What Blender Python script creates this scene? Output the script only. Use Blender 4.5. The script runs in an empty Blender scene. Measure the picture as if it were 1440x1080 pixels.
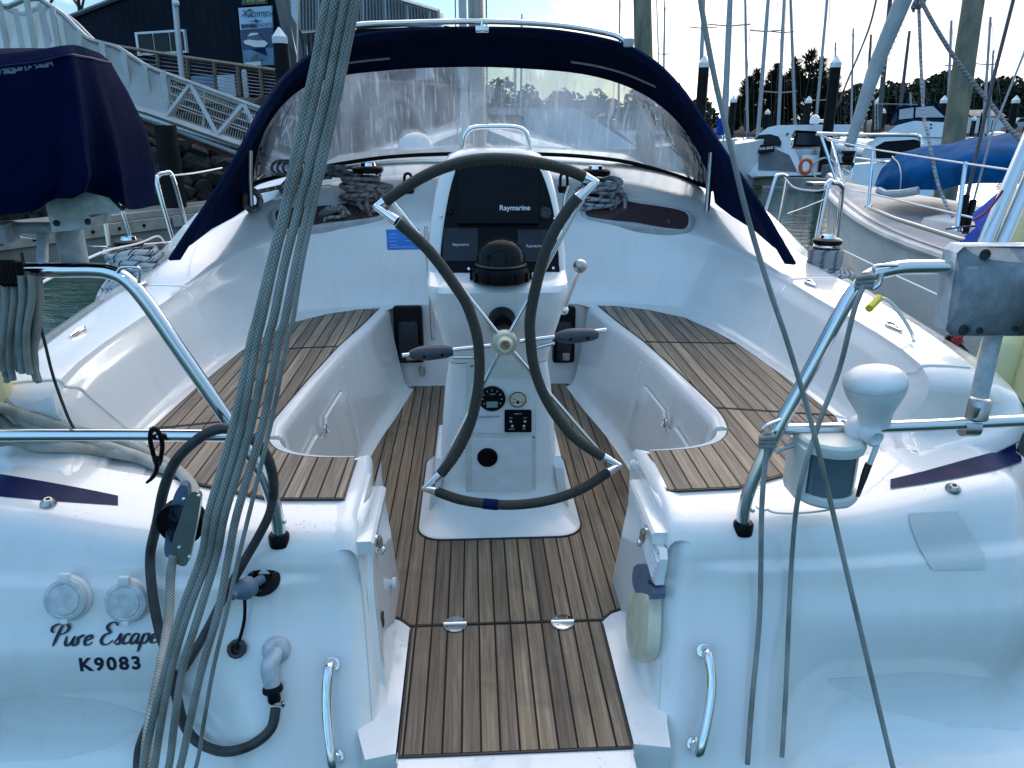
import bpy, bmesh, math, random
from mathutils import Vector, Matrix
random.seed(7)
R_=math.radians
scene=bpy.context.scene; COL=scene.collection
# ---------------------------------------------------------------- camera frames
F=1080.; CX,CY=720.,540.; CAMZ=2.15
def basis(hy,psi=2.94):
    th=math.atan((CY-hy)/F); ps=R_(psi)
    f=Vector((math.sin(ps)*math.cos(th),math.cos(ps)*math.cos(th),-math.sin(th)))
    r=Vector((math.cos(ps),-math.sin(ps),0)); u=r.cross(f)
    return r,u,f
C0=Vector((0,0,CAMZ))
BY=basis(153); BW=basis(185)          # yacht frame (boat trimmed slightly by the bow), world frame
def unproj(B,px,py,x=None,y=None,z=None,d=None,plane=None):
    r,u,f=B
    v=r*((px-CX)/F)-u*((py-CY)/F)+f
    if plane is not None:
        p,n=plane; t=(Vector(p)-C0).dot(Vector(n))/v.dot(Vector(n))
    elif z is not None: t=(z-C0.z)/v.z
    elif y is not None: t=y/v.y
    elif x is not None: t=x/v.x
    else: t=d
    return C0+v*t
def P(px,py,**k): return unproj(BY,px,py,**k)
def W(px,py,**k): return unproj(BW,px,py,**k)
def m3(B): return Matrix((B[0],B[1],B[2])).transposed()
ROT=(m3(BW)@m3(BY).inverted()).to_4x4()
T=Matrix.Translation(C0)@ROT@Matrix.Translation(-C0)
TI=T.inverted()
def Y2W(p): return T@Vector(p)
cam=bpy.data.cameras.new('camera'); camo=bpy.data.objects.new('camera',cam); COL.objects.link(camo)
r,u,f=BW
camo.matrix_world=Matrix.Translation(C0)@Matrix((r,u,-f)).transposed().to_4x4()
cam.sensor_fit='HORIZONTAL'; cam.sensor_width=36; cam.lens=36*F/1440.; cam.clip_start=.02; cam.clip_end=3000
scene.camera=camo
# ---------------------------------------------------------------- mesh builder
def catmull(pts,n=6,closed=False):
    pts=[Vector(p) for p in pts]; N=len(pts)
    if N<3: return pts
    out=[]; segs=N if closed else N-1
    for i in range(segs):
        g=lambda k: pts[k%N] if closed else pts[min(max(k,0),N-1)]
        a,b,c,d=g(i-1),g(i),g(i+1),g(i+2)
        for k in range(n):
            t=k/n
            out.append(.5*((2*b)+(c-a)*t+(2*a-5*b+4*c-d)*t*t+(3*b-a-3*c+d)*t**3))
    if not closed: out.append(pts[-1])
    return out
def lerp(a,b,t): return a+(b-a)*t
def sstep(a,b,x):
    t=min(1,max(0,(x-a)/(b-a))); return t*t*(3-2*t)
def interp(x,xs,ys):
    if x<=xs[0]: return ys[0]
    for i in range(len(xs)-1):
        if x<=xs[i+1]:
            return lerp(ys[i],ys[i+1],(x-xs[i])/(xs[i+1]-xs[i]))
    return ys[-1]
class MB:
    def __init__(s): s.v=[]; s.f=[]; s.uv=[]; s.mi=[]; s.cur=0
    def face(s,idx,uv=None):
        s.f.append(tuple(idx)); s.uv.append(uv); s.mi.append(s.cur)
    def mat(s,i): s.cur=i; return s
    def tube(s,path,r,n=10,closed=False,cap=True,smooth=0):
        path=[Vector(p) for p in path]
        if smooth: path=catmull(path,smooth,closed)
        N=len(path)
        if N<2: return s
        rs=r if isinstance(r,(list,tuple)) else None
        L=[0.]
        for i in range(1,N): L.append(L[-1]+(path[i]-path[i-1]).length)
        tl=L[-1]+((path[0]-path[-1]).length if closed else 0)
        prev=None; base=len(s.v)
        for i in range(N):
            a=path[i-1] if (i>0 or closed) else path[i]
            b=path[(i+1)%N] if (i<N-1 or closed) else path[i]
            t=(b-a)
            if t.length<1e-9: t=Vector((0,0,1))
            t.normalize()
            if prev is None:
                w=Vector((0,0,1)) if abs(t.z)<.9 else Vector((1,0,0))
                nn=t.cross(w).normalized()
            else:
                nn=(prev-t*prev.dot(t))
                if nn.length<1e-6: nn=t.orthogonal()
                nn.normalize()
            prev=nn; bb=t.cross(nn)
            rr=interp(i/(N-1),[k/(len(rs)-1) for k in range(len(rs))],rs) if rs else r
            for k in range(n):
                an=2*math.pi*k/n
                s.v.append(path[i]+nn*(math.cos(an)*rr)+bb*(math.sin(an)*rr))
        M=N if closed else N-1
        for i in range(M):
            j=(i+1)%N
            for k in range(n):
                k2=(k+1)%n
                l0,l1=L[i],(L[j] if j else tl)
                s.face((base+i*n+k,base+i*n+k2,base+j*n+k2,base+j*n+k),
                       ((k/n,l0),((k+1)/n,l0),((k+1)/n,l1),(k/n,l1)))
        if cap and not closed:
            s.face([base+k for k in range(n)][::-1]); s.face([base+(N-1)*n+k for k in range(n)])
        return s
    def loft(s,rows,cu=False,cv=False,cap=False):
        R=len(rows); Cn=len(rows[0]); base=len(s.v)
        for row in rows:
            for p in row: s.v.append(Vector(p))
        for i in range(R if cu else R-1):
            j=(i+1)%R
            for k in range(Cn if cv else Cn-1):
                k2=(k+1)%Cn
                s.face((base+i*Cn+k,base+i*Cn+k2,base+j*Cn+k2,base+j*Cn+k),
                       ((k/Cn,i/R),((k+1)/Cn,i/R),((k+1)/Cn,(i+1)/R),(k/Cn,(i+1)/R)))
        if cap:
            s.face([base+k for k in range(Cn)][::-1]); s.face([base+(R-1)*Cn+k for k in range(Cn)])
        return s
    def box(s,c,size,rot=None,bev=0):
        c=Vector(c); hx,hy,hz=[q/2 for q in size]
        rot=rot or Matrix.Identity(3)
        if bev<=0:
            base=len(s.v)
            for x in (-hx,hx):
                for y in (-hy,hy):
                    for z in (-hz,hz): s.v.append(c+rot@Vector((x,y,z)))
            for q in ((0,1,3,2),(4,6,7,5),(0,4,5,1),(2,3,7,6),(0,2,6,4),(1,5,7,3)): s.face([base+i for i in q])
            return s
        bm=bmesh.new(); bmesh.ops.create_cube(bm,size=1)
        for v in bm.verts: v.co=Vector((v.co.x*2*hx,v.co.y*2*hy,v.co.z*2*hz))
        bmesh.ops.bevel(bm,geom=bm.edges[:],offset=bev,segments=2,profile=.6,affect='EDGES')
        s.add_bm(bm,Matrix.Translation(c)@rot.to_4x4()); return s
    def add_bm(s,bm,m=None):
        base=len(s.v); bm.verts.index_update()
        for v in bm.verts: s.v.append((m@v.co) if m else v.co.copy())
        for f_ in bm.faces: s.face([base+v.index for v in f_.verts])
        bm.free()
    def lathe(s,prof,c,axis=(0,0,1),n=24,sy=1.0,up=None):
        c=Vector(c); a=Vector(axis).normalized()
        x=Vector(up).normalized() if up else a.orthogonal().normalized(); x=(x-a*x.dot(a)).normalized(); y=a.cross(x)
        rows=[]
        for (rr,h) in prof:
            rows.append([c+a*h+x*(math.cos(2*math.pi*k/n)*rr)+y*(math.sin(2*math.pi*k/n)*rr*sy) for k in range(n)])
        s.loft(rows,cv=True,cap=True); return s
    def prism(s,pts,off):
        """closed outline (3D points) swept by the vector off"""
        pts=[Vector(p) for p in pts]; off=Vector(off); base=len(s.v); n=len(pts)
        for p in pts: s.v.append(p)
        for p in pts: s.v.append(p+off)
        s.face(list(range(base,base+n))[::-1]); s.face(list(range(base+n,base+2*n)))
        for k in range(n):
            k2=(k+1)%n; s.face((base+k,base+k2,base+n+k2,base+n+k))
        return s
    def ball(s,c,r,n=16,m=10,sq=(1,1,1)):
        c=Vector(c); rows=[]
        for i in range(m+1):
            th=math.pi*i/m
            rows.append([c+Vector((math.sin(th)*math.cos(2*math.pi*k/n)*r*sq[0],math.sin(th)*math.sin(2*math.pi*k/n)*r*sq[1],math.cos(th)*r*sq[2])) for k in range(n)])
        s.loft(rows,cv=True); return s
    def mesh(s,name,mats,ang=40,weld=True):
        me=bpy.data.meshes.new(name)
        me.from_pydata([tuple(v) for v in s.v],[],s.f)
        uvl=me.uv_layers.new(name='UVMap')
        for p,uv in zip(me.polygons,s.uv):
            if uv:
                for li,q in zip(p.loop_indices,uv): uvl.data[li].uv=q
        for p,i in zip(me.polygons,s.mi): p.material_index=i
        bm=bmesh.new(); bm.from_mesh(me)
        if weld: bmesh.ops.remove_doubles(bm,verts=bm.verts[:],dist=1e-5)
        bmesh.ops.recalc_face_normals(bm,faces=bm.faces[:])
        ca=R_(ang)
        for f_ in bm.faces: f_.smooth=True
        for e in bm.edges:
            if len(e.link_faces)==2: e.smooth=e.calc_face_angle(0)<ca
        bm.to_mesh(me); bm.free()
        for m in (mats if isinstance(mats,(list,tuple)) else [mats]): me.materials.append(m)
        return me
OFFS={}
def thing(name,label,cat,c=(0,0,0),fr='y',group=None,kind=None):
    o=bpy.data.objects.new(name,None); COL.objects.link(o)
    o.empty_display_size=.1
    c=Vector(c); o.matrix_world=(T if fr=='y' else Matrix.Identity(4))@Matrix.Translation(c)
    tag(o,label,cat,group,kind); OFFS[o.name]=c
    return o
def tag(o,label=None,cat=None,group=None,kind=None):
    if label: o['label']=label
    if cat: o['category']=cat
    if group: o['group']=group
    if kind: o['kind']=kind
def part(name,mb,mat,parent,ang=40,label=None):
    o=bpy.data.objects.new(name,mb.mesh(name,mat,ang) if isinstance(mb,MB) else mb); COL.objects.link(o)
    o.parent=parent
    if parent.name in OFFS: o.location=-OFFS[parent.name]
    if label: o['label']=label
    return o
def single(name,mb,mat,label,cat,fr='y',group=None,kind=None,ang=40,origin=True):
    """one-mesh thing, origin at its base"""
    c=Vector((0,0,0))
    if origin and mb.v:
        xs=[v.x for v in mb.v]; ys=[v.y for v in mb.v]; zs=[v.z for v in mb.v]
        c=Vector(((min(xs)+max(xs))/2,(min(ys)+max(ys))/2,min(zs)))
        mb.v=[v-c for v in mb.v]
    o=bpy.data.objects.new(name,mb.mesh(name,mat,ang)); COL.objects.link(o)
    o.matrix_world=(T if fr=='y' else Matrix.Identity(4))@Matrix.Translation(c)
    tag(o,label,cat,group,kind); return o
def kids(o): return [x for x in bpy.data.objects if x.parent==o]
def copy_tree(o,parent=None):
    c=o.copy(); COL.objects.link(c)
    if parent: c.parent=parent
    for ch in kids(o): copy_tree(ch,c)
    return c
def text_mesh(txt,size,M,extr=.0006,shear=0,off=0,space=1.0):
    cu=bpy.data.curves.new('lettering','FONT'); cu.body=txt; cu.size=size; cu.extrude=extr; cu.shear=shear; cu.offset=off
    cu.align_x='CENTER'; cu.align_y='CENTER'; cu.space_character=space; cu.resolution_u=4
    ob=bpy.data.objects.new('lettering',cu); COL.objects.link(ob)
    dg=bpy.context.evaluated_depsgraph_get(); me=bpy.data.meshes.new_from_object(ob.evaluated_get(dg))
    bpy.data.objects.remove(ob); bpy.data.curves.remove(cu)
    me.transform(M); me.materials.clear(); return me
def frame_m(o,x,y):
    x=Vector(x).normalized(); y=Vector(y); y=(y-x*y.dot(x)).normalized(); z=x.cross(y)
    m=Matrix((x,y,z)).transposed().to_4x4(); m.translation=Vector(o); return m
def text(txt,size,o,x,y,mat,parent,name='lettering',**k):
    me=text_mesh(txt,size,frame_m(o,x,y),**k); me.materials.append(mat)
    return part(name,me,mat,parent)
# ---------------------------------------------------------------- materials
class N:
    def __init__(s,name):
        s.m=bpy.data.materials.new(name); s.m.use_nodes=True; s.t=s.m.node_tree; s.b=s.t.nodes['Principled BSDF']; s.out=s.t.nodes['Material Output']
    def n(s,ty,**k):
        nd=s.t.nodes.new('ShaderNode'+ty)
        for a,v in k.items():
            if a.startswith('i_'): nd.inputs[a[2:].replace('_',' ')].default_value=v
            else: setattr(nd,a,v)
        return nd
    def l(s,a,b): s.t.links.new(a,b)
    def set(s,**k):
        for a,v in k.items():
            i=s.b.inputs[a.replace('_',' ')]
            i.default_value=(*v,1) if isinstance(v,tuple) and len(v)==3 else v
        return s
    def coord(s,kind='Object',scale=(1,1,1),rot=(0,0,0)):
        tc=s.n('TexCoord'); mp=s.n('Mapping'); mp.inputs['Scale'].default_value=scale; mp.inputs['Rotation'].default_value=rot
        s.l(tc.outputs[kind],mp.inputs[0]); return mp.outputs[0]
    def noise(s,vec,scale,detail=4,rough=.55,dist=0):
        nd=s.n('TexNoise'); nd.inputs['Scale'].default_value=scale; nd.inputs['Detail'].default_value=detail
        nd.inputs['Roughness'].default_value=rough; nd.inputs['Distortion'].default_value=dist
        s.l(vec,nd.inputs['Vector']); return nd.outputs['Fac']
    def ramp(s,fac,stops):
        nd=s.n('ValToRGB'); e=nd.color_ramp.elements
        while len(e)<len(stops): e.new(.5)
        for q,(p,c) in zip(e,stops):
            q.position=p; q.color=(*c,1) if len(c)==3 else c
        s.l(fac,nd.inputs[0]); return nd.outputs[0]
    def math(s,op,a,b=None,c=None):
        nd=s.n('Math',operation=op)
        for i,q in enumerate((a,b,c)):
            if q is None: continue
            if isinstance(q,(int,float)): nd.inputs[i].default_value=q
            else: s.l(q,nd.inputs[i])
        return nd.outputs[0]
    def mix(s,fac,a,b,blend='MIX'):
        nd=s.n('Mix',data_type='RGBA',blend_type=blend)
        for k,q in ((0,fac),(6,a),(7,b)):
            if isinstance(q,(int,float)): nd.inputs[k].default_value=q
            elif isinstance(q,tuple): nd.inputs[k].default_value=(*q,1)
            else: s.l(q,nd.inputs[k])
        return nd.outputs[2]
    def bump(s,h,strength=.3,dist=.01):
        nd=s.n('Bump'); nd.inputs['Strength'].default_value=strength; nd.inputs['Distance'].default_value=dist
        s.l(h,nd.inputs['Height']); s.l(nd.outputs[0],s.b.inputs['Normal']); return nd
    def col(s,o): s.l(o,s.b.inputs['Base Color']); return s
    def rgh(s,o): s.l(o,s.b.inputs['Roughness']); return s
def simple(name,c,rough=.5,metal=0.,nscale=0,namt=.25,bump=0,spec=.5,coat=0):
    a=N(name).set(Base_Color=c,Roughness=rough,Metallic=metal); a.b.inputs['Specular IOR Level'].default_value=spec
    a.b.inputs['Coat Weight'].default_value=coat
    if nscale:
        v=a.coord(); f=a.noise(v,nscale,5)
        d=tuple(x*(1-namt) for x in c); l=tuple(min(1,x*(1+namt*.5)) for x in c)
        a.col(a.ramp(f,[(.3,d),(.7,l)]))
        a.rgh(a.math('MULTIPLY_ADD',a.noise(v,nscale*2.3,3),.25,rough-.12))
        if bump: a.bump(a.noise(v,nscale*4,4),bump,.004)
    return a.m
MT={}
def gelcoat(name,c=(.80,.795,.78),nonskid=False,drops=True,rough=.2):
    a=N(name); v=a.coord()
    big=a.noise(v,1.7,4); fine=a.noise(v,14,5)
    st=a.noise(a.coord(scale=(9,9,1.3)),1.5,5)
    base=a.ramp(big,[(.3,tuple(q*.93 for q in c)),(.7,c)])
    grime=a.mix(1.,a.ramp(st,[(.52,(1,1,1)),(.80,(.93,.92,.89))]),a.ramp(a.noise(a.coord(scale=(1,1,1)),38,6,.7),[(.25,(.975,.97,.96)),(.40,(1,1,1))]),'MULTIPLY')
    scr=a.noise(a.coord(scale=(60,60,3),rot=(.5,.3,.8)),1.6,5,.6); grime=a.mix(1.,grime,a.ramp(scr,[(.66,(1,1,1)),(.74,(.90,.90,.89))]),'MULTIPLY')
    a.col(a.mix(1.0,base,grime,'MULTIPLY'))
    a.rgh(a.math('MULTIPLY_ADD',fine,.20,rough-.11))
    a.b.inputs['Coat Weight'].default_value=.5; a.b.inputs['Coat Roughness'].default_value=.04
    if nonskid:
        mp=a.coord(scale=(210,210,210),rot=(0,0,R_(45)))
        ch=a.n('TexVoronoi'); ch.inputs['Scale'].default_value=1.0; ch.inputs['Randomness'].default_value=.15; a.l(mp,ch.inputs['Vector'])
        a.bump(ch.outputs['Distance'],.5,.002)
    elif drops:
        vo=a.n('TexVoronoi'); vo.inputs['Scale'].default_value=75; a.l(v,vo.inputs['Vector'])
        d=a.ramp(vo.outputs['Distance'],[(.0,(1,1,1)),(.28,(0,0,0))])
        gate=a.ramp(a.noise(v,6,3),[(.52,(0,0,0)),(.62,(1,1,1))])
        geo=a.n('NewGeometry'); sp=a.n('SeparateXYZ'); a.l(geo.outputs['Normal'],sp.inputs[0])
        upm=a.ramp(sp.outputs['Z'],[(.75,(0,0,0)),(.93,(1,1,1))])
        h=a.math('MULTIPLY',a.math('MULTIPLY',d,gate),upm)
        h2=a.math('MULTIPLY_ADD',a.noise(v,3,2),.02,h)
        a.bump(h2,.55,.004)
    return a.m
MT['gel']=gelcoat('white_gelcoat')
MT['gelns']=gelcoat('nonskid_gelcoat',(.74,.75,.75),nonskid=True,rough=.4)
def teak(name,c1,c2,sp=.045,wet=True,ox=0.):
    a=N(name); tc=a.n('TexCoord'); s3=a.n('SeparateXYZ'); a.l(tc.outputs['Object'],s3.inputs[0])
    q=a.math('DIVIDE',a.math('ADD',s3.outputs[0],ox),sp); fr=a.math('FRACT',a.math('ADD',q,50.)); fl=a.math('FLOOR',q)
    ed=a.math('ABSOLUTE',a.math('SUBTRACT',fr,.5))
    caulk=a.math('GREATER_THAN',ed,.44)
    wn=a.n('TexWhiteNoise',noise_dimensions='1D'); a.l(fl,wn.inputs['W'])
    cm=a.n('CombineXYZ'); a.l(s3.outputs[0],cm.inputs[0]); a.l(s3.outputs[1],cm.inputs[1]); a.l(a.math('MULTIPLY',fl,3.7),cm.inputs[2])
    mp=a.n('Mapping'); mp.inputs['Scale'].default_value=(110,3.2,1); a.l(cm.outputs[0],mp.inputs[0])
    g=a.noise(mp.outputs[0],1.0,6,.65,.6)
    mp2=a.n('Mapping'); mp2.inputs['Scale'].default_value=(14,1.2,1); a.l(cm.outputs[0],mp2.inputs[0])
    g2=a.noise(mp2.outputs[0],1.0,4)
    grain=a.ramp(g,[(.28,tuple(x*.58 for x in c1)),(.5,c1),(.75,c2)])
    plank=a.ramp(wn.outputs[0],[(0,(.66,.66,.67)),(.5,(.95,.93,.90)),(1,(1.2,1.15,1.05))])
    w=a.mix(1.,grain,plank,'MULTIPLY')
    w=a.mix(1.,w,a.ramp(g2,[(.3,(.84,.84,.84)),(.7,(1.15,1.12,1.08))]),'MULTIPLY')
    if wet:
        v=a.coord(); wf=a.ramp(a.noise(v,2.6,5,.6,.4),[(.56,(0,0,0)),(.70,(1,1,1))])
        w=a.mix(a.math('MULTIPLY',wf,.55),w,(.06,.052,.045))
    a.col(a.mix(caulk,w,(.004,.004,.005))); a.b.inputs['Specular IOR Level'].default_value=.18
    a.rgh(a.mix(caulk,a.math('MULTIPLY_ADD',g2,.3,.42),(.55,.55,.55)))
    h=a.math('MULTIPLY_ADD',g,.25,a.math('MULTIPLY',caulk,-1.))
    a.bump(h,.35,.0025)
    return a.m
MT['teak_sole']=teak('teak_sole',(.215,.165,.12),(.35,.29,.23))
MT['teak_seat']=teak('teak_seat',(.265,.215,.17),(.46,.40,.33),wet=False,ox=.01)
MT['caulk']=simple('caulk',(.01,.01,.011),.5)
def metal(name,c,rough,ns=0):
    a=N(name).set(Base_Color=c,Roughness=rough,Metallic=1.)
    v=a.coord()
    a.rgh(a.math('MULTIPLY_ADD',a.noise(v,25,4),.16,rough-.05))
    return a.m
MT['steel']=metal('stainless_steel',(.66,.67,.68),.11)
MT['chrome']=metal('chrome',(.8,.8,.81),.06)
MT['alu']=simple('grey_aluminium',(.5,.52,.54),.45,.75,30,.3,.1)
MT['galv']=simple('galvanised_plate',(.50,.54,.58),.5,.1,40,.25,.1)
MT['dull']=metal('dull_steel',(.42,.42,.41),.3)
def canvas(name,c,weave=900):
    a=N(name); v=a.coord()
    f=a.noise(v,5,5); a.col(a.ramp(f,[(.3,tuple(x*.65 for x in c)),(.75,tuple(x*1.5 for x in c))]))
    a.set(Roughness=.85); a.b.inputs['Specular IOR Level'].default_value=.05
    h=a.math('MULTIPLY_ADD',a.noise(v,weave,2),.12,a.noise(a.coord(scale=(1,1,.35)),9,3,.5,1.2))
    a.bump(h,.35,.02); return a.m
MT['navy']=canvas('navy_canvas',(.0025,.009,.038))
MT['blue']=canvas('blue_canvas',(.004,.07,.20))
MT['tarp']=canvas('blue_tarp',(.01,.05,.32))
def rope(name,c1,c2,fleck=None,k=16.,rough=.8,turns=6):
    """braided cover: two sets of strands crossing, from the tube's own length and girth coordinates"""
    a=N(name); tc=a.n('TexCoord'); s3=a.n('SeparateXYZ'); a.l(tc.outputs['UV'],s3.inputs[0])
    u=a.math('MULTIPLY',s3.outputs[0],turns*2*math.pi); v=a.math('MULTIPLY',s3.outputs[1],k*2*math.pi)
    s1=a.math('SINE',a.math('ADD',u,v)); s2=a.math('SINE',a.math('SUBTRACT',u,v))
    h01=a.math('POWER',a.math('MINIMUM',a.math('ABSOLUTE',s1),a.math('ABSOLUTE',s2)),.6)
    w=a.coord(); dirt=a.noise(w,11,5)
    base=a.mix(a.ramp(h01,[(.12,(0,0,0)),(.80,(1,1,1))]),c1,c2)
    base=a.mix(1.,base,a.ramp(dirt,[(.32,(.50,.52,.47)),(.52,(.95,.95,.92)),(.72,(1.15,1.15,1.15))]),'MULTIPLY')
    if fleck:
        fm=a.math('GREATER_THAN',a.math('SINE',a.math('MULTIPLY_ADD',a.math('MULTIPLY',s3.outputs[1],2*math.pi),k*.32,a.math('MULTIPLY',s3.outputs[0],2*math.pi))),.55)
        fm=a.math('MULTIPLY',fm,a.math('GREATER_THAN',s1,-.3))
        base=a.mix(fm,base,fleck)
    a.col(base); a.set(Roughness=rough); a.bump(h01,.6,.0018); return a.m
MT['rope']=rope('grey_braid',(.045,.05,.046),(.42,.43,.41),k=72,turns=4)
MT['rope_thin']=rope('grey_thin_braid',(.05,.055,.052),(.40,.41,.40),k=110,turns=3)
MT['rope_white']=rope('white_braid',(.17,.175,.16),(.50,.50,.46),k=80,turns=5)
MT['rope_fleck']=rope('flecked_braid',(.20,.21,.23),(.42,.43,.45),fleck=(.03,.05,.12),k=60,turns=4)
MT['rope_green']=rope('green_fleck_braid',(.16,.18,.17),(.38,.41,.39),fleck=(.01,.05,.04),k=80,turns=3)
MT['rope_red']=rope('mauve_braid',(.12,.11,.12),(.30,.27,.28),fleck=(.10,.03,.05),k=60,turns=4)
MT['rope_blue']=rope('white_blue_braid',(.33,.35,.36),(.62,.64,.65),fleck=(.02,.06,.16),k=45,turns=4)
MT['rope_dark']=rope('dark_braid',(.05,.055,.06),(.17,.18,.19),fleck=(.3,.31,.32),k=70,turns=3)
MT['black']=simple('black_plastic',(.004,.004,.006),.4,0,30,.3,spec=.12)
MT['rubber']=simple('grey_rubber',(.035,.036,.038),.55,0,35,.5,.2)
MT['leather']=simple('leather_cover',(.036,.036,.029),.62,0,120,.45,.5)
MT['stitch']=simple('stitching',(.12,.12,.11),.8)
MT['glassblack']=simple('screen_glass',(.002,.003,.006),.16,0,22,.5,spec=.12)
MT['scrgrey']=simple('display_glass',(.022,.027,.037),.25,0,25,.3,spec=.25)
MT['white_pl']=simple('white_plastic',(.72,.74,.75),.35,0,18,.08)
MT['cream_pl']=simple('aged_plastic',(.60,.58,.44),.42,0,20,.18)
MT['offwhite']=simple('offwhite_plastic',(.62,.66,.62),.4,0,18,.12)
MT['greygrip']=simple('grey_grip',(.045,.055,.07),.5,0,60,.2)
MT['bluegrey']=simple('bluegrey_plastic',(.10,.15,.22),.5,0,30,.2)
MT['stripe']=simple('navy_vinyl',(.003,.010,.062),.45,0,8,.2,spec=.1)
MT['ink']=simple('navy_ink',(.006,.008,.03),.4)
MT['inkblue']=simple('blue_ink',(.03,.12,.25),.5)
MT['inkwhite']=simple('white_ink',(.75,.77,.8),.5)
MT['sticker']=simple('blue_sticker',(.01,.17,.62),.35,0,25,.15)
MT['fender']=simple('cream_fender',(.74,.66,.36),.5,0,7,.16,.15)
MT['smoke']=simple('smoked_acrylic',(.085,.045,.05),.07,0,0,spec=1.,coat=1.)
MT['seal']=simple('grey_seal',(.42,.44,.46),.5,0,20,.2)
MT['red']=simple('red_cloth',(.30,.012,.015),.6,0,20,.3)
MT['yellow']=simple('yellow_tape',(.6,.5,.02),.5)
MT['lens']=simple('light_lens',(.10,.14,.17),.12,0,12,.3,spec=.7,coat=.5)
MT['orange']=simple('orange_ring',(.65,.10,.02),.5,0,10,.2)
MT['teakwood']=simple('varnished_wood',(.2,.11,.05),.4,0,15,.4)
# ================================================================ sky, sun, water
SUN_AZ=34.; SUN_EL=13.
w=bpy.data.worlds.new('World'); scene.world=w; w.use_nodes=True
nt=w.node_tree; bg=nt.nodes['Background']; wo=nt.nodes['World Output']
def wn(t,**k):
    nd=nt.nodes.new('ShaderNode'+t)
    for a,v in k.items(): setattr(nd,a,v)
    return nd
def wl(a,b): nt.links.new(a,b)
def wmath(op,a,b=None,c=None):
    nd=wn('Math',operation=op)
    for i,q in enumerate((a,b,c)):
        if q is None: continue
        if isinstance(q,(int,float)): nd.inputs[i].default_value=q
        else: wl(q,nd.inputs[i])
    return nd.outputs[0]
def wramp(fac,stops):
    nd=wn('ValToRGB'); e=nd.color_ramp.elements
    while len(e)<len(stops): e.new(.5)
    for q,(p,c) in zip(e,stops): q.position=p; q.color=(*c,1)
    wl(fac,nd.inputs[0]); return nd.outputs[0]
def wmix(fac,a,b,blend='MIX'):
    nd=wn('Mix',data_type='RGBA',blend_type=blend)
    for k,q in ((0,fac),(6,a),(7,b)):
        if isinstance(q,(int,float)): nd.inputs[k].default_value=q
        elif isinstance(q,tuple): nd.inputs[k].default_value=(*q,1)
        else: wl(q,nd.inputs[k])
    return nd.outputs[2]
sky=wn('TexSky'); sky.sky_type='NISHITA'; sky.sun_disc=False
sky.sun_elevation=R_(SUN_EL); sky.sun_rotation=R_(SUN_AZ); sky.air_density=1.0; sky.dust_density=.6; sky.ozone_density=2.5; sky.altitude=0
tc=wn('TexCoord'); sp=wn('SeparateXYZ'); wl(tc.outputs['Generated'],sp.inputs[0])
den=wmath('ADD',wmath('MAXIMUM',sp.outputs[2],0.),.16)
cm=wn('CombineXYZ'); wl(wmath('DIVIDE',sp.outputs[0],den),cm.inputs[0]); wl(wmath('DIVIDE',sp.outputs[1],den),cm.inputs[1])
n1=wn('TexNoise'); n1.inputs['Scale'].default_value=.85; n1.inputs['Detail'].default_value=9; n1.inputs['Roughness'].default_value=.56; n1.inputs['Distortion'].default_value=.35
mpw=wn('Mapping'); mpw.inputs['Location'].default_value=(3.1,1.7,0); wl(cm.outputs[0],mpw.inputs[0]); wl(mpw.outputs[0],n1.inputs['Vector'])
n2=wn('TexNoise'); n2.inputs['Scale'].default_value=2.6; n2.inputs['Detail'].default_value=8; wl(mpw.outputs[0],n2.inputs['Vector'])
# more cloud towards the low sun, ahead and to starboard
sd=Vector((math.sin(R_(SUN_AZ)),math.cos(R_(SUN_AZ)),0))
dp=wn('VectorMath',operation='DOT_PRODUCT'); wl(tc.outputs['Generated'],dp.inputs[0]); dp.inputs[1].default_value=(math.sin(R_(40)),math.cos(R_(40)),.05)
tow=wramp(dp.outputs['Value'],[(.0,(0,0,0)),(.80,(.06,.06,.06)),(.90,(.20,.20,.20)),(.96,(.37,.37,.37)),(1.,(.45,.45,.45))])
cov=wmath('ADD',wmath('MULTIPLY_ADD',n2.outputs[0],.22,n1.outputs[0]),tow)
mask=wramp(cov,[(.73,(0,0,0)),(.845,(1,1,1))])
thick=wramp(cov,[(.84,(0,0,0)),(1.06,(1,1,1))])
dps=wn('VectorMath',operation='DOT_PRODUCT'); wl(tc.outputs['Generated'],dps.inputs[0])
dps.inputs[1].default_value=(math.sin(R_(SUN_AZ-8))*math.cos(R_(10)),math.cos(R_(SUN_AZ-8))*math.cos(R_(10)),math.sin(R_(10)))
glow=wramp(dps.outputs['Value'],[(.3,(0,0,0)),(.85,(.25,.25,.25)),(.97,(.7,.7,.7)),(1.,(1,1,1))])
ccol=wmix(glow,(5.0,5.4,5.9),(15,13.8,11.6))
cdark=wmix(glow,(4.0,4.4,5.1),(6.2,6.4,6.6))
cloud=wmix(thick,ccol,cdark)
skyc=wmix(1.,sky.outputs[0],(1.02,1.0,.96),'MULTIPLY')
# sky tint varies with bearing, bluer astern out of view to colour aft-facing surfaces
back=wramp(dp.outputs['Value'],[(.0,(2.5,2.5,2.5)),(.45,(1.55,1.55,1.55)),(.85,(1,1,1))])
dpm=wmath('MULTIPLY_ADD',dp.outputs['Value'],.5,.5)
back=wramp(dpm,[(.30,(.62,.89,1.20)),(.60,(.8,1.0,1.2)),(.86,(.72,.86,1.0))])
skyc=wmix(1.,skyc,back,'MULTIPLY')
zen=wramp(sp.outputs[2],[(.22,(1,1,1)),(.72,(6.0,4.3,2.9))])   # overhead sky boosted and warmed, out of view, to light upward-facing surfaces
skyc=wmix(1.,skyc,zen,'MULTIPLY')
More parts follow.
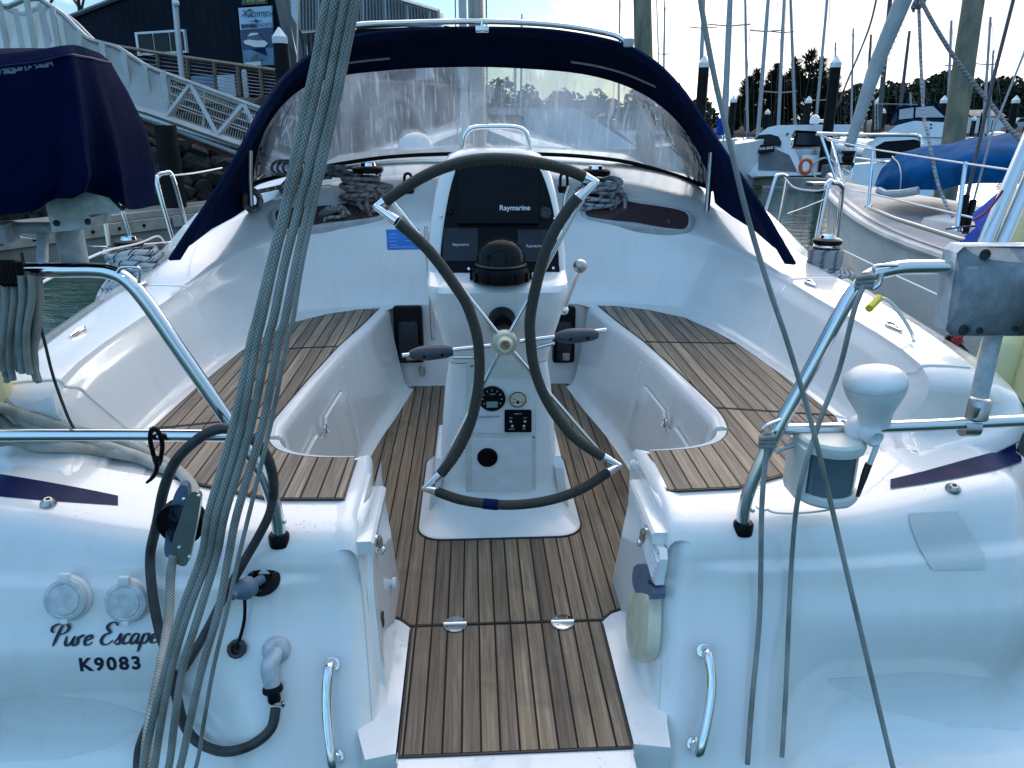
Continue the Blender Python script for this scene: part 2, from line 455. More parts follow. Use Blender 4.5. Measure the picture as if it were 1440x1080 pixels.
# unseen bank of brightness added to the sky high ahead to light the decks
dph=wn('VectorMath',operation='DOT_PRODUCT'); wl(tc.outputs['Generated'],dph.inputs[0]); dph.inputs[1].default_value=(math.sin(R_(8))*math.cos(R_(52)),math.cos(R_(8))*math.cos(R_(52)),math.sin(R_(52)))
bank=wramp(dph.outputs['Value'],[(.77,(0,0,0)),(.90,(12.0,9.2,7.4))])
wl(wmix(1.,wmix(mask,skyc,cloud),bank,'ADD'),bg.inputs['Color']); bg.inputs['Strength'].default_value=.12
sl=bpy.data.lights.new('sun','SUN'); so=bpy.data.objects.new('sun',sl); COL.objects.link(so)
sl.energy=.5; sl.angle=R_(16); sl.color=(1,.93,.82)
sdir=Vector((math.sin(R_(SUN_AZ))*math.cos(R_(SUN_EL)),math.cos(R_(SUN_AZ))*math.cos(R_(SUN_EL)),math.sin(R_(SUN_EL))))
so.rotation_euler=sdir.to_track_quat('Z','Y').to_euler(); so.location=(20,30,30)
vs=scene.view_settings; vs.view_transform='Standard'; vs.look='None'; vs.exposure=.74; vs.gamma=1; vs.use_curve_mapping=False
scene.cycles.max_bounces=8; scene.cycles.transparent_max_bounces=16; scene.cycles.caustics_reflective=False; scene.cycles.caustics_refractive=False
# water
a=N('harbour_water').set(Base_Color=(.008,.042,.032),Roughness=.05,IOR=1.33)
v=a.coord(scale=(1,1,1)); v2=a.coord(scale=(.6,1.4,1))
h=a.math('MULTIPLY_ADD',a.noise(v2,2.2,4,.6,.5),1.0,a.math('MULTIPLY',a.noise(v,9,3),.18))
a.bump(h,.22,.08); MT['water']=a.m
m=MB(); S=900
m.loft([[(-S,-S,0),(S,-S,0)],[(-S,S,0),(S,S,0)]])
single('water',m,MT['water'],None,None,fr='w',kind='structure')
# ================================================================ own yacht
XC=.08
yacht=thing('sailing_yacht','white sailing yacht seen from its stern, with teak cockpit, grey-rimmed wheel and navy sprayhood','sailing yacht',(XC,1.7,0))
def V(s,y,z,side=1): return Vector((XC+side*s,y,z))
ZS=1.19; ZF=.75
# ---- seat / cockpit outlines (half breadths)
inner=[(.30,3.87),(.555,3.85),(.605,3.5),(.66,3.17),(.705,2.75),(.735,2.38),(.728,2.26),(.70,2.165),(.645,2.10),(.55,2.062),(.42,2.05)]
outer=[(.42,1.79),(.615,1.80),(.96,2.0),(1.05,2.02),(1.11,2.29),(1.095,2.7),(1.06,3.13),(1.015,3.34),(.945,3.575),(.80,3.74),(.66,3.825)]
def inset(poly,d):
    n=len(poly); out=[]
    A=sum(poly[i][0]*poly[(i+1)%n][1]-poly[(i+1)%n][0]*poly[i][1] for i in range(n)); sg=1 if A>0 else -1
    for i in range(n):
        p0,p1,p2=Vector(poly[i-1]),Vector(poly[i]),Vector(poly[(i+1)%n])
        e1=(p1-p0).normalized(); e2=(p2-p1).normalized()
        n1=Vector((-e1.y,e1.x))*sg; n2=Vector((-e2.y,e2.x))*sg
        b=(n1+n2); b=b/max(.4,b.length_squared/2*1.0) if b.length>1e-6 else n1
        b=(n1+n2)/(1+n1.dot(n2)+1e-6)
        out.append(p1+b*d)
    return [(q.x,q.y) for q in out]
def teak_panel(name,poly,z,parent,mat,side=1,edge=.006,zf=None,th=.006):
    """teak slab with a black caulked rim; poly in half breadth coordinates"""
    zf=zf or (lambda x,y:z)
    m=MB(); m.mat(1); m.prism([V(x,y,zf(x,y),side) for x,y in poly],(0,0,th-.0015))
    m.mat(0); m.prism([V(x,y,zf(x,y)+.001,side) for x,y in inset(poly,edge)],(0,0,th-.001))
    return part(name,m,[MT[mat],MT['caulk']],parent,ang=30)
# ---- one gelcoat moulding per side: seat top, inner face, coaming, deck, transom
A_base=[(1.06,1.84),(1.09,1.92),(1.115,2.04),(1.125,2.29),(1.11,2.7),(1.075,3.13),(1.03,3.35),(.96,3.60),(.81,3.775),(.62,3.865),(.42,3.90),(.2,3.905)]
L0=[(1.13,1.85,1.207),(1.165,1.91,1.235),(1.20,2.03,1.272),(1.238,2.085,1.435),(1.258,2.9,1.455),(1.255,3.3,1.465),(1.225,3.56,1.49),(1.13,3.80,1.525),(.97,3.93,1.555),(.75,3.99,1.572),(.5,4.01,1.58),(.2,4.02,1.585)]
L1=[(1.34,1.94,1.215),(1.37,1.975,1.25),(1.385,2.04,1.272),(1.41,2.10,1.42),(1.47,2.9,1.465),(1.475,3.3,1.475),(1.44,3.72,1.54),(1.27,4.02,1.635),(1.07,4.22,1.71),(.8,4.36,1.775),(.5,4.40,1.80),(.2,4.41,1.805)]
L2=[(1.515,2.0,1.14),(1.55,2.03,1.22),(1.575,2.06,1.28),(1.60,2.25,1.345),(1.655,2.9,1.37),(1.68,3.4,1.39),(1.70,3.9,1.42),(1.60,4.5,1.62),(1.35,4.75,1.74),(.95,4.87,1.82),(.5,4.92,1.855),(.2,4.93,1.86)]
NA=5
def res2(p): return catmull([Vector((x,y,0)) for x,y in p],NA)
def res3(p): return catmull([Vector(q) for q in p],NA)
bA,b0,b1,b2=res2(A_base),res3(L0),res3(L1),res3(L2)
def side_moulding(side,parent):
    m=MB()
    rows=[]
    for k in range(len(bA)):
        pb=Vector((bA[k].x,bA[k].y,ZS)); pt=b0[k]; p1=b1[k]; p2=b2[k]
        o=(pt-pb); oh=Vector((o.x,o.y,0)); H=pt.z-ZS
        prof=[]
        inw=oh.normalized() if oh.length>.01 else Vector((1,0,0))
        fl=.10*sstep(.45,.62,pb.x)+.001; prof.append(pb-inw*fl); prof.append(pb-inw*min(.02,fl*.5))
        c=min(.035,H*.3)
        prof+= [pb+Vector((0,0,.002)), pb+oh*.12+Vector((0,0,c*.18)), pb+oh*.24+Vector((0,0,c*.9))]
        for t in (.3,.5,.7,.85): prof.append(pb+oh*lerp(.30,.90,(t-.2)/.8)+Vector((0,0,H*t)))
        rr=min(.022,H*.10)
        prof.append(pb+oh*.94+Vector((0,0,H-rr))); prof.append(pb+oh*.975+Vector((0,0,H-rr*.35))); prof.append(pt.copy()+Vector((0,0,.001)))
        d1=(p1-pt)
        prof+= [pt+d1*.12+Vector((0,0,.004)), pt+d1*.5+Vector((0,0,.005)), pt+d1*.9+Vector((0,0,.003)), p1]
        d2=(p2-p1)
        prof+= [p1+d2*.12+Vector((0,0,-.006)),p1+d2*.5+Vector((0,0,.004)),p1+d2*.9+Vector((0,0,.006)),p2]
        rows.append([V(q.x,q.y,q.z,side) for q in prof])
    m.loft(rows)
    # white seat base below the teak
    return m
# hull side
def hull_side(side):
    m=MB(); rows=[]
    st=[(1.46,1.62,1.12),(1.50,1.74,1.22),(1.545,1.9,1.25),(1.60,2.25,1.345),(1.655,2.9,1.37),(1.68,3.4,1.39),(1.72,4.4,1.42),(1.74,5.6,1.47),(1.62,7.5,1.58),(1.2,9.4,1.72),(.55,10.9,1.86),(.03,11.7,1.95)]
    st=catmull(st,4)
    for p in st:
        k=sstep(6,11.7,p.y)
        rows.append([V(p.x,p.y,p.z,side),V(p.x+.012,p.y,p.z-.012,side),V(p.x+.02,p.y,p.z-.05,side),V(p.x*(1-.02-.1*k)+.01,p.y-.05*k,.9,side),V(p.x*(1-.05-.3*k),p.y-.25*k,.45,side),V(p.x*(1-.16-.45*k),p.y-.5*k,.0,side),V(p.x*.6*(1-.6*k),p.y-.6*k,-.35,side)])
    m.loft(rows); return m
# ---- transom, as a displaced sheet
def deck_raise(s): return .055*sstep(.80,1.30,s)-.05*sstep(1.30,1.5,s)
TP=[(1.93,1.187),(1.86,1.187),(1.76,1.184),(1.70,1.178),(1.665,1.163),(1.645,1.14),(1.632,1.11),(1.622,1.07),(1.60,1.00),(1.55,.90),(1.49,.80),(1.43,.69),(1.36,.56),(1.29,.42),(1.25,.30),(1.24,.12)]
TPc=catmull([Vector((0,y,z)) for y,z in TP],4)
def s_in(z,side=1): return interp(z,[.3,.75,1.12],[.352,.357,.408] if side>0 else [.335,.340,.375])
def transom_pt(s,t,side=1):
    """s half breadth, t 0..1 down the profile"""
    i=t*(len(TPc)-1); k=min(int(i),len(TPc)-2); p=TPc[k].lerp(TPc[k+1],i-k)
    y,z=p.y,p.z
    up=sstep(1.02,1.17,z)
    z+=deck_raise(s)*up
    # quarter: upper edge flares and the deck edge sits further forward outboard
    y+=.05*sstep(.75,1.4,s)*up
    # shallow rolled step under the deck edge
    y+=-.018*sstep(1.085,1.07,z-deck_raise(s)*up)*sstep(.45,.6,s) if True else 0
    # stern rounding to the hull side
    rd=sstep(1.22,1.52,s); y+=.22*rd*rd
    # inner corner rounding
    ci=1-sstep(s_in(z,side),s_in(z,side)+.05,s); y+=.035*ci*ci
    # moulded boarding step: a scooped hollow with a non-skid tread
    zt=.60 if side>0 else .585
    if True:
        b=sstep(.58,.86,s)*(1-sstep(1.30,1.5,s))
        zb=zt+.015-.035*b
        a_=sstep(zb-.035,zb+.015,z)*(1-sstep(zb+.05,zb+.40,z))
        y+=.17*b*a_
    return V(s,y,z,side)
def transom_mesh(side):
    m=MB(); rows=[]
    NS,NTn=70,110
    for i in range(NTn+1):
        t=i/NTn
        ii=t*(len(TPc)-1); kk=min(int(ii),len(TPc)-2); si=s_in(lerp(TPc[kk].z,TPc[kk+1].z,ii-kk),side)
        rows.append([transom_pt(lerp(si,1.53,(j/NS)),t,side) for j in range(NS+1)])
    m.loft(rows); return m
def aft_deck(side):
    pass
for side in (1,-1):
    cm_=part('coaming',side_moulding(side,None),MT['gel'],yacht,ang=55)
    hp=part('hull',hull_side(side),MT['gel'],yacht,ang=50)
    tr=part('transom',transom_mesh(side),MT['gel'],yacht,ang=60)
    # seat moulding: flat seat under the teak, rolled inner lip, face down to the sole
    m=MB()
    fullpoly=inner[1:]+[(.42,1.80)]+[(.62,1.81),(1.15,1.88),(1.24,1.95),(1.17,2.06),(1.14,2.29),(1.125,2.7),(1.09,3.13),(1.045,3.36),(.97,3.61),(.81,3.79),(.60,3.88)]
    m.prism([V(x,y,ZS-.012,side) for x,y in fullpoly],(0,0,.009))
    path=catmull([Vector((x,y,0)) for x,y in inner[1:]],5)+[Vector((.42,q,0)) for q in (1.95,1.86,1.80,1.76,1.72,1.70,1.68,1.665,1.652,1.642)]
    rows=[]
    for k,p in enumerate(path):
        a=path[max(k-1,0)]; b=path[min(k+1,len(path)-1)]
        t=(b-a).normalized(); nrm=Vector((-t.y,t.x,0))   # towards the well
        if nrm.x>0 and p.y>2.2: nrm=-nrm
        wk=sstep(2.15,2.0,p.y); lean=lerp(.055,.02,wk)
        if k>=len(path)-10: nrm=Vector((-1,0,0))
        if k==len(path)-11: nrm=Vector((-.75,.66,0))
        prof=[]
        if k>=len(path)-10 and side>0: p=p+Vector((.02,0,0))
        for (o,z) in ((-.03,ZS-.004),(0,ZS+.003),(.012,ZS+.006),(.03,ZS+.004),(.042,ZS-.008),(.047,ZS-.03),(.049,ZS-.06),(.049+lean*.35,1.0),(.049+lean*.8,.86),(.049+lean,.80),(.049+lean+.02,.765),(.049+lean+.06,.752),(.049+lean+.12,.7505)):
            if wk>.5 and p.y<2.04 and z<.9: z=max(z,.752)
            if k>=len(path)-11: o=min(o,.047); z=max(z,.752)
            elif p.x<.60 and p.y<2.12: o=min(o,.06)
            q=p+nrm*o; dzz=0 if p.y>1.80 else (1.187-interp(p.y,[1.632,1.645,1.665,1.70,1.76,1.80],[1.11,1.14,1.163,1.178,1.184,1.187]))+.002
            prof.append(V(q.x,q.y,z-(dzz if z>1.0 else 0),side))
        rows.append(prof)
    m.loft(rows)
    seat=part('cockpit_seat',m,MT['gel'],yacht,ang=45)
    teak_panel('teak_panel',[(.56,3.84),(.605,3.5),(.657,3.178),(1.055,3.135),(1.015,3.34),(.945,3.575),(.80,3.74),(.66,3.825)],ZS,seat,'teak_seat',side)
    teak_panel('teak_panel',[(.658,3.170),(.703,2.75),(.733,2.39),(1.108,2.30),(1.092,2.7),(1.057,3.127)],ZS,seat,'teak_seat',side)
    teak_panel('teak_panel',[(q.x,q.y) for q in catmull([Vector((x,y,0)) for x,y in [(.7345,2.383),(.728,2.26),(.70,2.168),(.645,2.103),(.55,2.066),(.424,2.055)]],4)]+[(.424,1.80),(.62,1.81),(.90,1.935),(.97,1.985),(1.04,2.08),(1.108,2.293)],ZS,seat,'teak_seat',side)
    # raised mould lines across the coaming
    for (k0,) in ((NA*3,),(NA*5-2,)):
        pa=bA[k0]; pt=b0[k0]; p1=b1[k0]
        pth=[V(pa.x,pa.y,ZS+.004,side)]
        row=side_moulding(side,None).v[k0*20:(k0+1)*20]
        m=MB(); m.tube([Vector(q) for q in row[1:15]],.005,6,smooth=3)
        part('mould_line',m,MT['gel'],cm_)
# ---- cockpit sole, side ledges and hatch
m=MB()
sole_hb=[(.27,1.30),(.27,1.84),(.40,1.90),(.52,2.05),(.60,2.3),(.66,2.6),(.64,3.0),(.56,3.5),(.52,3.9),(.2,3.95)]
m.prism([V(x,y,ZF-.03) for x,y in sole_hb]+[V(x,y,ZF-.03,-1) for x,y in sole_hb[::-1]],(0,0,.028))
sole=part('cockpit_sole',m,MT['gel'],yacht)
half=[(.279,1.850),(.31,1.885),(.345,1.90),(.46,1.905),(.505,2.2),(.555,2.6),(.565,2.85),(.52,3.35),(.462,3.80),(.44,3.86),(.41,3.88)]
teak_panel('teak_planking',half+[(-x,y) for x,y in half[::-1]],ZF,sole,'teak_sole',1)
# ledges between hatch and walkthrough walls + transom sill
for side in (1,-1):
    m=MB()
    top=[(.277,1.39),(.2785,1.848),(.31,1.881),(.346,1.897),(.43,1.90),(.42,1.65),(.37,1.45),(.345 if side<0 else .36,1.375)]
    rows=[]
    m.prism([V(x,y,.20,side) for x,y in top],(0,0,.552))
    part('sill',m,MT['gel'],yacht,ang=30)
m=MB(); m.prism([V(-.275,1.372,.2),V(.275,1.372,.2),V(.275,1.372,.742),V(-.275,1.372,.742)],(0,.03,0))
hatch=part('stern_hatch',m,MT['gel'],yacht)
teak_panel('teak_planking',[(-.272,1.378),(.272,1.378),(.275,1.849),(-.275,1.849)],ZF-.002,hatch,'teak_sole')
for px,py in ((640,879),(791,876)):
    c=P(px,py,z=ZF+.0045); m=MB()
    m.lathe([(0,0),(.033,0),(.034,.0035),(.032,.006),(0,.0065)],c,n=28)
    m.tube([c+Vector((-.033,0,.0065)),c+Vector((.033,0,.0065))],.0042,8)
    part('hinge',m,MT['steel'],hatch)
    m=MB()
    for dx in (-.015,.015):
        for dy in (-.016,.016): m.lathe([(0,0),(.0032,0),(.002,.0012),(0,.0012)],c+Vector((dx,dy,.0062)),n=10)
    part('screw',m,MT['dull'],hatch)
# ---- walkthrough inner walls (port and starboard), joined to transom corner
for side in (1,-1):
    m=MB(); rows=[]
    for y,zt,zb in ((2.045,1.13,.752),(1.9,1.13,.752),(1.8,1.13,.752),(1.70,1.125,.752),(1.66,1.115,.752)):
        rows.append([V(s_in(z_,side)-.0185,y,z_,side) for z_ in (zt,1.0,.86,.79,zb)])
    # follow the raked transom corner down
    sheet=[]
    for i in range(8,len(TPc)):
        y0,z=TPc[i].y+.034,TPc[i].z; si=s_in(z,side); xw=si-.018
        sheet.append([V(si+.002,y0-.004,z,side),V(si-.006,y0+.008,z,side),V(si-.013,y0+.03,z,side),V(xw,y0+.07,z,side),V(xw,1.8,z,side),V(xw,2.045,z,side)])
    m.loft(sheet)
    part('walkthrough_wall',m,MT['gel'],yacht,ang=60)
# ---- forward bulkhead middle, companionway, coachroof
m=MB()
m.loft([[V(-.2,3.905,ZS),V(-.2,3.96,1.4),V(-.2,4.02,1.585)],[V(-.06,3.905,ZS),V(-.06,3.96,1.4),V(-.06,4.02,1.585)]])
m.loft([[V(.2,3.905,ZS),V(.2,3.96,1.4),V(.2,4.02,1.585)],[V(.17,3.905,ZS),V(.17,3.96,1.4),V(.17,4.02,1.585)]])
# lower well front wall
well=[(-.56,3.87),(.56,3.87)]
m.loft([[V(s,3.90-.0*abs(s),z) for s in (-.62,-.5,-.3,0,.3,.5,.62)] for z in (ZF,.8)]+[[V(s,3.906,z) for s in (-.62,-.5,-.3,0,.3,.5,.62)] for z in (1.0,1.195)])
part('bulkhead',m,MT['gel'],yacht)
m=MB(); m.box(V(.055,4.1,1.45),(.5,.12,.75)); part('companionway',m,MT['black'],yacht)
m=MB(); rows=[]
for (s,y0) in [(s/10*1.0,4.9) for s in range(-10,11)]:
    a=abs(s); ze=1.86-.03*a*a*1.2; ys=4.93-.10*a*a
    rows.append([V(s,ys,ze),V(s*.97,5.5,ze+.03),V(s*.9,6.6,ze+.0),V(s*.75,8.2,ze-.08),V(s*.6,9.2,1.75)])
m.loft(rows)
m.loft([[V(s,4.40,1.80),V(s,4.93,1.86)] for s in (-.2,.0,.2)])
for side in (1,-1):
    m.loft([[V(1.0,4.83,1.83,side),V(1.25,4.9,1.72,side),V(1.3,5.0,1.45,side)],[V(.9,6.6,1.83,side),V(1.2,6.6,1.75,side),V(1.25,6.6,1.5,side)],[V(.6,9.2,1.75,side),V(.7,9.2,1.72,side),V(.75,9.2,1.6,side)]])
    m.loft([[V(1.25,4.4,1.44,side),V(1.72,4.4,1.42,side)],[V(1.2,6,1.48,side),V(1.72,6,1.47,side)],[V(.75,9.2,1.68,side),V(1.2,9.2,1.70,side)],[V(0,11.5,1.93,side),V(.1,11.5,1.93,side)]])
roof=part('coachroof',m,MT['gel'],yacht)
# ================================================================ ray hits on the yacht's own mouldings
from mathutils.bvhtree import BVHTree
def tree_of(objs):
    vs_=[];fs=[]
    for o in objs:
        b=len(vs_); off=Vector((0,0,0)); q=o
        while q.parent is not None:
            off+=q.location; q=q.parent
        off+=OFFS.get(q.name,Vector((0,0,0)))
        vs_+=[v.co+off for v in o.data.vertices]; fs+=[tuple(b+i for i in p.vertices) for p in o.data.polygons]
    return BVHTree.FromPolygons(vs_,fs)
_all=[o for o in kids(yacht)]
TR=tree_of(_all)
def hit(px,py,lift=0.):
    r,u,f=BY; d=(r*((px-CX)/F)-u*((py-CY)/F)+f).normalized()
    p,n,i,dist=TR.ray_cast(C0,d)
    if p is None: return P(px,py,y=1.6),Vector((0,-1,0))
    if n.dot(d)>0: n=-n
    return p+n*lift,n
def hp_(px,py,lift=0.): return hit(px,py,lift)[0]
def PL(pts,ys,**k):
    if isinstance(ys,(int,float)): return [P(a,b,y=ys) for a,b in pts]
    return [P(a,b,y=interp(i/(len(pts)-1),[j/(len(ys)-1) for j in range(len(ys))],ys)) for i,(a,b) in enumerate(pts)]
def rrect(z,hw,yf,yb,rc=.05,n=5):
    pts=[]
    for (cx,cy,a0) in ((hw-rc,yf+rc,-90),(hw-rc,yb-rc,0),(-hw+rc,yb-rc,90),(-hw+rc,yf+rc,180)):
        for k in range(n+1):
            an=R_(a0+90*k/n); pts.append(V(cx+math.cos(an)*rc,cy+math.sin(an)*rc,z))
    return pts
# ================================================================ pedestal
m=MB()
# plinth
m.loft([rrect(.751,.287,2.31,3.0,.085),rrect(.760,.286,2.312,3.0,.085),rrect(.766,.278,2.322,3.0,.08),rrect(.782,.25,2.37,2.98,.06),rrect(.83,.225,2.43,2.95,.05),rrect(.9,.212,2.452,2.93,.045),
 rrect(1.1,.196,2.443,2.9,.045),rrect(1.25,.182,2.436,2.88,.045),rrect(1.352,.166,2.431,2.86,.04)],cv=True,cap=True)
m.loft([rrect(1.356,.168,2.428,2.86,.04),rrect(1.38,.172,2.422,2.86,.04),rrect(1.42,.181,2.408,2.86,.05),rrect(1.47,.194,2.392,2.86,.055),rrect(1.52,.206,2.378,2.85,.055),rrect(1.57,.218,2.368,2.84,.055),
 rrect(1.605,.226,2.366,2.84,.06),rrect(1.622,.228,2.380,2.84,.06),rrect(1.636,.228,2.43,2.84,.05),rrect(1.65,.228,2.478,2.83,.04),rrect(1.70,.228,2.497,2.83,.04),rrect(1.80,.217,2.534,2.82,.04),rrect(1.88,.203,2.563,2.82,.045),
 rrect(1.94,.188,2.586,2.81,.05),rrect(1.98,.172,2.601,2.80,.05),rrect(2.005,.154,2.612,2.80,.06),rrect(2.018,.13,2.622,2.79,.06),rrect(2.026,.10,2.64,2.77,.05)],cv=True,cap=True)
ped=part('pedestal',m,MT['gel'],yacht,ang=35)
m=MB(); m.tube(rrect(.757,.289,2.308,3.0,.086),.004,6,closed=True); part('caulk_line',m,MT['caulk'],ped)
for side in (1,-1):
    m=MB(); pts=[]
    for y,z in ((2.47,.785),(2.45,.88),(2.455,.95),(2.48,.985),(2.56,1.0),(2.75,1.0),(2.85,.95),(2.9,.785)): pts.append(V(.253-(z-.79)*.16,y,z,side))
    m.prism(pts,(-side*.03,0,0)); part('foot_brace',m,MT['white_pl'],ped,ang=30)
pn=Vector((0,-.31,.115)).normalized(); pp0=Vector((0,2.478,1.65))
def PP(px,py,lift=.003): return P(px,py,plane=(pp0+pn*lift,pn))
ex=Vector((1,0,0)); ey=pn.cross(ex); ey=ey if ey.z>0 else -ey
def plate(m,pts,back=.01):
    """raised plate lying on the instrument face, given its outline in order"""
    return m.prism(pts,-pn*back)
def quad(f,x0,y0,x1,y1,lift): return [f(x0,y0,lift),f(x1,y0,lift),f(x1,y1,lift),f(x0,y1,lift)]
m=MB(); plate(m,catmull([PP(*q,lift=.004) for q in [(624,386),(700,387),(779,386),(786,372),(783,335),(777,290),(762,243),(745,224),(720,217),(690,216),(662,219),(645,230),(632,270),(622,330),(619,372)]],3,True))
face=part('instrument_face',m,MT['black'],ped,ang=30)
m=MB(); plate(m,quad(PP,645,232,757,311,.022),.02); part('chart_plotter',m,MT['glassblack'],ped,ang=30)
m=MB(); plate(m,quad(PP,645,304,757,314,.026),.02); part('plotter_base',m,MT['black'],ped)
for x0,y0,x1,y1 in ((623,321,672,367),(728,323,777,368)):
    m=MB(); plate(m,quad(PP,x0,y0,x1,y1,.012),.012); part('instrument_display',m,MT['scrgrey'],ped)
text('Raymarine',.0235,PP(724,292.5,.0226),ex,ey,MT['inkwhite'],ped,off=.0003)
text('Raymarine',.0125,PP(648,344,.0126),ex,ey,MT['inkwhite'],ped)
text('Raymarine',.0125,PP(751.5,346,.0126),ex,ey,MT['inkwhite'],ped)
for px,py,rr in ((633,298,.011),(766.5,300,.019)):
    m=MB(); c=PP(px,py,.004); m.lathe([(0,0),(rr,0),(rr,.004),(rr*.8,.006),(rr*.62,.002),(0,.002)],c,pn); part('socket',m,MT['rubber'] if rr>.015 else MT['black'],ped)
for px,py in ((642,223),(619.5,303),(780,307),(659,378),(778,377)):
    m=MB(); m.lathe([(0,0),(.0055,0),(.0045,.003),(.002,.003),(0,.0015)],PP(px,py,.004),pn,n=12); part('screw',m,MT['steel'],ped)
# compass
cc=P(705,392,z=1.645); cc=Vector((cc.x,2.425,1.632))
m=MB(); m.lathe([(0,0),(.085,0),(.092,.006),(.094,.03),(.088,.046),(.078,.05),(0,.05)],cc,n=36)
for k in range(12):
    an=2*math.pi*k/12; m.box(cc+Vector((math.cos(an)*.093,math.sin(an)*.093,.02)),(.012,.012,.03),Matrix.Rotation(an,3,'Z'))
comp=part('compass',m,MT['black'],ped)
a=N('compass_dome').set(Base_Color=(.01,.012,.014),Roughness=.05); a.b.inputs['Specular IOR Level'].default_value=.10; a.b.inputs['Coat Weight'].default_value=.0
m=MB(); m.lathe([(.078,0),(.077,.03),(.066,.058),(.045,.078),(.02,.088),(0,.09)],cc+Vector((0,0,.05)),n=32); part('dome',m,a.m,comp,ang=60)
m=MB(); m.lathe([(.079,0),(.083,.004),(.079,.009)],cc+Vector((0,0,.05)),n=36); part('ring',m,MT['rubber'],comp)
# small knob
m=MB(); m.lathe([(0,0),(.022,0),(.022,.004),(.010,.006),(.008,.018),(.012,.022),(0,.024)],P(656,390,z=1.632),n=16); part('knob',m,MT['black'],ped)
# top grab handle
hb=[P(*q,y=2.70) for q in [(651,212),(652,195),(658,184),(670,179),(700,178),(724,179),(737,184),(743,196),(746,212)]]
m=MB(); m.tube(hb,.0088,12,smooth=5); part('grab_handle',m,MT['chrome'],ped)
# throttle
m=MB(); b0_=P(793,436,y=2.5); b1_=P(813,382,y=2.46)
m.tube([b0_,b1_],.0062,10); m.ball(b0_,.0165,14,10); part('throttle_lever',m,MT['chrome'],ped)
m=MB(); m.ball(P(815.5,374,y=2.455),.023,18,12,(1,1,1.0)); part('throttle_knob',m,MT['dull'],ped)
# engine panel on the column front
fn=Vector((0,-1,-.035)).normalized(); fp=Vector((0,2.435,1.25)); fy=Vector((0,-.035,1)).normalized()
def PF(px,py,lift=.003): return P(px,py,plane=(fp+fn*lift,fn))
def fplate(m,x0,y0,x1,y1,l1,th,rc=4):
    pts=[]
    for (cx,cy,a0) in ((x1-rc,y1-rc,0),(x0+rc,y1-rc,90),(x0+rc,y0+rc,180),(x1-rc,y0+rc,270)):
        for k in range(5):
            an=R_(a0+22.5*k); pts.append(PF(cx+math.cos(an)*rc,cy+math.sin(an)*rc,l1))
    return m.prism(pts,-fn*th)
m=MB(); fplate(m,655,507,753.5,714,.006,.012); eng=part('access_panel',m,MT['offwhite'],ped,ang=30)
m=MB(); fplate(m,662,535,752,609,.010,.006); part('gauge_plate',m,MT['white_pl'],ped,ang=30)
m=MB(); fplate(m,664,618,748,691,.013,.009,3); part('hatch_cover',m,MT['white_pl'],ped,ang=30)
c=PF(692,560,.010); m=MB(); m.lathe([(0,0),(.045,0),(.045,.008),(.040,.012),(.037,.007),(0,.007)],c,fn,n=40); tach=part('tachometer',m,MT['black'],ped)
m=MB(); mm=c+fn*.0085
o0=PF(692,569,.0185); m.prism([o0+Vector((sx*.019,0,0))+fy*sz*.011 for sx,sz in ((-1,-1),(1,-1),(1,1),(-1,1))],-fn*.001); part('lcd',m,simple('lcd',(.16,.30,.28),.2),tach)
m=MB()
for k in range(9):
    an=R_(210-30*k); d=ex*math.cos(an)+fy*math.sin(an); t_=fn.cross(d); p0_=mm+d*.029; p1_=mm+d*.035
    m.prism([p0_-t_*.0008,p0_+t_*.0008,p1_+t_*.0008,p1_-t_*.0008],fn*.0005)
part('scale',m,MT['inkwhite'],tach)
text('1 2 3 4',.007,mm+fy*.018,ex,fy,MT['inkwhite'],tach)
c=PF(728,560,.010); m=MB(); m.lathe([(0,0),(.033,0),(.033,.006),(.029,.012),(.0285,.012)],c,fn,n=36); gau=part('fuel_gauge',m,MT['cream_pl'],ped)
m=MB(); m.lathe([(.029,.011),(.027,.015),(.0245,.011),(.0,.0105)],c,fn,n=36); part('bezel',m,MT['black'],gau)
m=MB(); m.lathe([(0,.0108),(.0246,.0108),(.0246,.0115),(0,.0116)],c,fn,n=36); part('dial',m,simple('dial',(.62,.70,.80),.3),gau)
m=MB(); q=c+fn*.0125; m.tube([q+fy*-.004,q+fy*.004+ex*-.013],.0009,6); m.lathe([(0,0),(.006,0),(.005,.002),(0,.002)],q-fy*.010,fn,n=14); m.lathe([(0,0),(.003,0),(0,.001)],q-fy*.010-ex*.015,fn,n=10); m.lathe([(0,0),(.003,0),(0,.001)],q-fy*.010+ex*.015,fn,n=10)
for k in range(7):
    an=R_(20+23*k); d=ex*math.cos(an)+fy*math.sin(an); m.tube([q+d*.016-fy*.006,q+d*.020-fy*.006],.0007,5)
part('needle',m,MT['ink'],gau)
m=MB(); fplate(m,709.5,577,747.5,608,.016,.008,2); swp=part('switch_panel',m,MT['black'],ped,ang=30)
for tx,ty,s_ in (('RESET',0,0),):
    pass
for (qx,qy,tt) in ((718.5,587.5,'RESET'),(738.5,587.5,'START'),(720,603.5,'ALARM ON'),(737,603.5,'STOP')):
    text(tt,.0042,PF(qx,qy,.0162),ex,fy,MT['inkwhite'],swp,extr=.0002)
text('OPERATION',.0046,PF(728.5,582,.0162),ex,fy,MT['inkwhite'],swp,extr=.0002)
for (qx,qy) in ((718.5,592.5),(738.3,592.5),(720.5,599),(736.8,599)):
    m=MB(); m.lathe([(.0042,0),(.0042,.002),(.0028,.002),(.0028,0)],PF(qx,qy,.016),fn,n=14); part('push_button',m,MT['inkwhite'],swp)
text('2500 MAX RPM',.0115,PF(688,586.5,.0165),ex,fy,MT['inkblue'],ped,extr=.0003)
c=PF(685.5,643,.013); m=MB(); m.lathe([(0,0),(.036,0),(.035,.006),(.031,.007),(.030,.004),(0,.004)],c,fn,n=32)
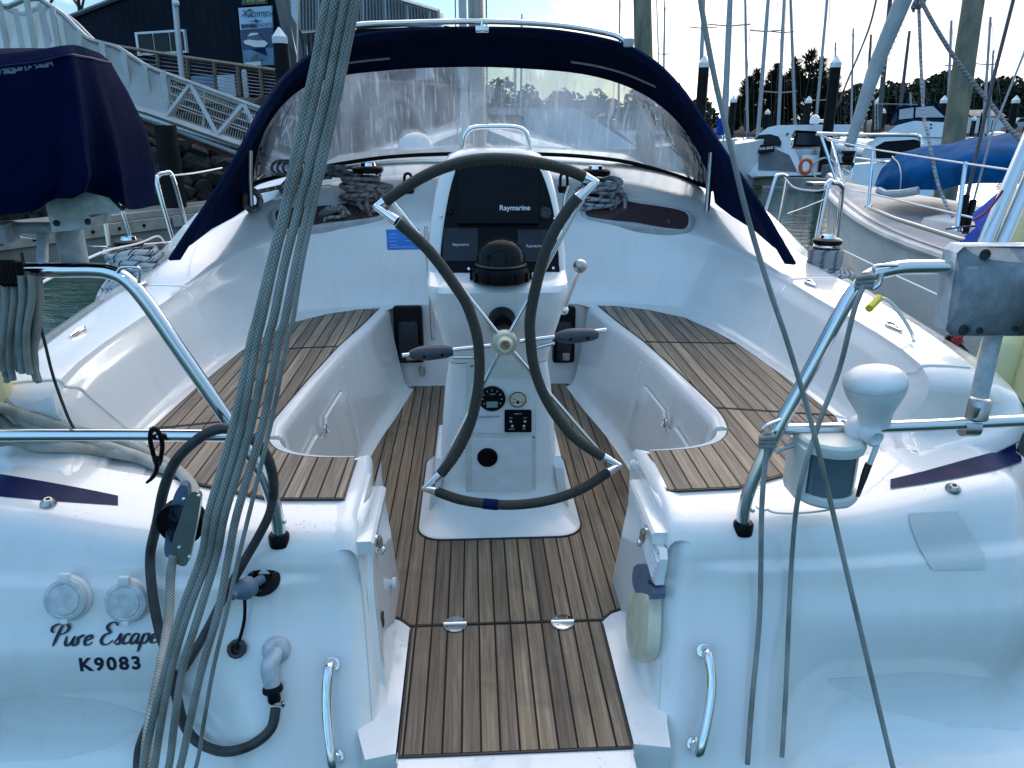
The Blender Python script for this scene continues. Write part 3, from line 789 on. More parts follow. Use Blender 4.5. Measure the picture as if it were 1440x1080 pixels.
for k in range(-3,4): m.box(c+fn*.005+fy*k*.0075,(2*math.sqrt(max(.0,.028**2-(k*.0075)**2)),.003,.0022))
part('round_vent',m,MT['black'],ped)
for qx,qy in ((663.5,515),(750.5,615),(664,712)):
    m=MB(); m.lathe([(0,0),(.004,0),(.003,.002),(0,.001)],PF(qx,qy,.006),fn,n=10); part('screw',m,MT['rubber'],ped)
# cleat on the side of the pedestal
m=MB(); c=P(621,440,y=2.5); m.box(c,(.008,.02,.06),bev=.003); m.tube([c+Vector((-.012,0,.012)),c+Vector((-.02,0,0)),c+Vector((-.012,0,-.016))],.004,8,smooth=3); part('side_latch',m,MT['steel'],ped)
# ================================================================ steering wheel
WY=2.15
m=MB(); hc=P(710,483,y=WY)
m.lathe([(0,-.16),(.022,-.16),(.022,-.02),(0,-.02)],hc+Vector((0,.0,0)),(0,-1,0),n=20)
m.lathe([(0,-.27),(.042,-.27),(.045,-.20),(.030,-.16),(0,-.16)],hc+Vector((0,0,.012)),(0,-1,0),n=24)
wheel=part('steering_wheel',m,MT['black'],yacht)
m=MB(); m.lathe([(0,-.03),(.034,-.03),(.037,-.02),(.037,.0),(.034,.006),(.030,.009),(.026,.009),(.024,.014),(.021,.026),(.019,.030),(.0175,.030),(.0165,.024),(0,.022)],hc,(0,-1,0),n=36); part('hub_cap',m,MT['cream_pl'],wheel,ang=30)
m=MB(); m.lathe([(0,0),(.0155,0),(.012,.0015),(0,.001)],hc+Vector((0,-.0225,0)),(0,-1,0),n=20); part('hub_centre',m,simple('rust_stain',(.30,.20,.10),.6,0,60,.5),wheel)
rt=.0158
segs={'top':([(541,283),(560,270),(582,256),(606,243),(632,233),(660,226),(690,223),(720,224),(745,227),(772,232),(798,239),(822,249)],WY),
'left':([(560,313),(580,330),(600,349),(619,372),(638,399),(654,423),(664,448),(671,473),(674,500),(674,527),(671,555),(663,590),(651,620),(637,644),(620,666)],WY-.035),
'right':([(813,277),(798,296),(779,326),(765,360),(755,397),(748,430),(745,455),(746,478),(749,506),(756,533),(767,559),(784,587),(810,617),(847,642)],WY-.035),
'bottom':([(614,691),(645,702),(685,708.5),(722,710),(760,706),(795,697),(826,683),(855,664)],WY)}
for k,(pts,yy) in segs.items():
    pth=[P(a,b,y=yy) for a,b in pts]
    m=MB(); m.tube(pth,rt,14,smooth=5); part('rim_segment',m,MT['leather'],wheel,ang=60)
def stitches(name,pts,yy,i0,i1,out,step):
    pth=catmull([P(a,b,y=yy) for a,b in pts],14); m=MB()
    L=0; n_=0
    for i in range(1,len(pth)):
        L+=(pth[i]-pth[i-1]).length
        fr=i/len(pth)
        if fr<i0 or fr>i1: continue
        if L>n_*step:
            n_=int(L/step)+1
            t=(pth[i]-pth[i-1]).normalized(); nn=Vector((t.z,0,-t.x))*out
            c=pth[i]; q=[]
            for an in (-55,-35,-15,10):
                d=nn*math.cos(R_(an))+Vector((0,-1,0))*math.cos(R_(90-abs(an))) * (1 if an<0 else -1)
                q.append(c+d.normalized()*(rt+.0006))
            m.tube(q,.0011,5)
    part(name,m,MT['stitch'],wheel)
stitches('stitching',segs['top'][0],WY,.22,.80,1,.014)
stitches('stitching',segs['left'][0],WY-.035,.68,1,-1,.014)
m=MB(); m.tube([P(679,708,y=WY),P(700,710,y=WY)],rt+.0018,14); part('tape_wrap',m,MT['stripe'],wheel)
def joint(a,b,tip,yy):
    m=MB(); m.tube([a,tip],[.0145,.0135,.009],12); m.tube([b,tip],[.0145,.0135,.009],12); m.ball(tip,.0095,10,8); part('rim_joint',m,MT['chrome'],wheel)
for a_,b_,t_ in (((543,282),(558,311),(529,291)),((822,249),(811,280),(838,256)),((622,664),(614,691),(597,687)),((846,641),(855,664),(871,655))):
    joint(P(*a_,y=WY),P(*b_,y=WY-.03),P(*t_,y=WY-.012),WY)
for a_ in ((553,286),(829,262),(608,683),(862,657)):
    e=P(*a_,y=WY+.012); d=(e-hc).normalized(); side=Vector((d.z,0,-d.x))
    m=MB(); m.tube([hc+d*.028+Vector((0,.01,0)),e],.0068,10); part('spoke',m,MT['steel'],wheel)
for (g0,g1,tip,h0) in (((576,498),(637,494),(566,500),(690,486)),((780,474),(841,470),(853,464),(731,480))):
    a_,b_=P(*g0,y=WY+.01),P(*g1,y=WY+.01)
    m=MB(); m.tube([P(*h0,y=WY+.01),P(*tip,y=WY+.01)],.0068,10); 
    off=Vector((0,-.004,-.017)); mid=P(*((g1) if g0[0]<700 else g0),y=WY+.01); inn=P(*((668,494) if g0[0]<700 else (752,481)),y=WY+.01)
    m.tube([mid+off,inn+off],.0058,10); part('spoke',m,MT['steel'],wheel)
    m=MB(); pth=[lerp(a_,b_,k/8) for k in range(9)]; m.tube(pth,[.010,.017,.021,.0225,.0225,.021,.020,.018,.012],14); 
    part('grip',m,MT['greygrip'],wheel,ang=60)
    m=MB()
    for k in (.35,.75): m.lathe([(0,0),(.005,0),(.004,.002),(0,.002)],lerp(a_,b_,k)+Vector((0,-.0205,-.004)),(0,-1,0),n=10)
    part('grip_screw',m,MT['black'],wheel)
# ================================================================ bulkhead fittings, lockers
for x0,y0,x1,y1,yy in ((557,428,594,508,3.895),(776,429,809,508,3.895)):
    a_,b_=P(x0,y1,y=yy),P(x1,y0,y=yy); c=(a_+b_)/2; s=Vector((abs(b_.x-a_.x),.06,abs(b_.z-a_.z)))
    m=MB(); m.box(c+Vector((0,-.02,0)),(s.x,.05,s.z),bev=.018); pk=part('handle_pocket',m,MT['black'],yacht)
    m=MB(); m.box(c+Vector((0,-.046,-.03)),(s.x*.72,.02,s.z*.72),bev=.02); part('pocket_lip',m,MT['scrgrey'],pk)
    m=MB(); m.box(c+Vector((0.01,-.059,-s.z*.36)),(s.x*.32,.004,s.z*.13),bev=.001); part('maker_plate',m,MT['dull'],pk)
def surf_patch(pts_rows,lift,th,subdiv=4):
    m=MB(); rows=[[hp_(a,b,lift) for a,b in row] for row in pts_rows]; m.loft(rows); return m
m=MB(); m.loft([[hp_(lerp(543,589,i/6)+j*.6,lerp(323,322,i/6)+j*9.5,.003) for i in range(7)] for j in range(4)])
stk=part('notice_sticker',m,MT['sticker'],yacht)
m=MB()
for (a0,a1,b0) in ((547,558,329),(547,556,334),(569,582,329),(569,585,333),(570,584,338),(548,558,339),(548,584,347),(548,560,344)):
    m.prism([hp_(a0,b0,.0045),hp_(a1,b0-.1,.0045),hp_(a1,b0+.9,.0045),hp_(a0,b0+1,.0045)],(0,-.0004,0))
part('print',m,simple('pale_print',(.25,.45,.75),.5),stk)
m=MB(); m.tube(PL([(599,318),(601,360),(606,420),(609,478)],3.86),.011,10); m.box(P(600,330,y=3.87),(.03,.02,.05),bev=.006); part('companionway_rail',m,MT['steel'],yacht)
m=MB(); m.tube(PL([(791,330),(792,300),(795,275),(800,262)],3.9),.009,10); part('companionway_rail',m,MT['steel'],yacht)
m=MB(); m.tube(PL([(592,514),(590,519),(592,527),(596,527),(596,516),(592,514)],3.88),.006,8,smooth=3); part('padlock_hasp',m,MT['dull'],yacht)
# locker fronts in the seat faces
def face_x(y,z,lift=0):
    xi=interp(y,[2.165,2.26,2.38,2.75,3.17,3.5,3.85],[.70,.728,.735,.705,.66,.605,.555])
    lean=.055; f=interp(z,[.80,.86,1.0,1.13],[1,.8,.35,.0])
    return xi-.049-lean*f-lift
for side in (1,-1):
    st=[o for o in kids(yacht) if o.name.startswith('cockpit_seat')][0 if side==1 else 1]
    outl=[(2.33,.815),(2.33,1.00),(2.38,1.035),(2.56,1.05),(2.60,1.02),(2.66,1.02),(2.70,1.062),(2.94,1.075),(2.985,1.05),(3.0,.815)]
    m=MB()
    ring=[]
    for (ya,za),(yb_,zb_) in zip(outl,outl[1:]+outl[:1]):
        for k in range(4): ring.append((lerp(ya,yb_,k/4),lerp(za,zb_,k/4)))
    cy_,cz_=2.66,.94
    rows=[[V(face_x(y,z,-.002),y,z,side) for y,z in ring],[V(face_x(y,z,.013),y,z,side) for y,z in ring]]
    for sc in (.985,.7,.35,.01): rows.append([V(face_x(cy_+(y-cy_)*sc,cz_+(z-cz_)*sc,.0145),cy_+(y-cy_)*sc,cz_+(z-cz_)*sc,side) for y,z in ring])
    m.loft(rows,cv=True); dr=part('locker_door',m,MT['gel'],st,ang=30)
    m=MB(); m.tube([V(face_x(y,z,.001),cy_+(y-cy_)*1.012,cz_+(z-cz_)*1.03,side) for y,z in ring],.0022,6,closed=True); part('door_gap',m,MT['seal'],st)
    m=MB(); q=V(face_x(2.63,1.04,.020),2.63,1.04,side); m.box(q,(.014,.03,.036),bev=.005); m.tube([q+Vector((-side*.008,-.004,.008)),q+Vector((-side*.018,-.010,-.008))],.005,8); part('latch',m,MT['steel'],st)
    # vertical drain groove ahead of the door
    m=MB(); m.tube([V(face_x(3.06,z,.0),3.06,z,side) for z in (.82,.9,1.0,1.1,1.14)],.007,8); part('moulded_rib',m,MT['gel'],st)
# ---- walkthrough: ledges, gas locker door, vent, life light
for side in (1,-1):
    m=MB()
    dx_=.022 if side>0 else 0; prof=[(.378+dx_,1.150),(.342+dx_,1.150),(.335+dx_,1.143),(.337+dx_,1.116),(.378+dx_,1.112)]
    ys=[1.66,1.70,1.8,1.93,1.955] if side<0 else [1.665,1.68,1.8,1.93,1.96]
    m.loft([[V(x,y,z-.0,side) for x,z in prof] for y in ys],cv=True,cap=True); part('ledge',m,MT['gel'],yacht,ang=35)
    m=MB(); c=V(.345+dx_,1.765,1.085,side); m.box(c,(.012,.03,.05),bev=.004); m.tube([c+Vector((-side*.012,-.006,.02)),c+Vector((-side*.014,0,-.035))],.0055,8); m.ball(c+Vector((-side*.017,-.004,-.02)),.008,10,8); part('toggle_latch',m,MT['chrome'],yacht)
xw=lambda z: interp(z,[.74,.79,.86,1.0,1.13,1.2],[.330,.338,.350,.362,.371,.371])
m=MB()
dop=[(1.70,1.07),(1.72,1.10),(1.78,1.105),(1.90,1.10),(1.93,1.06),(1.94,.84),(1.91,.80),(1.62,.775),(1.59,.79),(1.60,.85),(1.655,1.0)]
dop=[(p.x,p.y) for p in catmull([Vector((a_,b_,0)) for a_,b_ in dop],3,True)]
m.loft([[V(xw(z)-l,y,z,-1) for y,z in dop] for l in (-.004,.016,.020)],cv=True,cap=True)
gas=part('gas_locker_door',m,MT['gel'],yacht,ang=35)
m=MB(); dop2=[(1.80+(y-1.80)*1.06-.004,.94+(z-.94)*1.06) for y,z in dop]
m.loft([[V(xw(z)-l,y,z,-1) for y,z in dop2] for l in (-.004,.004,.005)],cv=True,cap=True); part('door_seal',m,MT['cream_pl'],gas,ang=35)
for px,py,l in ((516,868,.03),(529,996,.03)):
    m=MB(); c=P(px,py,x=XC-.365); m.box(c+Vector((.012,0,0)),(.014,.012,.055),bev=.003); 
    for k in (-1,0,1): m.box(c+Vector((.02,-.002,k*.018)),(.006,.013,.015),bev=.002)
    part('hinge',m,MT['steel'],gas)
    m=MB(); m.box(c+Vector((.014,.035,.004)),(.018,.055,.05),bev=.008); part('hinge_boss',m,MT['gel'],gas)
m=MB(); c=P(541,820,x=XC-.345); m.lathe([(0,0),(.010,0),(.010,.02),(.016,.022),(.016,.032),(0,.033)],c,(1,0,0),n=18); part('knob',m,MT['white_pl'],gas)
m=MB(); c=P(538,866,x=XC-.328)
for k in (0,1): m.tube([c+Vector((0,math.sin(2*math.pi*i/12)*.012,math.cos(2*math.pi*i/12)*.010-k*.021)) for i in range(12)],.0026,6,closed=True)
part('bottle_symbol',m,MT['rubber'],gas)
# vent on starboard wall
m=MB(); q=[(901,757),(911,751),(927,773),(928,787),(922,823),(917,818),(911,798)]
def PR(px,py,l=.0):
    return P(px,py,plane=((XC+.330-l,1.6,.75),(-.37,0,.051)))
vp=[PR(a_,b_,.012) for a_,b_ in q]; m.prism(vp,(.02,0,0)); vent=part('air_vent',m,MT['white_pl'],yacht,ang=30)
m=MB()
for k in range(4):
    t=k/3.; m.tube([PR(lerp(905,913,t),lerp(765,757,t),.014),PR(lerp(918,926,t),lerp(812,792,t),.014)],.004,6)
part('slat',m,MT['white_pl'],vent)
for a_,b_ in ((904,760),(912,797),(925,778),(919,817)):
    m=MB(); m.ball(PR(a_,b_,.013),.0025,8,6); part('screw',m,MT['dull'],vent)
# life light in its bracket on the starboard wall
LX=XC+.362
def PLW(px,py,l=0.): return P(px,py,plane=((XC+.327-l,1.6,.75),(-.37,0,.051)))
o_=catmull([PLW(*q) for q in [(889,832),(886,850),(884,885),(887,912),(896,930),(907,931),(915,918),(918,890),(919,850),(917,832)]],3,True)
m=MB(); m.prism(o_,(.02,0,0)); cc_=sum(o_,Vector((0,0,0)))/len(o_); m.loft([o_,[cc_+(p-cc_)*.93+Vector((-.010,0,0)) for p in o_],[cc_+(p-cc_)*.55+Vector((-.016,0,0)) for p in o_],[cc_+(p-cc_)*.01+Vector((-.017,0,0)) for p in o_]],cv=True); lig=part('life_light',m,MT['cream_pl'],yacht,ang=40)
m=MB(); m.prism(catmull([PLW(*q,l=.010) for q in [(891,797),(903,793),(915,798),(917,812),(911,817),(911,822),(917,826),(917,842),(900,842),(893,832),(889,818)]],2,True),(.032,0,0)); part('cap',m,MT['bluegrey'],lig,ang=30)
# ---- transom fittings
def on_tr(px,py,l=0.): return hit(px,py,l)
for px,py in ((98,840),(182,843)):
    c,n=on_tr(px,py); m=MB(); m.lathe([(0,0),(.054,0),(.055,.004),(.050,.012),(.0,.012)],c,n,n=36); so_=part('socket_cover',m,MT['white_pl'],yacht,ang=30)
    m=MB(); m.lathe([(0,.012),(.049,.012),(.050,.016),(.048,.024),(.040,.027),(.036,.025),(.034,.028),(0,.029)],c,n,n=36); part('lid',m,simple('weathered_lid',(.60,.62,.63),.55,0,40,.25,.2),so_,ang=30)
    upv=(Vector((0,0,1))-n*n.z).normalized(); rx=upv.cross(n)
    m=MB(); m.box(c+n*.022+upv*.052,(.026,.016,.022),Matrix((rx,n,upv)).transposed(),bev=.004); part('hinge_tab',m,MT['white_pl'],so_); m=MB(); m.box(c+n*.026-upv*.050,(.016,.006,.012),Matrix((rx,n,upv)).transposed(),bev=.002); part('lid_tab',m,MT['white_pl'],so_)
def on_text(txt,size,px,py,mat,name,dx=(1,0,0),**k):
    c,n=on_tr(px,py,.0012); x=Vector(dx); x=(x-n*x.dot(n)).normalized(); y=n.cross(x); me=text_mesh(txt,size,frame_m(c,x,y),**k); me.materials.append(mat); return part(name,me,mat,yacht)
# hand-lettered name, drawn stroke by stroke
GL={'P':[[(0,.62),(-.12,.72),(-.1,.9),(.1,1.0),(.45,1.0),(.62,.82),(.5,.6),(.25,.52)],[(.3,.98),(.2,.5),(.12,0.02)]],
'u':[[(0,.45),(.02,.15),(.12,.02),(.26,.12),(.36,.45)],[(.36,.45),(.34,.12),(.44,.02),(.54,.1)]],
'r':[[(0,.42),(.06,.2),(.04,.02)],[(.05,.3),(.18,.46),(.3,.42)]],
'e':[[(.02,.2),(.2,.26),(.3,.36),(.22,.46),(.08,.38),(.03,.2),(.1,.04),(.24,.03),(.38,.14)]],
'E':[[(.62,.85),(.5,1.0),(.28,.98),(.18,.78),(.36,.56),(.14,.44),(.06,.2),(.2,.02),(.42,.04),(.58,.2)]],
's':[[(-.02,.06),(.14,.28),(.22,.48),(.2,.3),(.28,.14),(.2,.0),(.06,.06)]],
'c':[[(.3,.4),(.2,.47),(.08,.36),(.04,.16),(.14,.02),(.3,.08),(.38,.16)]],
'a':[[(.32,.42),(.16,.47),(.04,.28),(.06,.06),(.18,.02),(.3,.22),(.34,.44)],[(.34,.44),(.32,.12),(.4,.02),(.5,.12)]],
'p':[[(.06,.46),(.04,.1),(.0,-.36)],[(.04,.24),(.14,.44),(.3,.4),(.32,.18),(.2,.02),(.06,.08)]]}
AD={'P':.62,'u':.5,'r':.34,'e':.4,'E':.66,'s':.34,'c':.36,'a':.48,'p':.42,' ':.3}
def script(txt,h,px,py,mat,name,slant=.28):
    c,n=on_tr(px,py,.0016); x=Vector((1,0,0)); x=(x-n*x.dot(n)).normalized(); y=n.cross(x)
    m=MB(); cur=0
    for ch in txt:
        for st in GL.get(ch,[]):
            q=catmull([Vector((cur+a_+b_*slant,b_,0)) for a_,b_ in st],5)
            N_=len(q); L=[];Rr=[]
            for i in range(N_):
                t=(q[min(i+1,N_-1)]-q[max(i-1,0)]); t=t.normalized() if t.length>1e-6 else Vector((1,0,0))
                nn=Vector((-t.y,t.x,0)); wv=.030+.042*abs(t.y)
                wv*=min(1,.45+2.2*min(i,N_-1-i)/N_)
                L.append(q[i]+nn*wv); Rr.append(q[i]-nn*wv)
            # follow the surface
            f=lambda v,l: c+x*v.x*h+y*v.y*h+n*l
            m.loft([[f(v,0) for v in L],[f(v,.0015) for v in L],[f(v,.0015) for v in Rr],[f(v,0) for v in Rr]],cu=True)
        cur+=AD[ch]
    return part(name,m,mat,yacht)
script('Pure Escape',.052,71,909,MT['ink'],'lettering')
on_text('K9083',.047,155,934,MT['ink'],'lettering',off=.0013,space=1.22)
def stripe(top,bot,n=26,lift=.0015):
    def along(pl,t):
        L=[0]
        for i in range(1,len(pl)): L.append(L[-1]+math.dist(pl[i],pl[i-1]))
        s=t*L[-1]
        for i in range(len(pl)-1):
            if s<=L[i+1]+1e-9:
                q=(s-L[i])/(L[i+1]-L[i]); return (lerp(pl[i][0],pl[i+1][0],q),lerp(pl[i][1],pl[i+1][1],q))
        return pl[-1]
    m=MB(); rows=[]
    for j in range(5):
        row=[]
        for i in range(n+1):
            a_=along(top,i/n); b_=along(bot,i/n); row.append(hp_(lerp(a_[0],b_[0],j/4),lerp(a_[1],b_[1],j/4),lift))
        rows.append(row)
    m.loft(rows); return m
part('hull_stripe',stripe([(-30,662),(0,667),(60,677),(120,688),(166,697.5)],[(-30,695),(0,698.5),(60,704),(120,708),(166,711)]),MT['stripe'],yacht)
part('hull_stripe',stripe([(1252,675.5),(1300,664),(1350,650),(1400,636),(1433,620)],[(1252,688),(1300,681),(1350,672),(1400,662),(1436,650)],lift=.004),MT['stripe'],yacht)
for px,py in ((68,709),(1340,688)):
    c,n=on_tr(px,py); m=MB(); m.lathe([(0,0),(.019,0),(.019,.003),(.013,.012),(.009,.016),(.006,.016),(.0055,.008),(0,.008)],c,n+Vector((0,0,-.3)),n=22); part('vent_outlet',m,MT['dull'],yacht)
def handle(pts,r=.0125):
    a_,na=on_tr(*pts[0]); b_,nb=on_tr(*pts[-1]); q=[a_-na*.004]+[on_tr(*p)[0]+on_tr(*p)[1]*.052 for p in pts]+[b_-nb*.004]
    m=MB(); m.tube(q,r,12,smooth=6); 
    for c,n in ((a_,na),(b_,nb)): m.lathe([(0,0),(.019,0),(.018,.004),(.012,.006)],c,n,n=18)
    part('grab_handle',m,MT['chrome'],yacht)
handle([(468,934),(465,990),(473,1064)]); handle([(990,915),(994,965),(976,1046)])
# moulded boarding treads, non-skid
def tread(x0,x1,top,bot,n=20,k=6):
    m=MB(); m.loft([[hp_(lerp(x0,x1,i/n),lerp(interp(lerp(x0,x1,i/n),*top),interp(lerp(x0,x1,i/n),*bot),j/k),.0006) for i in range(n+1)] for j in range(k+1)]); return m
part('nonskid_tread',tread(1165,1445,([1165,1300,1400,1445],[955,945,955,975]),([1165,1250,1340,1445],[960,1000,1022,1026])),MT['gelns'],yacht,ang=60)
part('nonskid_tread',tread(-20,205,([-20,60,140,205],[985,978,985,1005]),([-20,90,160,205],[1072,1068,1048,1015])),MT['gelns'],yacht,ang=60)
part('nonskid_pad',tread(1275,1425,([1275,1300,1360,1425],[622,592,578,584]),([1275,1300,1360,1425],[634,634,622,604])),MT['gelns'],yacht,ang=60)
part('nonskid_pad',tread(28,150,([28,70,150],[575,558,562]),([28,90,150],[592,606,600])),MT['gelns'],yacht,ang=60)
# ---- rails
def rail(name,pts,ys,r=.0165,mat='steel',sm=6,parent=None):
    m=MB(); m.tube(PL(pts,ys),r,14,smooth=sm); return part(name,m,MT[mat],parent or yacht,ang=60)
push=thing  # (name kept short below)
lr=rail('pushpit_rail',[(-230,640),(-215,420),(-190,385),(-120,381),(0,380),(90,380),(130,380),(155,383),(178,394),(205,424),(250,489),(300,561),(345,628),(370,668),(384,705),(391,735),(393,755)],[1.78,1.72,1.70,1.69,1.68,1.67,1.665])
rail('lower_bar',[(-215,614),(-100,613),(60,612),(200,612),(338,613)],1.685,.0150,sm=3,parent=lr)
rr_=rail('pushpit_rail',[(1045,740),(1046,718),(1055,686),(1075,640),(1110,574),(1150,500),(1182,440),(1203,407),(1225,387),(1262,377),(1310,375),(1366,375)],[1.665,1.67,1.68])
rail('lower_bar',[(1098,604),(1200,602),(1330,597),(1450,591),(1560,588)],1.685,.0150,sm=3,parent=rr_)
for px,py,pr in ((393,752,lr),(1045,737,rr_)):
    c,n=hit(px,py+2); m=MB(); c=Vector((c.x,1.665,c.z)); m.lathe([(0,-.02),(.025,-.02),(.025,.006),(.021,.012),(0,.012)],c,n=22); part('foot',m,MT['black'],pr)
    m=MB(); m.ball(c+Vector((.018,-.004,.045)),.006,10,8); part('set_screw',m,MT['steel'],pr)
m=MB(); m.tube(PL([(165,383),(172,376),(192,376),(196,380),(195,398)],1.66),.004,8,smooth=4); part('eye',m,MT['steel'],lr)
m=MB(); m.tube(PL([(1262,373),(1232,374),(1228,382),(1226,398)],1.655),.0045,8,smooth=4); m.tube(PL([(1226,385),(1224,405),(1235,400),(1240,385)],1.65),.006,8,smooth=4); part('eye',m,MT['steel'],rr_)
m=MB(); m.tube(PL([(1098,590),(1078,598),(1072,606),(1080,625)],1.66),.0045,8,smooth=4); part('eye',m,MT['steel'],rr_)
m=MB(); c,n=hit(1072,713); m.lathe([(0,0),(.016,0),(.015,.003),(0,.004)],c,n,n=18); part('rail_plate',m,MT['dull'],rr_)
# stanchions and lifelines on the side decks
def stan(px,py,z,top,r=.012,name='stanchion'):
    b=P(px,py,z=z); m=MB(); t=P(*top,y=b.y+.02); m.tube([b,t],r,10); m.lathe([(0,0),(.03,0),(.026,.012),(.016,.02),(0,.02)],b,n=16); return part(name,m,MT['steel'],yacht)
stan(157,372,1.37,(146,298)); 
for pts,z in (([(243,338),(222,262),(222,248),(232,244),(243,250),(262,320)],1.5),):
    m=MB(); y0=P(243,338,z=1.38).y; m.tube([P(a_,b_,y=y0+i*.03) for i,(a_,b_) in enumerate(pts)],.014,10,smooth=5); part('gate_stanchion',m,MT['steel'],yacht)
m=MB(); y0=P(182,340,z=1.40).y; m.tube([P(186,345,y=y0),P(172,298,y=y0),P(166,288,y=y0+.02)],.013,10,smooth=4); part('gate_stanchion',m,MT['steel'],yacht)
for pts in ([(1076,300),(1090,252),(1096,246),(1104,247),(1106,256),(1095,315)],[(1148,338),(1164,262),(1172,257),(1182,260),(1184,272),(1176,338)]):
    y0=P(pts[0][0],pts[0][1]+22,z=1.39).y; m=MB(); m.tube([P(a_,b_,y=y0+i*.035) for i,(a_,b_) in enumerate(pts)],.0135 if pts[0][0]>1100 else .011,10,smooth=5); part('gate_stanchion',m,MT['steel'],yacht)
def wire(name,pts,ys,r=.003,mat='steel',sm=4): 
    m=MB(); m.tube(PL(pts,ys),r,6,smooth=sm); return part(name,m,MT[mat],yacht)
wire('lifeline',[(240,247),(275,243),(312,236)],[3.9,5],.0045,'inkwhite')
wire('lifeline',[(30,333),(90,341),(150,347),(240,340)],[2.6,3.3,4],.003)
wire('lifeline',[(232,342),(222,332),(196,342),(140,356),(50,402)],[3.9,3.5,2.4],.0045,'inkwhite')
wire('lifeline',[(1104,250),(1118,264),(1150,268),(1172,262)],[4.0,3.7],.004,'inkwhite')
wire('lifeline',[(1160,280),(1130,292),(1108,300)],[3.7,4.2],.003)
wire('lifeline',[(1186,352),(1240,378),(1320,415)],[3.2,2.6],.0025,'inkwhite')
# winches, pad eyes
def winch(c,s,n=(0,0,1),parent=None):
    m=MB(); m.lathe([(0,0),(.062*s,0),(.064*s,.012*s),(.052*s,.02*s),(.044*s,.035*s),(.040*s,.06*s),(.046*s,.085*s),(.05*s,.09*s),(.05*s,.098*s),(0,.098*s)],c,n,n=28); w_=part('winch',m,MT['chrome'],yacht)
    m=MB(); m.lathe([(0,.098*s),(.050*s,.098*s),(.056*s,.104*s),(.056*s,.116*s),(.046*s,.122*s),(0,.124*s)],c,n,n=28); part('self_tailer',m,MT['black'],w_)
    m=MB(); m.lathe([(.0,.12*s),(.03*s,.122*s),(.026*s,.134*s),(.012*s,.134*s),(.011*s,.128*s),(0,.128*s)],c,n,n=20); part('winch_cap',m,MT['chrome'],w_)
    return w_
cw=[hp_(190,385),hp_(1155,388)]
cw[0]=P(188,380,z=1.45); cw[1]=P(1158,378,z=1.46)
winch(cw[0],1.15); winch(cw[1],1.15)
wl_=P(520,285,y=4.25); wr_=P(836,288,y=4.25)
wl_=hp_(520,282); wr_=hp_(836,284)
winch(wl_,1.45); winch(wr_,1.4)
for px,py in ((200,403),(110,469),(1140,400),(1257,462)):
    c,n=hit(px,py); m=MB(); d=Vector((0,1,0)); d=(d-n*d.dot(n)).normalized()
    m.tube([c+d*.05+n*.006,c+d*.02+n*.012+Vector((.008,0,0)),c-d*.05+n*.006],.005,8,smooth=4); m.tube([c+d*.05+n*.004,c+d*.02+n*.006-Vector((.012,0,0)),c-d*.05+n*.004],.005,8,smooth=4); m.box(c+n*.006,(.012,.02,.01),bev=.003)
    part('pad_eye',m,MT['chrome'],yacht)
# coachroof windows
def deadlight(outl):
    cen=Vector((0,0)); 
    pts=[hit(a_,b_) for a_,b_ in outl]
    n=Vector((0,0,0)); c=Vector((0,0,0))
    for p,q in pts: n+=q; c+=p
    n.normalize(); c/=len(pts)
    fl=[P(a_,b_,plane=(c+n*.004,n)) for a_,b_ in outl]
    cc_=sum(fl,Vector((0,0,0)))/len(fl)
    sm=catmull(fl,3,True)
    def sc(k,l,dz=0): 
        o=[]
        for p in sm:
            d=p-cc_; L=d.length; o.append(cc_+d*(1-k/L)+n*l)
        return o
    m=MB(); m.loft([sc(-.010,-.05),sc(-.006,.008),sc(.0,.020),sc(.012,.024),sc(.022,.020),sc(.026,.0)],cv=True); fr=part('portlight',m,MT['seal'],yacht,ang=60)
    m=MB(); a_=sc(.025,.010); m.prism(a_,n*.008); part('acrylic',m,MT['smoke'],fr,ang=30); return fr,n,c
f1,n1_,c1_=deadlight([(818,300),(822,309),(853,315),(900,322),(951,328),(968,327),(974,316),(970,302),(940,293),(890,284),(850,280),(824,284)])
f2,n2_,c2_=deadlight([(381,305),(387,324),(400,328),(440,324),(490,317),(534,310),(541,302),(539,290),(510,286),(447,290),(412,294),(388,297)])
for f_,(a_,b_),n_,c_ in ((f1,(941,314),n1_,c1_),(f2,(510,300),n2_,c2_),(f2,(410,312),n2_,c2_)):
    m=MB(); m.lathe([(0,0),(.016,0),(.015,.012),(.010,.016),(0,.016)],P(a_,b_,plane=(c_+n_*.018,n_)),n_,n=16); part('window_knob',m,MT['rubber'],f_)
# rope clutches beside the winches
for x0,x1,yb in ((568,582,268),(786,797,268)):
    m=MB(); c=P((x0+x1)/2,yb,y=4.3); m.box(c,(.06,.10,.06),bev=.012); m.tube([c+Vector((-.02,-.04,.03)),c+Vector((-.015,-.03,.085)),c+Vector((.015,-.03,.085)),c+Vector((.02,-.04,.03))],.008,8,smooth=4); part('rope_clutch',m,MT['black'],yacht)
# ================================================================ sprayhood
Aq=[(236,364,3.30),(262,324,3.34),(300,268,3.42),(340,203,3.52),(371,148,3.62),(406,101,3.76),(450,66,3.9),(505,47,4.0),(590,39,4.05),(685,37,4.07),(780,41,4.05),(866,57,4.0),(915,80,3.92),(955,117,3.8),(992,168,3.65),(1032,228,3.5),(1072,288,3.4),(1120,370,3.3)]
Bh=[(351,290,4.12),(353,262,4.22),(356,232,4.36),(364,200,4.42),(378,170,4.48),(400,142,4.55),(432,118,4.62),(480,104,4.68),(540,97,4.72),(600,93,4.74),(690,92,4.75),(790,98,4.74),(852,109,4.7),(905,130,4.62),(945,160,4.55),(972,193,4.48),(988,222,4.42),(998,246,4.34),(1002,264,4.22),(1005,285,4.1)]
Bq=[(352,268,4.30),(356,232,4.36)]+Bh[3:-3]+[(998,248,4.36),(1001,268,4.30)]
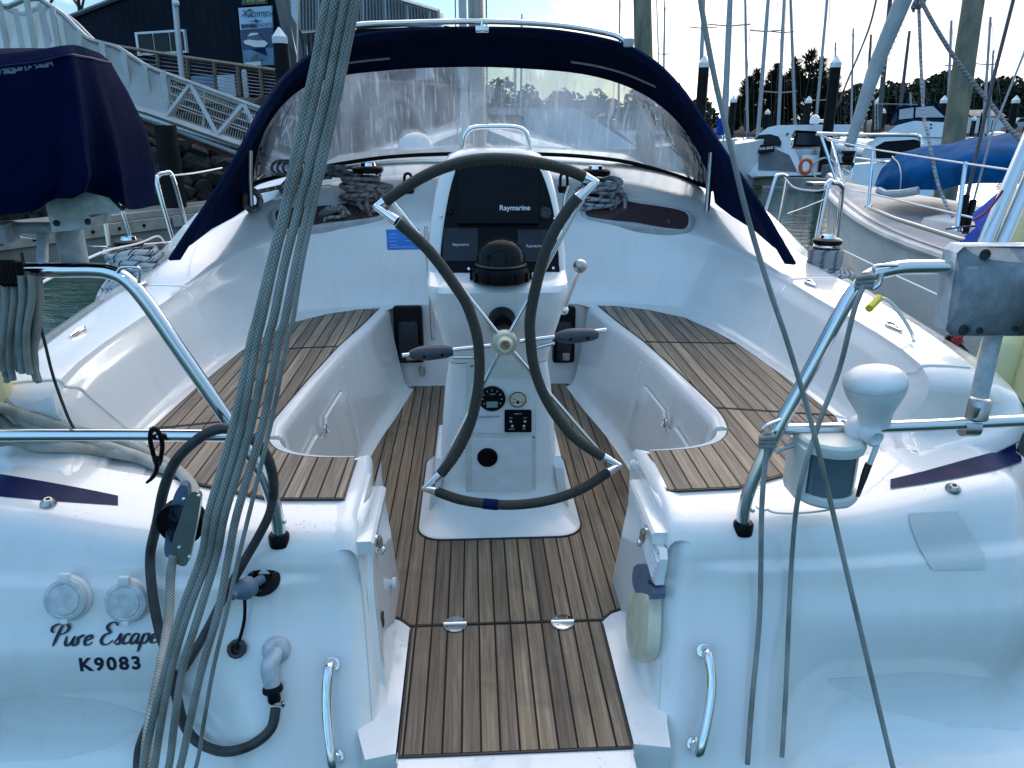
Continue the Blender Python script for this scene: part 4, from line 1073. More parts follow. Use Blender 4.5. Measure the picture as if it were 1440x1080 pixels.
Cq=[(354,263,4.34),(362,258,4.42),(376,253,4.5),(395,248,4.58),(420,242,4.66),(450,236,4.74),(490,229,4.82),(540,222,4.88),(600,218,4.91),(690,216,4.92),(780,218,4.91),(835,222,4.88),(880,228,4.84),(920,238,4.76),(950,247,4.68),(972,255,4.58),(987,261,4.48),(998,265,4.38)]
def arc(q,n=5): return catmull([P(a_,b_,y=c_) for a_,b_,c_ in q],n)
Aa,Ba,Ca=arc(Aq,6),arc(Bh,6),arc(Cq)
if len(Aa)!=len(Ba):
    Ba=[Ba[min(len(Ba)-1,round(i*(len(Ba)-1)/(len(Aa)-1)))] for i in range(len(Aa))]
Bw=arc(Bq)
Bw=[Bw[min(len(Bw)-1,round(i*(len(Bw)-1)/(len(Ca)-1)))] for i in range(len(Ca))]
m=MB(); rows=[]
for k in range(len(Aa)):
    a_,b_=Aa[k],Ba[k]; row=[]
    s=abs(k/(len(Aa)-1)-.5)*2
    bul=.05*(1-s*s)
    out=Vector(((a_.x-XC)*.6,0,.5)).normalized()
    inn=a_+(b_-a_)*.04-out*.035
    row.append(inn+Vector((0,.01,0))); row.append(a_-out*.012+Vector((0,-.008,0))); row.append(a_)
    for t in (.08,.25,.5,.75,.93,1): row.append(a_.lerp(b_,t)+out*(bul*math.sin(math.pi*t)-.006*math.sin(math.pi*t*3)*s))
    rows.append(row)
m.loft(rows)
hood=part('sprayhood',m,MT['navy'],yacht,ang=60)
for ci_ in (4,6):
    m=MB(); m.tube([r_[ci_]+Vector((0,-.003,.001)) for r_ in rows],.0028,5); part('canvas_seam',m,MT['stripe'],hood)
for ri_ in (26,78):
    q_=[p+Vector((0,-.004,0)) for p in rows[ri_][2:]]
    m=MB(); m.tube(q_,.003,5); part('canvas_seam',m,MT['stripe'],hood)
vin=N('clear_vinyl')
tr_=vin.n('BsdfTransparent'); rf=vin.n('BsdfRefraction'); tl=vin.n('BsdfTranslucent'); df=vin.n('BsdfDiffuse'); gl=vin.n('BsdfGlossy')
rf.inputs['IOR'].default_value=1.05; rf.inputs['Roughness'].default_value=.3; rf.inputs['Color'].default_value=(.78,.82,.84,1)
tr_.inputs['Color'].default_value=(.80,.85,.87,1); tl.inputs['Color'].default_value=(.38,.47,.58,1); df.inputs['Color'].default_value=(.62,.68,.74,1); gl.inputs['Roughness'].default_value=.12
vv=vin.coord(); cr=vin.noise(vin.coord(scale=(1,1,.5),rot=(0,R_(25),0)),2.2,6,.62,1.5); sc_=vin.noise(vin.coord(scale=(30,1,2.5),rot=(0,R_(-38),R_(8))),2.2,4,.5,.5); sc2=vin.noise(vin.coord(scale=(2.5,1,34),rot=(0,R_(-15),0)),1.8,3)
sp_=vin.noise(vv,55,3)
hz=vin.math('ADD',vin.math('MULTIPLY',vin.ramp(cr,[(.34,(0,0,0)),(.70,(1,1,1))]),.50),vin.math('MULTIPLY',vin.ramp(sc_,[(.57,(0,0,0)),(.66,(1,1,1))]),.34))
hz=vin.math('ADD',hz,vin.math('MULTIPLY',vin.ramp(sc2,[(.62,(0,0,0)),(.72,(1,1,1))]),.10)); hz=vin.math('ADD',hz,vin.math('MULTIPLY',vin.ramp(sp_,[(.70,(0,0,0)),(.76,(1,1,1))]),.25))
hz=vin.math('MINIMUM',vin.math('ADD',hz,.15),.88)
bmp=vin.n('Bump'); bmp.inputs['Strength'].default_value=.6; bmp.inputs['Distance'].default_value=.03; vin.l(vin.noise(vin.coord(scale=(1,1,.7),rot=(0,R_(-35),0)),5,4,.5,1.2),bmp.inputs['Height'])
for q in (rf,gl): vin.l(bmp.outputs[0],q.inputs['Normal'])
def msh(fac,a_,b_):
    x=vin.n('MixShader'); 
    if isinstance(fac,(int,float)): x.inputs[0].default_value=fac
    else: vin.l(fac,x.inputs[0])
    vin.l(a_,x.inputs[1]); vin.l(b_,x.inputs[2]); return x.outputs[0]
thr=msh(.38,tr_.outputs[0],rf.outputs[0]); hazz=msh(.35,tl.outputs[0],df.outputs[0])
sh=msh(hz,thr,hazz); fre=vin.n('Fresnel'); fre.inputs[0].default_value=1.4; vin.l(bmp.outputs[0],fre.inputs['Normal'])
sh=msh(fre.outputs[0],sh,gl.outputs[0]); vin.l(sh,vin.out.inputs[0]); MT['vinyl']=vin.m
m=MB(); rows=[]
for k in range(len(Bw)):
    b_,c_=Bw[k],Ca[k]; rows.append([b_.lerp(c_,t)+Vector((0,.05*math.sin(math.pi*t),0)) for t in (0,.15,.3,.5,.7,.85,1)])
m.loft(rows); part('clear_window',m,MT['vinyl'],hood,ang=80)
m=MB(); m.tube([p+Vector((0,-.004,.002)) for p in Ca],.012,8); part('window_binding',m,MT['black'],hood)
m=MB(); m.tube([p+Vector((0,-.004,0)) for p in Bw],.010,8); part('window_binding',m,MT['navy'],hood)
for pts in ([(465,93),(500,87),(548,82)],[(803,87),(840,93),(880,104),(922,122)]):
    m=MB(); m.tube(PL(pts,4.45),.006,6,smooth=4); part('zip_track',m,MT['seal'],hood)
m=MB(); m.tube(PL([(497,40),(505,35),(560,32.5),(680,30),(780,35),(850,46),(872,53),(884,64)],[3.98,4.03,4.05,4.03,3.98]),.013,10,smooth=6); part('grab_rail',m,MT['steel'],hood,ang=60)
m=MB(); c=P(678,41,y=4.03); m.box(c,(.065,.02,.03),bev=.006); m.tube([c,c+Vector((0,0,.04))],.008,8); part('rail_bracket',m,MT['steel'],hood)
m=MB(); c=P(884,60,y=3.97); m.box(c,(.05,.03,.04),bev=.01); part('rail_bracket',m,MT['seal'],hood)
m=MB(); m.tube(PL([(1001,215),(998,250),(994,298)],[4.0,3.95]),.0145,10); part('hood_strut',m,MT['dull'],hood)
m=MB(); m.tube(PL([(351,212),(351,250),(353,290)],[4.0,3.95]),.0145,10); part('hood_strut',m,MT['dull'],hood)
# mast and furled inner sail seen above and through the hood
m=MB(); b=Vector((XC-.02,6.3,1.84)); 
ov=[(math.cos(2*math.pi*k/16)*.062,math.sin(2*math.pi*k/16)*.095) for k in range(16)]
m.loft([[Vector((b.x+x_,b.y+y_,z)) for x_,y_ in ov] for z in (1.84,3,6,12)],cv=True,cap=True)
m.lathe([(0,0),(.13,0),(.12,.03),(.09,.05),(0,.05)],b,n=20); mast=part('mast',m,simple('mast_alu',(.33,.32,.30),.4,.55,6,.3),yacht)
m=MB(); m.tube([Vector((b.x-.10,6.15,1.9)),Vector((b.x-.12,6.15,12))],.03,10); part('halyard_cover',m,MT['seal'],mast)
m=MB(); m.tube([Vector((b.x+.07,6.18,1.9)),Vector((b.x+.075,6.16,12))],.006,6); m.tube([Vector((b.x-.16,6.2,1.9)),Vector((b.x-.10,6.2,12))],.005,6); part('halyard',m,MT['rope_dark'],mast)
for sd_ in (1,-1):
    m=MB(); m.tube([V(1.45,6.2,1.45,sd_),V(.4,6.3,12.,sd_)],.005,6); part('shroud',m,MT['dull'],mast)
# ================================================================ loose things on the yacht
def rope_thing(name,pts,r,mat,label,cat,n=8,smooth=0,fr='y',group=None):
    m=MB(); m.tube(pts,r,n,smooth=smooth); return single(name,m,MT[mat],label,cat,fr=fr,group=group,ang=80)
rnd=random.Random(11)
# ---- stern tackle: strands of thick grey braid running aloft
tk=thing('rope_tackle','bundle of thick grey braided ropes running aloft across the port side of the stern','rope',P(220,1075,y=1.0))
def along_y(pts,y0,y1):
    return [P(a_,b_,y=lerp(y1,y0,min(1.3,max(-.3,b_/1080.)))) for a_,b_ in pts]
ys_=[-90,0,75,150,300,375,450,480,600,720,780,860,940,1020,1080,1160,1250]
strands=[[474,459,446,430,398,379.5,361,353,328,294,284,255,233,213,202,194,189],[486,471,456,439.5,402,384,368,361,339,305,294,264.5,241,226,217,204,194],[501,486,470.5,455,418,399.5,384.5,376.5,352.5,317,305,281,257,245,237,216,200],[514,499,484,469,433,416,401,392.5,369,334,322,307,284,266,253,228,205]]
for xs_ in strands:
    m=MB(); m.tube(along_y(list(zip(xs_,ys_)),1.0,1.12),.0063,12,smooth=6); part('strand',m,MT['rope'],tk,ang=80)
m=MB(); m.tube(along_y(list(zip([519,504,489,474,440,424,412,404,380,351,336.5,319,300,286,275,245,212],ys_)),1.0,1.1),.0034,8,smooth=6); part('thin_strand',m,MT['rope_thin'],tk,ang=80)
m=MB(); c=P(197,1248,y=1.0); m.box(c,(.10,.06,.06),bev=.01); part('becket',m,MT['dull'],tk)
# block and the tail that leads to it
bl=thing('rope_block','grey ratchet block with dark blue sheave on the port stern edge','block',P(258,790,y=1.5))
bp=lambda a_,b_,l=0: P(a_,b_,y=1.47-l)
for l,nm,off in ((.0,'cheek',0),):
    m=MB(); m.prism(catmull([bp(*q) for q in [(272,688),(284,692),(283,712),(277,745),(268,785),(258,792),(246,782),(244,762),(254,730),(264,700)]],3,True),(0,-.012,0)); part('cheek',m,MT['dull'],bl,ang=30)
m=MB(); m.prism(catmull([bp(*q,-.03) for q in [(252,684),(262,684),(264,700),(256,735),(246,775),(240,785),(231,778),(234,745),(242,705)]],3,True),(0,.022,0)); part('sheave_cover',m,MT['bluegrey'],bl,ang=30)
m=MB(); m.lathe([(0,0),(.05,0),(.05,.03),(0,.03)],bp(253,738,-.03),(0,1,0),n=24,); part('sheave',m,MT['black'],bl)
for q in ((279,697),(258,702),(252,770),(266,783)):
    m=MB(); m.ball(bp(*q,.013),.004,8,6); part('rivet',m,MT['steel'],bl)
m=MB(); m.tube([P(a_,b_,y=y_) for a_,b_,y_ in ((244,780,1.46),(240,810,1.44),(238,860,1.38),(232,905,1.3),(222,960,1.2),(210,1020,1.12),(203,1090,1.05),(199,1160,1.03))],.0095,12,smooth=5); part('strand',m,MT['rope'],tk,ang=80)
# ---- coil of thick rope lying on the port quarter
m=MB()
zr=lambda a_,b_,z: P(a_,b_,z=z)
for pts in ([(-60,540,1.36),(0,560,1.33),(40,590,1.31),(90,607,1.30),(150,622,1.28),(205,642,1.25),(250,668,1.225),(270,690,1.21),(275,706,1.16)],
 [(-60,575,1.34),(0,585,1.31),(30,606,1.29),(70,628,1.275),(130,630,1.27),(185,645,1.255),(228,662,1.23)],
 [(-60,600,1.33),(10,603,1.30),(50,596,1.315),(95,620,1.29),(150,634,1.265),(205,655,1.245),(240,670,1.225)],
 [(-50,630,1.29),(20,622,1.285),(55,634,1.275),(100,635,1.27),(150,640,1.265),(200,652,1.245)],
 [(-60,560,1.35),(10,575,1.33),(60,586,1.325),(120,612,1.30),(165,618,1.295),(210,640,1.27)]):
    k_=len(m.v)
    m.tube([hp_(max(q[0],-30)+ (q[0]+30 if q[0]<-30 else 0),q[1],.016+.010*((len(m.v)//7)%3)) if q[0]>-40 else P(q[0],q[1],y=1.9) for i,q in enumerate(pts)],.0155,12,smooth=6)
single('rope_coil',m,MT['rope_white'],'thick pale braided mooring rope lying in loose bights on the port quarter deck','rope',ang=80)
# ---- zip tie on the lower bar, black cord
m=MB(); m.tube(PL([(214,602),(211,616),(216,640),(222,655),(227,640),(228,622),(222,606),(214,602)],1.66),.0055,8,smooth=4); m.tube(PL([(221,648),(220,662),(214,672),(206,679)],1.65),[.006,.0055,.003],8,smooth=4); m.ball(P(220,646,y=1.65),.009,10,8)
single('cable_tie',m,MT['black'],'black plastic tie looped round the lower port rail','cable tie')
rope_thing('black_cord',[P(a_,b_,y=1.72) for a_,b_ in ((30,355),(38,392),(60,470),(75,530),(95,585),(106,606))],.0035,'rubber','thin black cord stretched from the port rail top to the lower bar','cord',smooth=4)
m=MB()
for k in range(4): 
    x=2+k*6; m.tube(PL([(x,368),(x-2,378),(x,392),(x+4,398),(x+8,392),(x+7,378),(x+6,368)],1.66),.009,8,smooth=3)
single('rail_lashing',m,MT['black'],'black lashing wound round the port rail below the outboard','lashing')
# ---- hanging bunch of grey rope at the port rail
m=MB()
for k in range(15):
    a0=4+k*3.6; dx=rnd.uniform(-10,14); y_=1.70+rnd.uniform(-.05,.05)
    ptsk=[(a0,385+rnd.uniform(-4,4)),(a0+dx*.2+3,420),(a0+dx*.5+rnd.uniform(-4,4),465),(a0+dx*.8+rnd.uniform(-4,4),505),(a0+dx*.7+4,528+rnd.uniform(-12,10))]
    m.tube(PL(ptsk,y_),.0075,8,smooth=4)
single('rope_hank',m,MT['rope'],'hank of grey ropes hanging down from the port rail corner','rope',ang=80)
def fender(c,r,h,tilt=(0,0,1),label='',grp=None,fr='y'):
    ax=Vector(tilt).normalized(); m=MB()
    m.lathe([(0,0),(.25*r,.0),(.35*r,.03*h),(.8*r,.08*h),(r,.18*h),(r,.5*h),(r,.82*h),(.8*r,.92*h),(.35*r,.97*h),(.25*r,h),(0,h)],Vector(c),ax,n=28); o=thing('fender',label,'fender',c,fr=fr,group=grp); part('body',m,MT['fender'],o,ang=60)
    m=MB(); m.lathe([(0,h),(.28*r,h),(.28*r,1.04*h),(.15*r,1.06*h),(0,1.06*h)],Vector(c),ax,n=16); m.tube([Vector(c)+ax*h*1.05,Vector(c)+ax*(h*1.05+.5)],.008,6); part('eye',m,MT['black'],o)
    return o
fender(P(-8,600,y=2.05),.062,.42,(.02,0,1),'cream fender hanging beside the grey rope hank on the port side')
# ---- outboard under its cover, on the port quarter
def ring(pts): 
    return catmull([P(a_,b_,y=y_) for a_,b_,y_ in pts],7,True)
rings=[ring([(-190,92,1.66),(-60,82,1.64),(40,72,1.63),(98,63,1.66),(128,70,1.74),(146,79,1.86),(120,70,1.95),(0,68,1.97),(-160,78,1.95)]),
ring([(-196,110,1.64),(-60,100,1.61),(50,88,1.60),(99,78,1.63),(135,84,1.73),(154,88,1.87),(125,76,1.98),(0,72,1.99),(-170,84,1.97)]),
ring([(-200,150,1.63),(-60,146,1.60),(55,140,1.59),(106,125,1.62),(147,128,1.73),(177,130,1.88),(140,118,2.0),(0,115,2.01),(-175,120,1.98)]),
ring([(-202,210,1.62),(-60,206,1.595),(60,204,1.585),(116,188,1.61),(165,186,1.73),(202,182,1.89),(160,172,2.02),(0,170,2.03),(-175,175,2.0)]),
ring([(-202,262,1.62),(-60,258,1.6),(62,262,1.59),(124,246,1.61),(176,240,1.73),(214,232,1.90),(165,222,2.03),(0,220,2.04),(-175,222,2.0)]),
ring([(-200,302,1.63),(-60,302,1.61),(40,298,1.60),(118,268,1.625),(182,294,1.73),(213,284,1.9),(165,262,2.03),(0,262,2.04),(-175,264,2.0)]),
ring([(-196,300,1.65),(-60,300,1.63),(40,294,1.62),(114,264,1.65),(178,288,1.75),(205,278,1.89),(160,258,2.0),(0,258,2.0),(-170,260,1.98)])]
for k,rg in enumerate(rings):      # hanging folds in the cloth
    for i,p in enumerate(rg):
        t=i/len(rg); amp=.006*min(k,5)
        p+= Vector((math.sin(t*61+k*.25),math.cos(t*47+k*.2),0))*amp*(.5+.5*math.sin(t*23))
ob=thing('covered_outboard','outboard engine under a dark navy canvas cover on the port rail','outboard motor',P(60,300,y=1.8))
m=MB(); rs=[]
for i in range(len(rings)-1):
    for t in (0,.34,.67): rs.append([a_.lerp(b_,t) for a_,b_ in zip(rings[i],rings[i+1])])
rs.append(rings[-1]); m.loft(rs,cv=True,cap=True)
a=N('worn_navy_canvas'); v=a.coord(); s3=a.n('SeparateXYZ'); a.l(v,s3.inputs[0]); zs=P(30,95,y=1.59); slope=(P(66,88,y=1.59).z-P(0,99,y=1.59).z)/(P(66,88,y=1.59).x-P(0,99,y=1.59).x)
dzz=a.math('ABSOLUTE',a.math('SUBTRACT',a.math('SUBTRACT',s3.outputs[2],zs.z),a.math('MULTIPLY',a.math('SUBTRACT',s3.outputs[0],zs.x),slope)))
band=a.math('MULTIPLY',a.math('LESS_THAN',a.math('ADD',dzz,a.math('MULTIPLY',a.noise(v,60,5),.014)),.0125),a.math('LESS_THAN',s3.outputs[0],P(68,90,y=1.59).x))
band=a.math('MULTIPLY',band,a.math('GREATER_THAN',a.noise(v,140,4),.46))
f=a.noise(v,5,5); base=a.ramp(f,[(.3,(.0008,.0035,.019)),(.75,(.0018,.007,.042))]); a.col(a.mix(a.math('MULTIPLY',band,.8),base,(.22,.24,.28))); a.set(Roughness=.85); a.b.inputs['Specular IOR Level'].default_value=.03
a.bump(a.math('MULTIPLY_ADD',a.noise(v,900,2),.12,a.noise(a.coord(scale=(1,1,.35)),9,3,.5,1.2)),.4,.02)
part('cover',m,a.m,ob,ang=60)
m=MB(); m.tube([q+Vector((0,-.002,0)) for q in rings[1]],.003,6,closed=True); part('seam',m,MT['stripe'],ob)
m=MB(); 
for k in range(46):
    a_=lerp(-10,72,k/45.); b_=98-(a_*.13)+rnd.uniform(-2.2,2.2); s=rnd.uniform(.4,1.6)
    q=P(a_,b_,y=1.588); m.prism([q+Vector((math.cos(i*1.05)*.0016*s*rnd.uniform(.7,1.5),0,math.sin(i*1.05)*.0012*s)) for i in range(6)],(0,.01,0))
m.cur=0
m=MB(); m.prism([P(*q,y=1.74) for q in ((62,279),(95,268),(128,306),(128,321),(73,327))],(0,.10,0)); part('bracket_plate',m,MT['alu'],ob)
m=MB(); m.prism([P(*q,y=1.70) for q in ((94,266),(140,264),(172,298),(118,303))],(0,.02,0)); part('bracket_plate',m,MT['alu'],ob)
for a_,b_ in ((79,314),(123,312)):
    m=MB(); m.lathe([(0,0),(.007,0),(.005,.004),(0,.004)],P(a_,b_,y=1.738),(0,-1,0),n=12); part('bolt',m,MT['rubber'],ob)
m=MB(); m.tube([P(-120,322,y=1.78),P(75,321,y=1.78)],.014,10); m.box(P(2,327,y=1.76),(.05,.06,.045),bev=.008); part('clamp_bar',m,MT['galv'],ob)
m=MB(); m.tube([P(96,320,y=1.84),P(96,322,y=1.84)+Vector((0,0,-.10))],.03,12); m.tube([P(60,322,y=1.79),P(60,380,y=1.70)],.012,10); part('clamp_leg',m,MT['galv'],ob)
# ---- rubber mat flap on the starboard transom edge
m=MB(); m.loft([[hp_(lerp(lerp(1277,1310,(j/8)**1.6),lerp(1345,1384,min(1,(j/8)*1.3)),i/8),lerp(lerp(722,801,j/8),lerp(719,800,j/8),i/8),.004) for i in range(9)] for j in range(9)])
a=N('grip_mat'); vv_=a.coord(scale=(120,120,120)); vo=a.n('TexVoronoi'); vo.inputs['Scale'].default_value=1; a.l(vv_,vo.inputs['Vector']); a.set(Base_Color=(.62,.64,.62),Roughness=.6); a.bump(vo.outputs['Distance'],.25,.0015)
single('grip_mat',m,a.m,'pale textured rubber mat draped over the starboard transom edge','mat',ang=80)
# ---- hose, shore fittings
hs=thing('water_hose','dark grey water hose looped from the rail and coupled to the transom outlet','hose',P(385,1000,y=1.45))
def off_tr(pts,l): 
    o=[]
    for a_,b_ in pts:
        p,n=hit(a_,b_); o.append(p+n*l)
    return o
hp0=PL([(384,700),(384,672),(374,640),(352,615),(322,603),(296,607),(268,626),(245,652),(230,690),(221,735)],[1.60,1.56,1.60])
hp1=off_tr([(219,780),(222,830),(231,880),(244,920),(258,970),(272,1008),(295,1036),(330,1050),(362,1042),(384,1020),(390,992)],.03)
m=MB(); m.tube(hp0+hp1,.0118,12,smooth=5); hz_=part('hose',m,MT['rubber'],hs,ang=80)
m=MB(); m.tube(PL([(384,700),(378,725),(362,757),(340,795)],[1.60,1.57])+off_tr([(318,838),(295,885),(266,930),(225,985),(203,1040),(200,1090)],.028),.0105,12,smooth=5); part('hose',m,MT['rubber'],hs,ang=80)
c,n=hit(389,914); m=MB(); m.lathe([(0,0),(.033,0),(.033,.006),(.026,.014),(.018,.018),(0,.018)],c,n,n=28); e0=c+n*.016; e1=off_tr([(383,935)],.035)[0]; e2=off_tr([(386,962)],.028)[0]
m.tube([e0,e0+n*.014+Vector((0,0,-.008)),e1,e2],[.015,.017,.021,.018],14,smooth=4); outl=part('wall_outlet',m,MT['galv'],hs,ang=50)
m=MB(); t=(e2-e1).normalized(); m.lathe([(0,0),(.022,0),(.024,.004),(.024,.012),(.02,.016),(.015,.017),(.015,.036),(.012,.04),(0,.04)],e2,t,n=20); part('coupling',m,MT['black'],hs)
m=MB(); q=off_tr([(389,985)],.03)[0]; m.tube([q+Vector((-.012,0,0)),q+Vector((.022,-.004,.0))],.004,8); m.box(q+Vector((.02,-.004,0)),(.008,.01,.012),bev=.002); part('hose_clip',m,MT['dull'],hs)
df=thing('deck_filler','black shower outlet with grey nozzle on the port transom','shower fitting',hp_(370,818))
c,n=hit(370,817); m=MB(); m.lathe([(0,0),(.041,0),(.041,.005),(.034,.010),(.024,.012),(.022,.004),(0,.004)],c,n,n=32); part('flange',m,MT['black'],df)
for k in range(3):
    an=R_(30+120*k); rx=Vector((1,0,0)); uy=n.cross(rx); m=MB(); m.ball(c+n*.009+rx*math.cos(an)*.031+uy*math.sin(an)*.031,.0035,8,6); part('screw',m,MT['rubber'],df)
m=MB(); q=c+n*.01; d=(n*.9+Vector((-.28,0,-.75))).normalized(); m.lathe([(0,0),(.012,0),(.012,.03),(.024,.034),(.026,.05),(.025,.06),(.016,.076),(.010,.08),(.010,.092),(.006,.092),(.006,.08),(0,.08)],q,d,n=24); part('nozzle',m,MT['bluegrey'],df,ang=50)
cap_,ncap=hit(335,911); m=MB(); m.tube([q+d*.055,off_tr([(347,870)],.02)[0],cap_+ncap*.014],.0042,8,smooth=5); part('strap',m,MT['black'],df)
m=MB()
pr=[(0,.004),(.012,.004),(.013,.016),(.019,.018),(.0225,.016),(.0225,.002),(.018,0),(0,0)]
m.lathe(pr,cap_,ncap,n=10); part('screw_cap',m,MT['rubber'],df)
# ---- thin cords and the starboard line
rope_thing('backstay_line',[P(a_,b_,y=y_) for a_,b_,y_ in ((978,-80,1.5),(985,0,1.45),(1003,100,1.42),(1020,175,1.40),(1050,300,1.37),(1080,400,1.35),(1110,490,1.32),(1145,610,1.28),(1185,780,1.22),(1225,950,1.15),(1256,1080,1.1),(1280,1180,1.05))],.0049,'rope_thin','thin grey braided line slanting from aloft down across the starboard stern','rope',n=10,smooth=6)
rope_thing('hanging_cord',[P(1216,392,y=1.63),P(1212,408,y=1.62),P(1200,440,y=1.61),P(1180,520,y=1.6),P(1150,600,y=1.58),P(1124,690,y=1.54)]+off_tr([(1108,800),(1093,960),(1086,1060)],.03),.0058,'rope_thin','grey cord tied to the bend of the starboard rail and hanging over the transom','cord',n=10,smooth=5)
rope_thing('hanging_cord',[P(1080,622,y=1.63),P(1076,650,y=1.62),P(1071,720,y=1.58)]+off_tr([(1063,860),(1054,980),(1048,1070)],.025),.0062,'rope_thin','grey cord hanging straight down beside the foot of the starboard rail','cord',n=10,smooth=5)
m=MB(); 
for c_,rr in ((P(1218,394,y=1.64),.016),(P(1079,622,y=1.64),.014)):
    for k in range(3): m.tube([c_+Vector((math.cos(i*2*math.pi/10)*rr,math.sin(i*2*math.pi/10)*rr*.9,.008*(k-1)+.003*math.sin(i))) for i in range(10)],.006,8,closed=True)
single('cord_knot',m,MT['rope_thin'],'pair of knots made fast at the eyes of the starboard rail','knot',ang=80) if False else None
for (a_,b_),lab in (((1216,396),'knot of grey cord at the upper eye of the starboard rail'),((1079,620),'knot of grey cord at the lower eye of the starboard rail')):
    m=MB(); c_=P(a_,b_,y=1.635)
    for k in range(3): m.tube([c_+Vector((math.cos(i*2*math.pi/10)*.015,math.sin(i*2*math.pi/10)*.013,.010*(k-1)+.003*math.sin(i))) for i in range(10)],.0065,8,closed=True)
    single('cord_knot',m,MT['rope_thin'],lab,'knot',ang=80)
# ---- antenna, stern light, bracket
an=thing('satellite_antenna','white mushroom shaped antenna clamped to the lower starboard rail','antenna',P(1216,620,y=1.66))
AY=1.63
def rpx(cx,prof,y): # profile of (half width px, py)
    o=[]; k=1.0
    base=P(cx,prof[0][1],y=y)
    for hw,py in prof:
        p=P(cx,py,y=y); q=P(cx+hw,py,y=y); o.append(((q-p).length,p.z-base.z))
    return base,o
b_,pr=rpx(1230,[(0,598),(20,597),(21,590),(23,580),(30,567),(36,556),(40,545),(41,538)],AY); ax0=(P(1231,515,y=AY)-P(1230,598,y=AY)).normalized(); m=MB(); m.lathe([(r_,h_*1.0) for r_,h_ in pr]+[(0,pr[-1][1])],b_,ax0,n=36); part('base',m,MT['white_pl'],an,ang=60)
ax_=(P(1231,515,y=AY)-P(1230,598,y=AY)).normalized()
R8=P(1271,540,y=AY).x-P(1230,540,y=AY).x; h8=(P(1230,540,y=AY)-P(1230,598,y=AY)).length
m=MB(); m.lathe([(0,h8-.002),(R8*.985,h8-.002),(R8*1.0,h8+.002),(R8*1.0,h8+.010),(R8*.93,h8+.021),(R8*.75,h8+.031),(R8*.5,h8+.037),(R8*.2,h8+.0395),(0,h8+.04)],b_,ax_,n=40); part('radome',m,MT['white_pl'],an,ang=60)
m=MB(); xx_=ax_.orthogonal().normalized(); yy_=ax_.cross(xx_); m.tube([b_+ax_*h8+(xx_*math.cos(i*math.pi/16)+yy_*math.sin(i*math.pi/16))*R8*1.002 for i in range(32)],.0012,5,closed=True); part('seam',m,MT['seal'],an)
m=MB(); m.ball(P(1213,604,y=1.655),.043,20,12,(1.0,.9,.85)); m.lathe([(0,0),(.022,0),(.022,.03),(.016,.034),(.013,.026),(0,.024)],P(1220,608,y=1.62),(0.15,-1,-.1),n=22); part('ball_mount',m,MT['white_pl'],an,ang=50)
m=MB(); m.tube([P(1186,603,y=1.685),P(1206,603,y=1.685)],.022,16); part('clamp',m,MT['white_pl'],an)
m=MB(); m.tube(PL([(1236,590),(1235,605),(1233,625),(1226,645),(1219,660)],1.60),.0068,10,smooth=4); part('cable_sleeve',m,MT['white_pl'],an)
m=MB(); m.tube(PL([(1222,652),(1218,662),(1212,680),(1206,698)],1.60),[.009,.0085,.0045],10,smooth=4); part('cable_boot',m,MT['rubber'],an)
m=MB(); m.tube(PL([(1206,696),(1201,706),(1190,713),(1176,714)],1.60),.0028,6,smooth=4); part('cable',m,MT['offwhite'],an)
sl_=thing('stern_light','pale housing of a stern navigation light with a clear lens under the starboard rail','navigation light',P(1155,715,y=1.63))
def sect(pts,y): return [P(a_,b_,y=y) for a_,b_ in pts]
# top cap, base and back plate around a half-round lens
c0=P(1160,668,y=1.66); rl=abs(P(1203,668,y=1.66).x-P(1160,668,y=1.66).x)
zt=P(1160,632,y=1.60).z; zb=P(1160,712,y=1.60).z
def dd(r,z,yo=0,k=1.0):
    pts=[]
    for i in range(13):
        an_=math.pi+math.pi*i/12; pts.append(Vector((c0.x+math.cos(an_)*r,1.655+math.sin(an_)*r*k,z)))
    pts+= [Vector((c0.x+r,1.69,z)),Vector((c0.x-r,1.69,z))]
    return pts
m=MB(); m.loft([dd(rl*.93,zt+.012),dd(rl*1.02,zt+.006),dd(rl*1.04,zt-.006),dd(rl*1.0,zt-.018),dd(rl*.90,zt-.02)],cv=True,cap=True); part('cap',m,MT['offwhite'],sl_,ang=40)
m=MB(); m.loft([dd(rl*.90,zb+.026),dd(rl*1.0,zb+.022),dd(rl*1.02,zb+.010),dd(rl*.92,zb),dd(rl*.7,zb-.004)],cv=True,cap=True); part('base',m,MT['offwhite'],sl_,ang=40)
m=MB(); m.loft([dd(rl*.88,z) for z in (zb+.02,lerp(zb,zt,.4),lerp(zb,zt,.42),lerp(zb,zt,.44),zt-.015)],cv=True,cap=True); part('lens',m,MT['lens'],sl_,ang=30)
m=MB(); m.box(Vector((c0.x-rl*.95,1.66,(zt+zb)/2)),(rl*.28,.09,zt-zb-.01),bev=.008); m.box(Vector((c0.x-.0,1.71,(zt+zb)/2)),(rl*2.0,.03,zt-zb-.01),bev=.006); part('housing',m,MT['offwhite'],sl_,ang=35)
m=MB(); m.tube(PL([(1090,636),(1096,632),(1112,627),(1120,624)],1.67),.006,8); m.lathe([(0,0),(.008,0),(.008,.03),(0,.03)],P(1152,626,y=1.68),n=12); part('mount_stalk',m,MT['dull'],sl_)
m=MB(); m.tube(PL([(1178,712),(1160,718),(1120,722),(1090,721),(1078,716)],1.62),.0025,6,smooth=4); part('cable',m,MT['offwhite'],sl_)
br=thing('engine_bracket','galvanised outboard mounting plate bolted to the starboard rail','mounting plate',P(1390,470,y=1.68))
m=MB(); q=[P(*p,y=1.66) for p in ((1346,346),(1520,346),(1520,472),(1328,472))]
qq=[]
for i in range(4):
    a_,b_=q[i],q[(i+1)%4]; L=(b_-a_).length; qq+=[a_+(b_-a_)*(.014/L),a_+(b_-a_)*(1-.014/L)]
